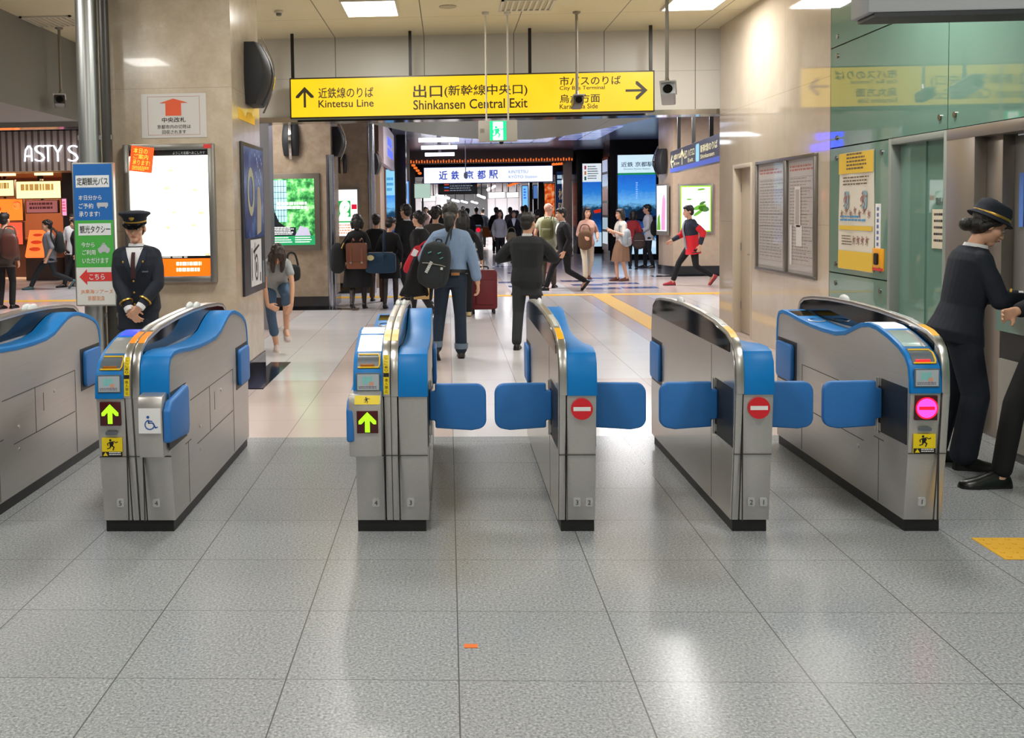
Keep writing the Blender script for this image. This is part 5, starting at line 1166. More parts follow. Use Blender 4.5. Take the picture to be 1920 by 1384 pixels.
pP = simple('woman in black jacket and skirt holding a beige bag, facing the camera', (2.0, 30.8), -4, 1.60, 'f', C_black, C_black, 'bob', skirt=(.48, .21, .18), stride=.12, vox=.013, collar=True)
# far crowd by the inner gates
FG = 'distant people near the inner gates'
far = [(930, 388, 37, 170, C_black, C_black, 'm', 'dark-haired person in black far back, leftmost of the far right cluster'), (957, 388, 39, 200, fab('striped', '77706f'), C_char, 'm', 'far person in striped grey top behind the approaching pair'),
       (968, 394, 34, 160, C_grey, C_char, 'm', 'far person in light grey shirt behind the woman in black'), (980, 386, 40, 190, fab('pale_blue', 'a9bccf'), C_jean, 'm', 'far person in pale blue shirt under the blue advert panel'),
       (985, 382, 42, 185, C_white, C_black, 'f', 'far person in white top with reddish hair near the blue panel'), (1008, 392, 33, 175, C_brown, C_black, 'm', 'far person in brown near the dark pillar'),
       (893, 388, 41, 175, C_black, C_jean, 'm', 'far person in black beyond the red gate light'), (905, 390, 44, 182, C_navy, C_black, 'm', 'far person in navy behind the red gate light'), (876, 390, 34, 178, C_char, C_black, 'm', 'far person in charcoal suit right of the tied-hair man'),
       (798, 383, 42, 10, fab('pale_pink', 'd9b9b4'), C_grey, 'f', 'far person in pale pink hooded top at the white wall'), (822, 384, 30, 176, C_black, C_black, 'm', 'far dark-haired person behind the backpack man, left of his head'), (868, 384, 46, 180, C_black, C_char, 'm', 'very far dark figure between the far lamps')]
for px_, py_, Y_, rz_, tm, bm_, sx_, lb in far:
    c = U(px_, py_, Y_); simple(lb, (c.x, Y_), rz_, max(1.5, min(1.8, c.z)), sx_, tm, bm_, 'short' if sx_ == 'm' else 'bob', stride=.14, vox=.018, face=False, group=None)
# left side passers-by
pQ = simple('man in grey shirt with black backpack walking left past the shop', (-8.85, 22.0), -70, 1.66, 'm', fab('grey_shirt', '77797f'), C_char, 'fuzzy', stride=.42, sleeve=.5, topname='shirt', vox=.011, shoe=mat('shoe_teal', '3a5a5c', .5))
pR = simple('man in white shirt with dark bag strap looking back, beside the shop', (-8.75, 23.2), 20, 1.68, 'm', C_white, C_black, 'short', stride=.1, topname='shirt', vox=.011, sleeve=.5, head=(-25, 0, 0))
pS = simple('man in checked brown shirt with brown shoulder bag at the left photo edge', (-7.82, 17.4), 175, 1.70, 'm', fab('brown_check', '4a3f38'), C_black, 'short', stride=.06, topname='shirt', vox=.010)
pT = simple('dark dressed passer-by mostly hidden behind the information sign', (-8.45, 22.6), -60, 1.62, 'f', C_black, C_black, 'long', stride=.3, vox=.012)
# ================================================================== STATION HALL BEYOND THE GATES
ZC = 3.7
n = NT('metal_slat_ceiling', rough=.25, metal=.35)
c = n.mix(n.joint(n.y, .18, 0, .05), '9297ad', '5a5d6c'); M_slat = n.out(n.mix(n.math('MULTIPLY', n.noise(.7, 2), .6), c, 'aab6e6'))  # bluish tint puts the blue reflections into the slat colour
struct('ceiling', MB().box(-22, 16, 14.2, 38.5, ZC, ZC+.1), M_slat)
M_darkceil = mat('dark_ceiling', '2c2b2c', .4)
struct('ceiling', MB().box(-8, 12, 38.5, 62, 2.9, 3.0).box(-22, 16, 38.4, 38.5, 2.9, 3.8), M_darkceil)
for x, y, p in HALL:  # fixtures added around the unseen concourse fill lamps
    t = thing('ceiling_light', (x, y, ZC), 0, 'added square ceiling light, unseen above the beam, brightening the station hall', 'ceiling light', 'added hall ceiling lights')
    MB().box(-.65, .65, -.65, -.57, -.05, 0).box(-.65, .65, .57, .65, -.05, 0).box(-.65, -.57, -.57, .57, -.05, 0).box(.57, .65, -.57, .57, -.05, 0).build('frame', M_lampframe, t); MB().box(-.57, .57, -.57, .57, -.04, -.01).build('diffuser', mat('added_light_diffuser', 'fff8ee', .4, emit=4.0), t)
M_tube = mat('fluorescent_white', 'f6f8ff', .4, emit=4.0)
for (x0, x1, y, Y) in ((785, 860, 263, 26.5), (790, 857, 277, 29.2), (797, 852, 290, 32.3)):
    a, b = U(x0, y, Y), U(x1, y, Y); t = thing('tube_light', ((a.x+b.x)/2, Y, a.z), 0, {263: 'nearest of three white tube lights above the white station sign', 277: 'middle of three white tube lights above the white station sign', 290: 'farthest of three white tube lights above the white station sign'}[y], 'tube light', 'white tube lights on the hall ceiling')
    L = (b.x-a.x)/2; MB().cyl((-L, 0, 0), (L, 0, 0), .055, n=12).build('tube', M_tube, t); MB().box(-L*.1, L*.1, -.01, .01, .05, ZC-a.z).build('fitting', mat('fitting_grey', '8e8f96', .4), t)
# glowing bluish sheets added to paint blue reflections on the slat ceiling
n = NT('painted_blue_reflection', rough=.15); g = n.math('MAXIMUM', n.joint(n.x, .62, 0, .05), n.joint(n.y, .9, 0, .08))
M_bluerefl = n.out(n.mix(g, n.mix(n.noise(1.3, 3, stretch=(1.6, .5, 1)), '5468c8', 'c3d2f6'), '4a548c'), .62)
t = thing('painted_ceiling_reflection', (1.35, 28.2, ZC), 0, 'large bluish glowing sheet, a painted ceiling reflection behind the exit sign', 'ceiling panel')
MB().box(-1.25, 1.75, -3.4, 3.2, -.03, -.005).build('reflection_sheet', M_bluerefl, t); MB().box(-1.3, -1.25, -3.4, 3.2, -.06, 0).box(1.75, 1.8, -3.4, 3.2, -.06, 0).box(-1.3, 1.8, 3.2, 3.25, -.06, 0).box(-1.3, 1.8, -3.45, -3.4, -.06, 0).build('frame', M_steel, t)  # the steel frame is added along with the painted reflection
t = thing('painted_ceiling_reflection', (3.9, 28.0, ZC), 0, 'narrow bluish glowing sheet, a painted ceiling reflection near the black pillars', 'ceiling panel')
MB().box(-.55, .55, -2.2, 2.6, -.03, -.005).build('reflection_sheet', M_bluerefl, t)
# brown marble columns on the left
n = NT('brown_marble', rough=.2, spec=.5, coat=.15); v = n.noise(6, 7, .6); M_brown = n.out(n.mix(n.math('MULTIPLY', n.noise(30, 4), .4), n.ramp(v, [(.3, '8f7d68'), (.55, 'a3927d'), (.75, 'b3a48f')]), '8a7864'))
struct('wall_left', MB().box(-4.6, -1.95, 16.9, 18.0, .2, ZC), M_brown); struct('baseboard_left', MB().box(-4.62, -1.94, 16.88, 18.02, 0, .2), M_blackstone)
struct('trim_8', MB().cyl((-1.97, 16.92, .0), (-1.97, 16.92, 2.58), .07, n=20), mat('corner_steel', 'b5b8c4', .18, 1.))
struct('wall_left', MB().box(-3.4, -1.50, 20.0, 21.0, .2, ZC), M_brown); struct('baseboard_left', MB().box(-3.42, -1.49, 19.98, 21.02, 0, .2), M_blackstone)
struct('trim_9', MB().cyl((-1.51, 20.02, 0), (-1.51, 20.02, ZC), .07, n=20), mat('corner_steel', 'b5b8c4'))
struct('floor_border', MB().box(-4.8, -1.5, 16.55, 16.88, 0, .004), M_blackstone)
bpy.data.objects['floor_border'].name = 'trim_10'
def spk(px, py, Y, X, rz, label, w, h, d=.2):
    c = U(px, py, Y); speaker((X if X is not None else c.x, Y, c.z), rz, label, w, h, d)
spk(546, 263, 16.9, None, 0, 'black loudspeaker facing the gates on the brown marble column', .28, .52, .16)
spk(634, 266, 17.35, -1.95, 90, 'black loudspeaker with curved band on the side of the brown column', .36, .5, .2)
spk(642, 307, 20.0, None, 0, 'smaller black loudspeaker above the green lit advert', .18, .38, .14)
spk(695, 308, 20.45, -1.5, 90, 'small black loudspeaker on the corner beside the red shop', .3, .42, .16)
def board(name, label, cat, x0, y0, x1, y1, Y, d=.12, frame=.03, fm=None, group=None, back=True):
    a, b = U(x0, y0, Y), U(x1, y1, Y); cx, cz = (a.x+b.x)/2, (a.z+b.z)/2; w, h = (b.x-a.x), (a.z-b.z)
    t = thing(name, (cx, Y, cz), 0, label, cat, group)
    if back: MB().box(-w/2-frame, w/2+frame, .004, d, -h/2-frame, h/2+frame).build('housing', fm or M_post, t, .003)
    return t, w/2, h/2
def emis(name, col, e): return mat(name, col, .35, emit=e)
# lit garden poster
t, w, h = board('light_box', 'lit poster of a green garden on the brown marble column', 'light box', 510, 336, 591, 459, 16.85, .06, .09, mat('lightbox_brown', '6f675c', .4, .4))
n = NT('garden_picture', rough=.3); c = n.ramp(n.noise(7, 6, .62), [(.25, '0c2a16'), (.42, '1f6a34'), (.52, '4fae58'), (.62, '9fdc94'), (.78, 'e8fff0')]); quad(MB(), -w, w, -h, h, 0).build('picture', n.out(c, 1.0), t)
scr = quad(MB(), -w, -w*.32, -h*.3, h*.96, -.004).build('paper_screen', emis('screen_pale_blue', 'a9dbe8', .9), t)
mb = MB()
for k in range(1, 5): quad(mb, -w+(w*.68)*k/5-.004, -w+(w*.68)*k/5+.004, -h*.3, h*.96, -.006)
for k in range(1, 7): quad(mb, -w, -w*.32, -h*.3+h*1.26*k/7-.004, -h*.3+h*1.26*k/7+.004, -.006)
mb.build('lattice', mat('lattice_dark', '35606a', .5), scr)
mb = MB(); poly(mb, [(-w, h*.75), (-w*.96, h*.4), (-w*.9, 0), (-w*.7, -h*.3), (-w*.3, -h*.48), (-w, -h*.48)], -.007); mb.build('dark_curve', mat('garden_dark', '131a22', .4), t)
quad(MB(), -w, w, -h, -h*.72, -.007).build('green_band', emis('band_green', '1f9a5e', .7), t); quad(MB(), -w, w*.1, -h*.72, -h*.46, -.008).build('dark_band', mat('garden_dark2', '1c2733', .4), t)
poly(MB(), [(w*.05, -h*.72), (w*.8, -h*.72), (w*.7, -h*.5), (w*.3, -h*.42)], -.009).build('rock', emis('rock_lilac', 'b9b4cc', .8), t)
mb = bars(MB(), -w*.8, w*.75, h*.06, h*.30, -.010, 2, seed=3, fill=.72); bars(mb, -w*.95, w*.0, -h*.70, -h*.45, -.010, 5, seed=5, fill=.5); bars(mb, -w*.95, -w*.05, -h*.96, -h*.76, -.010, 3, seed=6, fill=.4); bars(mb, w*.05, w*.85, -h*.96, -h*.76, -.010, 3, seed=7, fill=.4); mb.build('print', emis('print_white', 'ffffff', 1.1), t)
# green emblem poster
t, w, h = board('light_box', 'white lit poster with green leaf-like emblem behind the brown column', 'light box', 630, 356, 671, 442, 19.95, .05, .04, mat('lightbox_grey', '8a857c', .4, .4))
quad(MB(), -w, w, -h, h, 0).build('screen', emis('screen_white', 'fbfffd', 1.15), t)
quad(MB(), -w*.9, w*.35, -h*.18, h*.52, -.004).build('green_square', emis('emblem_green', '17b04e', .8), t)
mb = MB(); P_ = [(-.55, -.28), (-.30, .02), (.0, .18), (.12, .42), (-.05, .55), (-.3, .5), (-.42, .25), (-.35, -.02), (-.1, -.18), (.1, -.08)]

sp_ = smoothpath([(w*a-.06*w, h*b*.75) for a, b in P_], 6)
for q_, s_ in enumerate(sp_): poly(mb, circ(s_.x, s_.y, .034+.014*math.sin(q_*.06), 12), -.006-q_*.00004)
mb.build('emblem_stroke', emis('screen_white', 'fbfffd', 1.15), t)
quad(MB(), w*.45, w*.95, h*.15, h*.36, -.004).build('red_mark', emis('mark_red', 'e0183c', .8), t)
mb = quad(MB(), -w*.95, w*.9, -h*.42, -h*.36, -.004); mb.build('green_line', emis('emblem_green', '17b04e', .8), t)
bars(MB(), -w*.9, w*.9, -h*.95, -h*.5, -.004, 4, seed=4).build('print', emis('print_coral', 'f0a080', .8), t)
# shop front on the left of the hall
struct('wall_left', MB().box(-1.60, -1.42, 21.25, 22.6, 0, ZC), mat('shop_wall_beige', 'a08974', .4))
struct('wall_left', MB().box(-4.2, -1.62, 26.4, 26.6, 0, ZC), mat('shop_inside_wall', '9a6a50', .5))
t = thing('shop_sign', (-1.42, 23.0, 3.0), 90, 'pale hanging shop sign with blue lettering above the red shop', 'sign')
MB().box(-2.0, 2.2, -.10, 0, -.38, .5).build('panel', mat('sign_pale_pink', 'b9aaae', .4), t)
mb = MB()
bars(mb, -.5, 1.4, -.2, .28, -.104, 2, seed=5, fill=.75); t_ = t
for y_ in (-1.8, 0, 1.9): MB().box(y_-.03, y_+.03, -.08, -.02, .5, ZC-3.0).build('hanger', M_post, t); mb.build('print', emis('print_blue_lit', '5a6cff', 1.3), t)
for (x0, y0, x1, y1, Y, c, e, lb) in ((701, 372, 711, 388, 25.0, 'ff2a1c', 1.6, 'upper glowing red sign inside the left hall shop'), (701, 397, 711, 412, 25.2, 'ff6a4a', 1.3, 'lower glowing orange-red sign inside the left hall shop')):
    t, w, h = board('lit_sign', lb, 'sign', x0, y0, x1, y1, Y, .08, .02); quad(MB(), -w, w, -h, h, 0).build('face', emis('sign_'+c, c, e), t); bars(MB(), -w*.8, w*.8, -h*.7, h*.7, -.004, 2, seed=2).build('print', emis('print_pale', 'ffe0d0', 1.2), t)
    MB().box(-.02, .02, .08, .12, -h-.02-(0), ZC-t.location.z).build('hanger', M_post, t)
def sea(name, seed, horizon=.42):
    n = NT(name, rough=.3); g = n.math('ADD', n.z, n.math('MULTIPLY', n.math('SUBTRACT', n.noise(4+seed, 6, .65, stretch=(1, 1, 2.2)), .5), .55))
    return n.out(n.ramp(n.math('ADD', n.math('MULTIPLY', g, .36), .5), [(.08, 'cfe6f5'), (.16, '1c5fa8'), (.34, '0b2f6b'), (.46, '123a52'), (.52, '6fb4e6'), (.66, '2a7fd8'), (.9, '1a4fc0')]), 1.0)
struct('pillar', MB().box(U(745, 408, 27.6).x, U(762, 408, 27.6).x, 27.6, 28.4, 0, ZC), mat('black_pillar', '101013', .2)); bpy.data.objects['pillar'].name = 'wall_left'
t, w, h = board('light_box', 'tall blue lit poster left of the black pillar', 'light box', 723, 318, 742, 466, 27.3, .1, .02)
quad(MB(), -w, w, -h, h, 0).build('picture', sea('poster_sea_left', 1), t); quad(MB(), -w, w, h*.35, h, -.004).build('header', emis('header_cyan', '8fd4f2', .9), t); bars(MB(), -w*.8, w*.8, h*.4, h*.8, -.008, 3, seed=3).build('print', emis('print_teal', '4a9fd0', .7), t); MB().box(-w-.02, w+.02, .004, .1, -t.location.z, -h).build('stand', M_post, t)
t, w, h = board('light_strip', 'thin vertical blue light strip beside the black pillar', 'light strip', 763, 340, 767, 415, 30.0, .05, .02); quad(MB(), -w, w, -h, h, 0).build('face', emis('strip_lit_blue', '5f9dff', 1.3), t); MB().box(-.06, .06, .05, .1, -t.location.z, ZC-t.location.z).build('post', M_dsteel, t)
# black pillars with lit adverts on the right
M_bp = mat('black_pillar', '101013', .2)
struct('wall_right', MB().box(4.98, 6.5, 31.3, 32.6, 0, ZC), M_bp)
struct('wall_right', MB().box(4.6, 5.5, 36.2, 37.4, 0, ZC), M_bp)
struct('wall_right', MB().box(5.5, 14, 37.5, 37.7, 0, ZC).box(6.5, 14, 32.0, 32.3, 0, ZC), mat('dim_wall', '55504c', .5))
t, w, h = board('light_box', 'large blue lit station advert on the nearer black pillar', 'light box', 1158, 291, 1230, 476, 31.25, .05, .03)
quad(MB(), -w, w, -h, h, 0).build('picture', sea('poster_sea_temple', 2), t)
hd = quad(MB(), -w, w, h*.64, h, -.004).build('header', emis('header_pale', 'cfeaf5', 1.0), t); quad(MB(), -w, w, h*.60, h*.64, -.004).build('green_line', emis('header_green', '1f9a5a', .7), t)
MB().text('近鉄 京都駅', -w*.82, w*.86, h*.76, h*.86, -.008, bold=.01).text('Kintetsu Kyoto Station', -w*.68, w*.7, h*.695, h*.735, -.008).build('lettering', mat('ink_blue', '2a5a94', .5), hd)
mb = MB(); rnd = random.Random(8)
for k in range(26): x = -w*.95+k*w*1.9/25; s_ = rnd.uniform(.03, .10); mb.py(circ(x, -.30*h+rnd.uniform(-.02, .04), s_, 9), -.006, -.004)
poly(mb, [(-.2, -.3*h), (.45, -.3*h), (.36, -.2*h), (.52, -.2*h), (.15, -.08*h), (-.25, -.2*h), (-.12, -.2*h)], -.007); mb.build('treeline', mat('treeline_dark', '12304a', .5), t)
quad(MB(), -w, w, -h, -h*.86, -.004).build('pale_base', emis('base_pale', 'b9dcf2', .9), t); bars(MB(), -.03, .03, h*.1, h*.45, -.006, 8, seed=1).build('print', emis('print_sky', '9cc8f5', .9), t)
t, w, h = board('light_box', 'blue sea advert with platform letters on the farther black pillar', 'light box', 1092, 307, 1128, 462, 36.15, .05, .03)
quad(MB(), -w, w, -h, h, 0).build('picture', sea('poster_sea_boat', 3), t); hd = quad(MB(), -w, w, h*.56, h, -.004).build('header', emis('header_white', 'e3edf2', 1.0), t)
for k, c in enumerate(('c2405a', 'e0904a', '2f6a4a')): quad(MB(), -w*.8, -w*.6, h*(.86-.13*k), h*(.95-.13*k), -.008).build('route_mark', emis('route_'+c, c, .6), hd)
bars(MB(), -w*.45, w*.7, h*.6, h*.94, -.008, 6, seed=6, fill=.4).build('print', mat('print_grey_blue', '7f93a0', .5), hd)
poly(MB(), [(w*.15, -h*.13), (w*.95, -h*.09), (w*.9, -h*.18), (w*.25, -h*.2)], -.006).build('red_boat', emis('boat_red', 'e0301c', .8), t); quad(MB(), -w, w, -h, -h*.66, -.005).build('pale_base', emis('base_pale', 'b9dcf2', .9), t)
t = thing('light_box', (4.97, 32.0, 1.7), -90, 'column of small lit notices on the side of the black pillar', 'light box')
MB().box(-.6, .6, -.03, 0, -1.4, 1.5).build('housing', M_bp, t)
for k, c in enumerate(('b9c9e6', '9fb6d6', '7a4038', '6a4a48', 'a9c4d0', 'd6e6ee')): quad(MB(), -.5, .5, 1.05-.45*k, 1.42-.45*k, -.034).build('panel', emis('side_'+c, c, .75), t)
struct('trim_11', MB().box(4.18, 4.5, 36.8, 37.2, 0, ZC), mat('pink_steel', '8d7a74', .25, .9))
t, w, h = board('banner', 'dark blue vertical banner with large pale characters, right of the inner gates', 'banner', 1043, 322, 1062, 450, 38.0, .08, .03)
quad(MB(), -w, w, -h, h, 0).build('face', mat('banner_navy', '132a54', .4, emit=.5), t); MB().text('松', -w*.6, w*.75, h*.18, h*.5, -.004).text('阪', -w*.6, w*.75, -h*.22, h*.1, -.004).build('lettering', emis('banner_gold', 'b59a70', .7), t); bars(MB(), -w*.8, w*.6, h*.6, h*.9, -.004, 2, seed=4, fill=.7).build('print', emis('print_pale_blue', 'bfe0f5', .9), t); MB().box(-w, w, .01, .08, -t.location.z, -h).build('stand', M_post, t)
t, w, h = board('light_box', 'orange and red lit advert beyond the dark banner', 'light box', 1021, 345, 1040, 425, 42, .08, .03); n = NT('poster_autumn', rough=.3); quad(MB(), -w, w, -h, h, 0).build('picture', n.out(n.ramp(n.noise(5, 4), [(.3, '8a2a14'), (.48, 'e0551c'), (.6, 'f0a060'), (.75, 'a9dcf0')]), .9), t); MB().box(-w, w, .01, .08, -t.location.z, -h).build('stand', M_post, t)
t, w, h = board('light_box', 'narrow pale blue lit panel at the edge of the white wall', 'light box', 979, 349, 990, 396, 44, .08, .03); quad(MB(), -w, w, -h, h, 0).build('face', emis('panel_blue', '6fb2f0', 1.1), t); bars(MB(), -w*.5, w*.5, -h*.1, h*.8, -.004, 4, seed=2).build('print', emis('ink_blue_lit', '2a5ad0', .6), t); MB().box(-w, w, .01, .08, -t.location.z, -h).build('stand', M_post, t)
t, w, h = board('light_box', 'small dim blue panel between two dark posts', 'light box', 1000, 348, 1008, 372, 43, .08, .03); quad(MB(), -w, w, -h, h, 0).build('face', emis('panel_blue_dim', '5a86c8', .8), t); MB().box(-w, w, .01, .08, -t.location.z, -h).build('stand', M_post, t)
for x0, x1, Y in ((993, 999, 42.5), (1010, 1020, 41.0)):
    a = U(x0, 408, Y); b = U(x1, 408, Y); struct('trim_12', MB().box(a.x, b.x, Y, Y+.4, 0, 2.9), M_post)
# white lit station sign across the inner entrance
t, w, h = board('station_sign', 'long white lit station sign with blue characters above the inner gates', 'sign', 795, 315, 1036, 340, 37.0, .2, .03, mat('sign_blue_edge', '2a48c0', .4))
fc = quad(MB(), -w, w, -h, h, 0).build('face', emis('sign_lit_white', 'f4f8ff', 1.15), t); XX = lambda px: -w+2*w*(px-795)/(1036-795)
mb = MB()
for ch, a, b in (('近', 823, 839), ('鉄', 846, 861), ('京', 873, 888), ('都', 895, 911), ('駅', 917, 934)): mb.text(ch, XX(a), XX(b), -h*.58, h*.58, -.006, bold=.02)
mb.build('characters', emis('ink_sign_blue', '2050d8', .5), fc); MB().text('KINTETSU', XX(954), XX(990), h*.12, h*.5, -.006).text('KYŌTO Station', XX(954), XX(1007), -h*.52, -h*.06, -.006).build('lettering', emis('ink_sign_pale', '5a8ae0', .6), fc)
for px_ in (830, 1000): q = XX(px_); MB().box(q-.05, q+.05, .05, .12, h+.03, ZC-t.location.z).build('hanger', M_post, t)
c = U(873, 305, 36.0)
t = thing('surveillance_camera', (U(873, 328, 30).x, 30.0, U(873, 328, 30).z), 0, 'small grey camera on a long thin rod before the white station sign', 'surveillance camera'); MB().cyl((0, 0, .05), (0, 0, ZC-t.location.z), .012, n=8).build('rod', mat('rod_pale', 'b5b3ae', .4), t); MB().lathe([(.0, .08), (.045, .06), (.055, -.02), (.04, -.09), (.0, -.11)], n=14).build('housing', mat('camera_dome', '8a92a0', .3), t)
# orange lamp rows
M_or = emis('lamp_orange', 'f0742c', 1.1)
a, b = U(768, 303, 35.5), U(1075, 297, 35.5)
t = thing('lamp_row', ((a.x+b.x)/2, 35.5, a.z), 0, 'long row of small orange lamps above the white station sign', 'lamp row'); L = (b.x-a.x)/2
MB().box(-L, L, .02, .12, -.09, ZC-.002-a.z).build('bulkhead', mat('bulkhead_brown', '5a4a44', .4), t)
mb = MB()
for k in range(60): x = -L+.05+(2*L-.1)*k/59; MB().box(x-.02, x+.02, -.01, .03, -.06, .045-.03*(k % 2)).build('lamp', M_or, t)
for pts, lb in ((((775, 310), (787, 325)), 'short slanted row of orange lamps left of the white station sign'), (((893, 348), (878, 362)), 'orange lamp row slanting under the middle of the station sign'), (((976, 340), (955, 348)), 'orange lamp row slanting under the right of the station sign'), (((1038, 308), (1052, 307)), 'three orange lamps right of the white station sign')):
    (x0, y0), (x1, y1) = pts; Y0, Y1 = 39.0, 39.9
    A, B = U(x0, y0, Y0 if y0 > 330 else 36.6), U(x1, y1, Y1 if y0 > 330 else 37.0); t = thing('lamp_row', A, 0, lb, 'lamp row', 'orange lamp rows'); D = B-A
    MB().tube([(0, .03, .05), D+V((0, .03, .05))], .03, 8).build('rail', M_post, t); MB().box(-.02, .02, .03, .06, .05, (ZC if y0 < 330 else 2.95)-A.z).build('hanger', M_post, t)
    n_ = 7 if y0 > 330 else 4
    for k in range(n_): MB().ball(D*(k/(n_-1)), (.075, .05, .05), 8).build('lamp', M_or, t)
# inner hall: white walls, hanging panels, lamps
M_wh = mat('inner_white_wall', 'cfc6c8', .35)
q0, q1 = U(915, 400, 47), U(983, 400, 47)
n = NT('white_panel_wall', rough=.35); M_wp = n.out(n.mix(n.joint(n.x, .55, 0, .05), 'd6ced0', 'a39a9c'))
struct('wall_right', MB().box(q0.x, 12, 47, 47.3, 0, 2.9), M_wp)
a, b = U(786, 400, 45), U(838, 400, 45); struct('wall_left', MB().box(-8, b.x, 45.5, 45.8, 0, 2.9), M_wp)
struct('wall_front', MB().box(-8, 12, 61, 61.3, 0, 3.0), mat('far_wall', '9a9a9c', .4))
struct('wall_left', MB().box(-8, -1.2, 37.5, 37.7, 0, ZC), mat('dim_wall', '55504c'))
for (x0, y0, x1, y1, Y, lb) in ((916, 361, 947, 371, 40.0, 'wide white lit panel hanging before the white inner wall'), (950, 361, 972, 370, 40.0, 'shorter white lit panel right of the wide one, before the inner wall'), (789, 368, 817, 377, 41.0, 'white lit panel low on the left of the inner hall')):
    t, w, h = board('lit_sign', lb, 'lit sign', x0, y0, x1, y1, Y, .1, .02, M_lampframe); quad(MB(), -w, w, -h, h, 0).build('face', emis('panel_lit_white', 'ffffff', 2.2), t)
    for s_ in (-.7, .7): MB().cyl((w*s_, .05, h), (w*s_, .05, 2.9-t.location.z), .025, n=8).build('hanger', M_steel, t)
for (x0, y0, x1, y1, Y, lb) in ((819, 366, 826, 368, 44, 'tiny far lamp bar, leftmost under the dark inner ceiling'), (826, 368, 842, 372, 43, 'far slanted lamp bar right of the low left panel'), (848, 375, 860, 378, 50, 'far lamp bar, third from left under the dark ceiling'), (865, 377, 876, 380, 54, 'far lamp bar, fourth from left under the dark ceiling'), (884, 378, 895, 381, 57, 'far lamp bar nearest the end wall'), (914, 356, 928, 349, 42, 'slanted lamp bar rising to the right in the inner hall'), (896, 366, 909, 371, 43, 'bent lamp bar left of the wide lit panel')):
    A, B = U(x0, y0, Y), U(x1, y1, Y+.4); t = thing('lamp_bar', A, 0, lb, 'lamp', 'lamp bars of the inner hall'); D = B-A; MB().tube([(0, 0, 0), D], .05, 10).build('tube', M_tube, t); MB().box(D.x/2-.02, D.x/2+.02, -.02, .02, D.z/2+.03, max(.05+D.z/2, 2.92-A.z)).build('hanger', M_post, t)
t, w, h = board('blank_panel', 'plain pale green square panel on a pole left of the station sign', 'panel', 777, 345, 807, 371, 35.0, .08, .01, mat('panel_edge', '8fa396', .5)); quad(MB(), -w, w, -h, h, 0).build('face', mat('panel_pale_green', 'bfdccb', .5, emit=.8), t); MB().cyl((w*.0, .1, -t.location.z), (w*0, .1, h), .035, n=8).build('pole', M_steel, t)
t, w, h = board('departure_board', 'black departure board with coloured rows hanging under the station sign', 'departure board', 822, 342, 894, 363, 37.6, .15, .02, mat('board_black', '0b0b0d', .3))
quad(MB(), -w, w, -h, h, 0).build('face', mat('board_face', '111214', .3), t)
for k, c in enumerate(('e0503c', '4a7fe0', 'e0503c')): quad(MB(), -w*.7, -w*.45, h*(.5-.5*k), h*(.7-.5*k), -.005).build('row_mark', emis('row_'+c, c, .8), t)
bars(MB(), -w*.4, w*.8, -h*.7, h*.8, -.005, 4, seed=7, fill=.4).build('print', emis('print_dim', '9fb0c0', .6), t); MB().box(-.05, .05, .05, .1, h, ZC-t.location.z).build('hanger', M_post, t)
for (px_, lb) in ((897, 'inner ticket gate with small red light, left of the orange barrier'), (872, 'inner ticket gate left of the red-lit one')):
    c = U(px_, 440, 39); t = thing('ticket_gate', (c.x, 39, 0), 0, lb, 'ticket gate', 'inner ticket gates'); MB().px([(0, 0), (0, .9), (.1, 1.0), (1.5, 1.0), (1.6, .9), (1.6, 0)], -.12, .12).build('housing', M_ss, t, .01); MB().py(circ(0, .85, .08, 16), -.02, 0).build('light', emis('led_red', 'ff0a2a', 1.6), t); MB().box(-.12, .12, .2, 1.4, 1.0, 1.02).build('top', M_blue, t)
c = U(915, 430, 39.5); t = thing('barrier', (c.x, 39.5, 0), 0, 'low orange barrier panel beside the inner gates', 'barrier'); MB().box(-.22, .24, 0, .06, .55, .95).build('panel', mat('barrier_orange', 'b5651c', .5), t); MB().box(-.22, -.18, 0, .06, 0, .55).build('leg', M_steel, t); MB().box(.20, .24, 0, .06, 0, .55).build('leg', M_steel, t)
# ------------------------------------------------------------------ right-hand column and direction sign
n = NT('pale_marble', rough=.2, spec=.5, coat=.15); M_pm = n.out(n.mix(n.noise(7, 6, .6), 'a8937c', 'bda994'))
rp = [(5.30, 24.05), (10, 24.05), (10, 26), (5.5, 26), (5.12, 24.80)]
struct('wall_right', MB().pz(rp, .22, ZC), M_pm); struct('baseboard_right', MB().pz([(5.285, 24.03), (10, 24.03), (10, 26.02), (5.48, 26.02), (5.10, 24.79)], 0, .22), M_blackstone)
struct('trim_13', MB().box(4.75, 6.9, 23.65, 24.03, 0, .004), M_blackstone)
t, w, h = board('light_box', 'lit white poster with green border and leaves on the right column', 'light box', 1276, 349, 1333, 434, 24.0, .05, .05, mat('lightbox_grey', '8a857c'))
quad(MB(), -w, w, -h, h, 0).build('border', emis('border_lime', '86e01c', 1.0), t); quad(MB(), -w*.93, w*.93, -h*.95, h*.95, -.004).build('screen', emis('screen_white', 'fbfffd', 1.15), t)
lf = emis('leaf_green', '5f9a30', .7); lf2 = emis('leaf_dark', '3f6a30', .6)
for cx, cz, a, b, m, ro in ((.15, .05, .2, .07, lf, .3), (.3, .0, .16, .09, lf2, -.2), (.1, -.12, .18, .05, lf, .6), (-.18, -.62*h/.55, .2, .08, lf, 0), (.2, .62*h/.55, .12, .03, lf, .1), (-.25, .3, .08, .025, lf, 0), (.25, .18, .1, .04, lf2, .4)):
    cx, cz, a, b = cx*.62, cz*.75, a*.8, b*.8
    poly(MB(), [(cx+a*math.cos(q)*math.cos(ro)-b*math.sin(q)*math.sin(ro), cz+a*math.cos(q)*math.sin(ro)+b*math.sin(q)*math.cos(ro)) for q in [k*2*math.pi/14 for k in range(14)]], -.008).build('leaf', m, t)
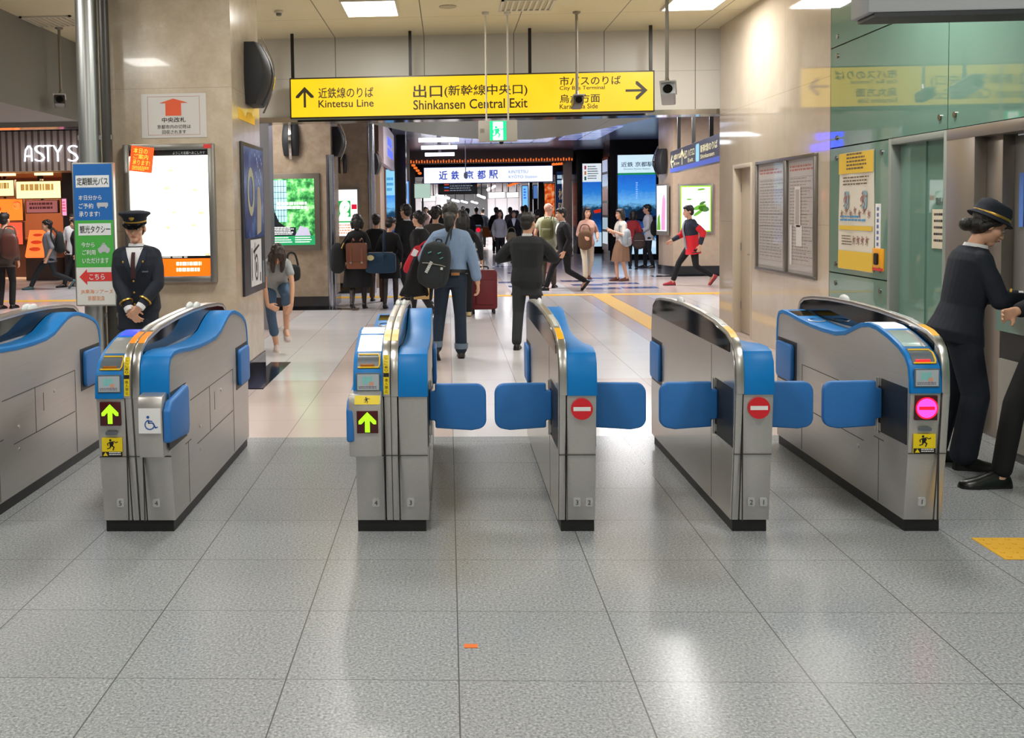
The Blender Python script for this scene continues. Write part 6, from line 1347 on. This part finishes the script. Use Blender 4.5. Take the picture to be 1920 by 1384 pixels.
a = V((5.19, 24.40, 1.57)); ang = math.degrees(math.atan2(.70, -.22))
t = thing('light_box', (5.15, 24.40, 1.57), -76.5, 'narrow lit poster with pink figure on the angled face of the right column', 'light box')
MB().box(-.30, .30, -.04, 0, -.62, .6).build('housing', mat('lightbox_grey', '8a857c'), t); quad(MB(), -.26, .26, -.52, .56, -.044).build('screen', emis('screen_pale_lilac', 'e6f0ff', 1.1), t); poly(MB(), [(-.02, -.5), (.2, -.5), (.22, .2), (.14, .38), (.05, .25), (.0, -.1)], -.048).build('figure_shape', emis('figure_pink', 'c48ab0', .8), t); poly(MB(), [(-.25, -.5), (-.05, -.5), (-.1, -.1), (-.22, -.2)], -.047).build('green_shape', emis('leaf_green', '5f9a30', .7), t)
spk(1243, 303, 24.45, 5.15, -72.6, 'black loudspeaker on the angled face of the right column', .4, .6, .22)
A, B = U(1257, 300, 20.8), U(1352, 281, 15.6); L = math.hypot(B.x-A.x, B.y-A.y); rz = math.degrees(math.atan2(B.y-A.y, B.x-A.x))
t = thing('direction_sign', ((A.x+B.x)/2, (A.y+B.y)/2, (A.z+B.z)/2), rz, 'long dark blue hanging sign with pale lettering, angled past the cream wall', 'sign'); w, h = L/2, .215
MB().box(-w, w, 0, .14, -h, h).build('housing', mat('sign_dark_grey', '3f4350', .4, .3), t, .004); fc = quad(MB(), -w, w, -h, h*.98, -.003).build('face', mat('sign_navy_lit', '363b4c', .3, emit=.35), t); quad(MB(), -w, w, -h, -h*.62, -.006).build('blue_band', emis('band_blue_lit', '4868e0', .35), t)
M_sc = emis('lettering_cream', 'ece0b0', .9); mb = MB(); k = .16
poly(mb, [(-w*.93-.0+b*-k*1.4+.1, a*k*.9) for a, b in arw], -.006); mb.build('left_arrow', M_sc, fc); mb = MB(); poly(mb, [(-w*.42+a*k*1.5, .04+b*k*.95) for a, b in arw], -.006); mb.build('up_arrow', M_sc, fc)
MB().text('JR線のりば', -w*.82, -w*.50, -.0, .13, -.006, bold=.01).text('JR Line', -w*.82, -w*.55, -.1, -.03, -.006).text('出口', -w*.32, -w*.2, -.02, .14, -.006, bold=.01).text('八条口', -w*.16, w*.1, -.0, .13, -.006, bold=.01).text('Exit', -w*.16, w*.05, -.1, -.03, -.006).text('新幹線のりば', w*.33, w*.9, .0, .13, -.006, bold=.01).text('Shinkansen', w*.33, w*.8, -.1, -.03, -.006).build('lettering', M_sc, fc)
poly(MB(), rrect(w*.22, .02, .34, .30, .05), -.006).build('train_symbol', emis('symbol_cyan', '8fd0e8', .8), fc)
for f in (-.75, -.1, .55): MB().box(w*f-.03, w*f+.03, .04, .1, h, ZC-t.location.z).build('hanger', M_post, t)
# ------------------------------------------------------------------ shops at the far left
YSH = 24.2
n = NT('slatted_fascia', rough=.5); M_fas = n.out(n.mix(n.joint(n.x, .16, 0, .06), 'bdaea2', '6f6058'))
a, b = U(0, 322, YSH), U(0, 246, YSH)
struct('wall_left', MB().box(-16, -8.0, YSH, YSH+.3, a.z, ZC), M_fas)
c0, c1 = U(0, 246, YSH-.1), U(0, 232, YSH-.1); struct('trim_14', MB().box(-16, -8.0, YSH-.25, YSH, c0.z, ZC), mat('fascia_steel', 'b09a90', .12, 1.))
t = thing('shop_sign', (0, YSH, 0), 0, 'glowing white shop name letters on the slatted fascia at far left', 'sign')
M_neon = emis('neon_white', 'e8f0ff', 2.2)
for ch, a, b in (('A', 45, 61), ('S', 65, 82), ('T', 82, 96), ('Y', 99, 116), ('S', 127, 145)):
    p0, p1 = U(a, 303, YSH-.06), U(b, 272, YSH-.06); mb = MB(); mb.text(ch, p0.x, p1.x, p0.z, p1.z, -.06, bold=-.02)
    if ch == 'A':
        mb = MB(); x0, x1, z0, z1 = p0.x, p1.x, p0.z, p1.z; wv = x1-x0; mb.tube([(x0+.02, -.06, z0), (x0+.04, -.06, z0+.2), (x0+.05, -.06, z1-.12), (x0+.12, -.06, z1-.02), (x1-.08, -.06, z1-.02), (x1-.03, -.06, z1-.1), (x1-.03, -.06, z0)], .022, 8); mb.tube([(x0+.03, -.06, z0+.13), (x1-.03, -.06, z0+.13)], .02, 8)
    else:
        mb.v = mb.v+[(x, y+.05, z) for x, y, z in mb.v]; k = len(mb.v)//2; mb.f = mb.f+[tuple(i+k for i in f[::-1]) for f in mb.f]; mb.mi = mb.mi*2
    mb.build('letter', M_neon, t)
struct('wall_left', MB().box(-16, -8.0, 28.2, 28.4, 0, ZC), mat('shop_back', '8a5238', .5)); struct('ceiling', MB().box(-16, -8.0, YSH+.3, 28.2, 2.72, 2.8), mat('shop_ceiling', 'a9744c', .5))
a, b = U(118, 400, 25.2), U(136, 400, 25.2); struct('wall_left', MB().box(a.x, -8.6, 25.2, 28.2, 0, 2.72), mat('shop_dark_wall', '241a1a', .5))
def lit(name, label, cat, x0, y0, x1, y1, Y, col, e, d=.12, rows=0, pc='a05a30', foot=False, top=None):
    t, w, h = board(name, label, cat, x0, y0, x1, y1, Y, d, .02, mat('shop_frame', '4a3026', .5)); quad(MB(), -w, w, -h, h, 0).build('face', emis('lit_'+col, col, e), t)
    if rows: bars(MB(), -w*.8, w*.8, -h*.7, h*.7, -.005, rows, seed=rows+2).build('print', mat('print_'+pc, pc, .5, emit=.3), t)
    if foot: MB().box(-w, w, .02, d, -t.location.z, -h).build('foot', mat('shop_frame', '4a3026'), t)
    if top: MB().box(-.03, .03, .03, .08, h, top-t.location.z).build('hanger', M_post, t)
    return t, w, h
lit('lit_sign', 'warm white lit shop sign box, right one under the fascia', 'sign', 30, 341, 114, 371, 25.4, 'ffe9a0', 1.7, rows=1, pc='e8c070', top=2.72)
lit('lit_sign', 'warm white lit shop sign box at the left photo edge', 'sign', -30, 339, 26, 367, 25.6, 'ffe6a0', 1.7, rows=1, pc='e8c070', top=2.72)
t, w, h = lit('food_display', 'glowing orange food poster at the left photo edge', 'poster', -25, 374, 43, 413, 25.8, 'ff7a28', 1.4, top=2.72)
rnd = random.Random(4)
for k in range(6): poly(MB(), circ(rnd.uniform(-.7, .8)*w, rnd.uniform(-.5, .6)*h, rnd.uniform(.06, .12), 12), -.006).build('dish', emis('dish_red' if k % 2 else 'dish_gold', 'c43a18' if k % 2 else 'ffc060', .8), t)
lit('food_display', 'reddish lit panel below the food poster at the left photo edge', 'poster', -25, 418, 43, 458, 25.75, 'e8583c', 1.1, rows=3, pc='f0a070')
lit('menu_board', 'dim purple menu panel with bottle pictures under the shop sign', 'menu', 49, 377, 108, 398, 25.9, 'a86a6a', .6, rows=2, pc='5a3030', top=2.72)
c0 = U(66, 482, 25.0); t = thing('food_stand', (c0.x, 25.0, 0), -8, 'tilted glowing orange food picture stand in front of the shop', 'display stand')
mb = MB(); mb.px([(0, .62), (.25, 1.28), (.30, 1.26), (.05, .58)], -.28, .24); mb.build('picture_board', emis('stand_orange', 'ff7434', 1.3), t); mb = MB()
for k in range(3): MB().ball((-.03, .045+.085*k, .80+.17*k), (.16, .03, .055), 12).build('dish', emis('dish_red', 'c43a18', .8), t)
MB().box(-.30, .55, .05, .5, 0, .58).build('base', mat('stand_base', '3a2820', .5), t, .01)
t, w, h = lit('lit_sign', 'narrow pink vertical lit strip at the right end of the shop', 'sign', 116, 373, 125, 404, 25.15, 'ff9ac0', 1.0, rows=4, pc='d05a80')
c0 = U(80, 420, 26.6); t = thing('shop_counter', (c0.x, 26.6, 0), 0, 'dark wooden shop counter behind the two walking men', 'counter'); MB().box(-1.2, .9, 0, .6, 0, 1.0).build('body', mat('counter_wood', '4a2a1c', .4), t); MB().box(-1.25, .95, -.05, .65, 1.0, 1.05).build('top', mat('counter_wood_top', '7a4a2c', .3), t)
for k, (px_, lb) in enumerate(((12, 'leftmost warm downlight bar under the fascia'), (82, 'warm downlight bar right of the middle under the fascia'))):
    c = U(px_, 327, 25.0); t = thing('downlight', (c.x, 25.0, 2.72), 0, lb, 'lamp'); MB().box(-.22, .22, -.05, .05, -.06, 0).build('bar', emis('lamp_warm', 'ffd890', 3.0), t)
# ------------------------------------------------------------------ bags and luggage
def rbox(mb, w, d, h, e=3.2, n=28, top=.8, bot=.9, T=None):
    rs = []
    for k in range(13):
        u = k/12; z = -h/2+h*u; f = (1-abs(2*u-1)**e)**(1/e) if 0 < u < 1 else .25; f = max(.3, f)*(bot+(top-bot)*u)
        rs.append([(w/2*f*sup(2*math.pi*i/n, 3.4)[0], d/2*f*sup(2*math.pi*i/n, 3.4)[1], z) for i in range(n)])
    mb.T = T; return mb.loft(rs)
def backpack(label, loc, rz, w, h, d, m, tilt=0, name='backpack', pocket=True, straps=(-1, 1), tab=None, roll=0, rise=.16):
    t = thing(name, loc, rz, label, 'bag'); t.rotation_euler = (math.radians(tilt), math.radians(roll), math.radians(rz))
    rbox(MB(), w, d, h, top=.86, bot=1.0).build('body', m, t, sm=60)
    if pocket:
        mb = MB(); rbox(mb, w*.78, d*.5, h*.48, T=Matrix.Translation((0, -d*.36, -h*.2))); mb.build('pocket', m, t, sm=60)
        mb = MB(); mb.tube([(-w*.34, -d*.62, h*.02), (-w*.2, -d*.64, h*.035), (w*.2, -d*.64, h*.035), (w*.34, -d*.62, h*.02)], .004, 6); mb.build('zip', tab or M_steel, t)
    for s_ in straps:
        MB().tube(smoothpath([(s_*w*.26, d*.42, -h*.36), (s_*w*.34, d*.55, -h*.05), (s_*w*.34, d*.62+.05, h*.3), (s_*w*.28, d*.5+.05, h*.5+rise*.5), (s_*w*.2, d*.25, h*.42)], 4), .02, 8, flat=.35).build('strap', m, t)
    MB().tube(smoothpath([(-.03, d*.25, h*.46), (-.025, d*.25, h*.54), (.025, d*.25, h*.54), (.03, d*.25, h*.46)], 3), .008, 8).build('handle', m, t)
    return t
C_bag = fab('bag_black', '15181a'); 
q = U(815, 497, 10.66); t = backpack('black backpack slung on one shoulder of the blue-shirted man', (q.x, 10.66, q.z), -4, .36, .50, .20, fab('bag_charcoal', '22282b'), roll=10, straps=(1,), rise=.3)
R_ = Matrix.Translation((-.045, -.128, -.02)) @ Matrix.Rotation(math.radians(-72), 4, 'Y')
mb = MB(); mb.T = R_; bars(mb, -.07, .07, -.018, .018, 0, 1, seed=3, fill=.9); mb.build('logo_print', mat('logo_pale', 'c9cdc9', .5), t)
MB().box(.075, .10, -.128, -.122, -.03, -.004).build('logo_tag', mat('logo_pale', 'c9cdc9'), t)
for x, z in ((-.08, .12), (.02, .13), (.05, .08)): MB().tube([(x, -.105, z), (x+.03, -.11, z+.02)], .005, 6).build('zip_pull', mat('zip_teal', '5fb0a0', .5), t)
q = U(786, 515, 10.95); t = thing('folded_jacket', (q.x, 10.95, q.z), 0, 'dark folded jacket hanging over the backpack man\'s left arm', 'jacket')
mb = MB(); rs = []
for k in range(9):
    u = k/8; z = .20-.42*u; rs.append([((.05+.10*u+.012*math.sin(i*2.1+k))*sup(2*math.pi*i/24, 2.2)[0]-.06*u, (.04+.035*u+.01*math.sin(i*1.7))*sup(2*math.pi*i/24)[1], z+.02*math.sin(i*1.3)*u) for i in range(24)])
mb.loft(rs).build('cloth', C_black, t, sm=180)
q = U(669, 480, 16.25); t = thing('satchel', (q.x, 16.25, q.z), -2, 'square brown leather satchel worn on the back of the woman in black', 'bag'); M_le = mat('leather_brown', '7a4428', .45, var=.15, vscale=6)
MB().py(rrect(0, 0, .33, .42, .03), -.06, .06).build('body', M_le, t, .015); MB().py(rrect(0, .06, .335, .30, .03), -.075, -.058).build('flap', mat('leather_brown_dark', '683820', .45), t, .006)
for x in (-.09, .09):
    MB().box(x-.014, x+.014, -.082, -.07, -.16, .12).build('buckle_strap', M_le, t); MB().box(x-.018, x+.018, -.088, -.08, -.12, -.09).build('buckle', M_steel, t); MB().tube(smoothpath([(x*1.1, .05, -.15), (x*1.2, .12, .1), (x*.9, .12, .27), (x*.5, .03, .24)], 4), .014, 8, flat=.4).build('strap', M_le, t)
q = U(633, 484, 16.4); t = thing('shoulder_bag', (q.x, 16.4, q.z), 10, 'large black shoulder bag at the left of the woman in black', 'bag'); rbox(MB(), .30, .24, .50, top=.7).build('body', C_bag, t, sm=60); MB().tube(smoothpath([(.05, -.04, .2), (.13, -.06, .33), (.18, .0, .40), (.13, .06, .3), (.06, .05, .2)], 4), .016, 8, flat=.5).build('strap', C_bag, t); MB().tube([(.06, -.1, .16), (.1, -.1, .25)], .01, 6).build('tag', mat('tag_gold', 'c9a24a'), t)
q = U(714, 493, 16.45); t = thing('duffel_bag', (q.x, 16.45, q.z), 0, 'navy blue duffel bag with yellow patch carried by short-haired walker', 'bag'); M_nv = fab('duffel_navy', '1c3850'); mb = MB()
rs = [[(x, .13*f*sup(2*math.pi*i/20, 3)[1], .17*f*sup(2*math.pi*i/20, 3)[0]) for i in range(20)] for x, f in ((-.25, .5), (-.245, .85), (-.2, .98), (0, 1.02), (.2, .98), (.245, .85), (.25, .5))]; mb.loft(rs).build('body', M_nv, t, sm=50)
MB().tube(smoothpath([(.04, -.12, .02), (.05, -.13, .15), (.05, -.08, .33), (.05, .02, .5), (.06, .14, .45), (.06, .15, .2)], 4), .02, 8, flat=.4).build('strap', M_nv, t); MB().box(-.2, .2, -.004, .004, .165, .178).build('zip', M_steel, t); poly(MB(), circ(-.16, .09, .06, 14, rz=.045), -.128).build('patch', mat('patch_yellow', 'e6d9a0', .5), t)
q = U(773, 486, 15.3); t = thing('shoulder_bag', (q.x, 15.3, q.z), 0, 'bright red and white sports bag left of the backpack man', 'bag'); t.rotation_euler = (0, math.radians(28), 0); rbox(MB(), .17, .14, .46, top=.8).build('body', fab('bag_red', 'b51f2e'), t, sm=60); MB().box(-.05, .03, -.078, -.06, .05, .16).build('white_panel', C_white, t); MB().tube(smoothpath([(0, 0, .2), (.05, .02, .32), (.12, .08, .38)], 3), .014, 8).build('strap', fab('bag_red', 'b51f2e'), t)
q = U(790, 566, 14.9); t = thing('paper_bag', (-.42, 15.36, .27), 6, 'tan paper carrier bag hanging behind the nearest gate top', 'bag'); mb = MB(); mb.loft([[(-.115, -.05, 0), (.115, -.05, 0), (.115, .05, 0), (-.115, .05, 0)], [(-.12, -.06, .16), (.12, -.06, .16), (.125, .06, .16), (-.125, .06, .16)], [(-.118, -.03, .34), (.118, -.03, .34), (.118, .03, .34), (-.118, .03, .34)]]); mb.build('bag', mat('kraft_paper', 'b8925c', .7, var=.08, vscale=12), t)
for y in (-.03, .03): MB().tube(smoothpath([(-.05, y, .33), (-.04, y, .45), (.04, y, .45), (.05, y, .33)], 4), .006, 6).build('handle', mat('kraft_handle', '8a6a40', .7), t)
q = F(906, 587); t = thing('suitcase', (q.x, 15.75, 0), 4, 'red wheeled suitcase standing beside the backpack man', 'suitcase'); M_rd = mat('suitcase_red', '6e1620', .5, var=.12, vscale=10, bump=.2)
MB().py(rrect(0, .38, .42, .62, .05), -.14, .14).build('shell', M_rd, t, .03, seg=3); MB().py(rrect(0, .38, .43, .63, .05), -.02, .02).build('zip_band', mat('suitcase_zip', '3a0c12', .5), t, .004); MB().py(rrect(.02, .34, .30, .38, .04), -.165, -.13).build('front_pocket', M_rd, t, .012)
for x in (-.16, .16):
    for y in (-.1, .1): MB().cyl((x-.015, y, .035), (x+.015, y, .035), .035, n=14).build('wheel', M_rub, t)
MB().tube(smoothpath([(-.08, 0, .69), (-.07, 0, .73), (.07, 0, .73), (.08, 0, .69)], 3), .012, 8).build('handle', M_rub, t); MB().cyl((-.12, .1, .69), (-.12, .1, 1.0), .008, n=8).cyl((.02, .1, .69), (.02, .1, 1.0), .008, n=8).cyl((-.12, .1, 1.0), (.02, .1, 1.0), .012, n=8).build('pull_handle', M_steel, t)
def bag_on(px, py, Y, label, rz, w, h, d, m, **k): q = U(px, py, Y); return backpack(label, (q.x, Y, q.z), rz, w, h, d, m, **k)
bag_on(1026, 430, 20.35, 'olive green backpack on the bald man', -20, .30, .44, .16, fab('bag_olive', '6f7048'))
bag_on(1175, 446, 22.35, 'pale grey patterned backpack on the woman in the pleated skirt', 60, .28, .40, .16, fab('bag_pale', '9ba3a6', ))
bag_on(1198, 452, 26.2, 'dark brown backpack on the person in red', -10, .34, .42, .18, fab('bag_brown', '3a2a24'))
bag_on(1224, 428, 27.15, 'black backpack on the white-shirted man before the blue poster', 80, .34, .46, .18, C_bag)
bag_on(112, 455, 21.95, 'black backpack on the man in grey shirt at far left', 110, .34, .50, .20, C_bag)
def tote(px, py, Y, label, rz, w, h, d, m, name='shoulder_bag'):
    q = U(px, py, Y); t = thing(name, (q.x, Y, q.z), rz, label, 'bag'); rbox(MB(), w, d, h, top=.9).build('body', m, t, sm=60); MB().tube(smoothpath([(-w*.35, 0, h*.42), (-w*.2, .03, h*.42+.14), (w*.2, .03, h*.42+.14), (w*.35, 0, h*.42)], 4), .012, 8).build('strap', m, t); return t
tote(1097, 450, 22.38, 'fluffy brown bag held in front by the woman in white trousers', 0, .34, .44, .16, fab('bag_fur_brown', '5a3e26'))
tote(959, 445, 30.58, 'beige handbag held by the approaching woman in black', 0, .34, .32, .14, fab('bag_beige', '8f8060'))
tote(18, 462, 17.18, 'brown leather shoulder bag on the man at the left photo edge', 8, .34, .46, .14, mat('leather_maroon', '4f2a20', .5, var=.1))
tote(549, 512, 11.75, 'small black bag hanging at the hip of the bending woman', 30, .20, .20, .12, C_bag)
bake_modifiers()
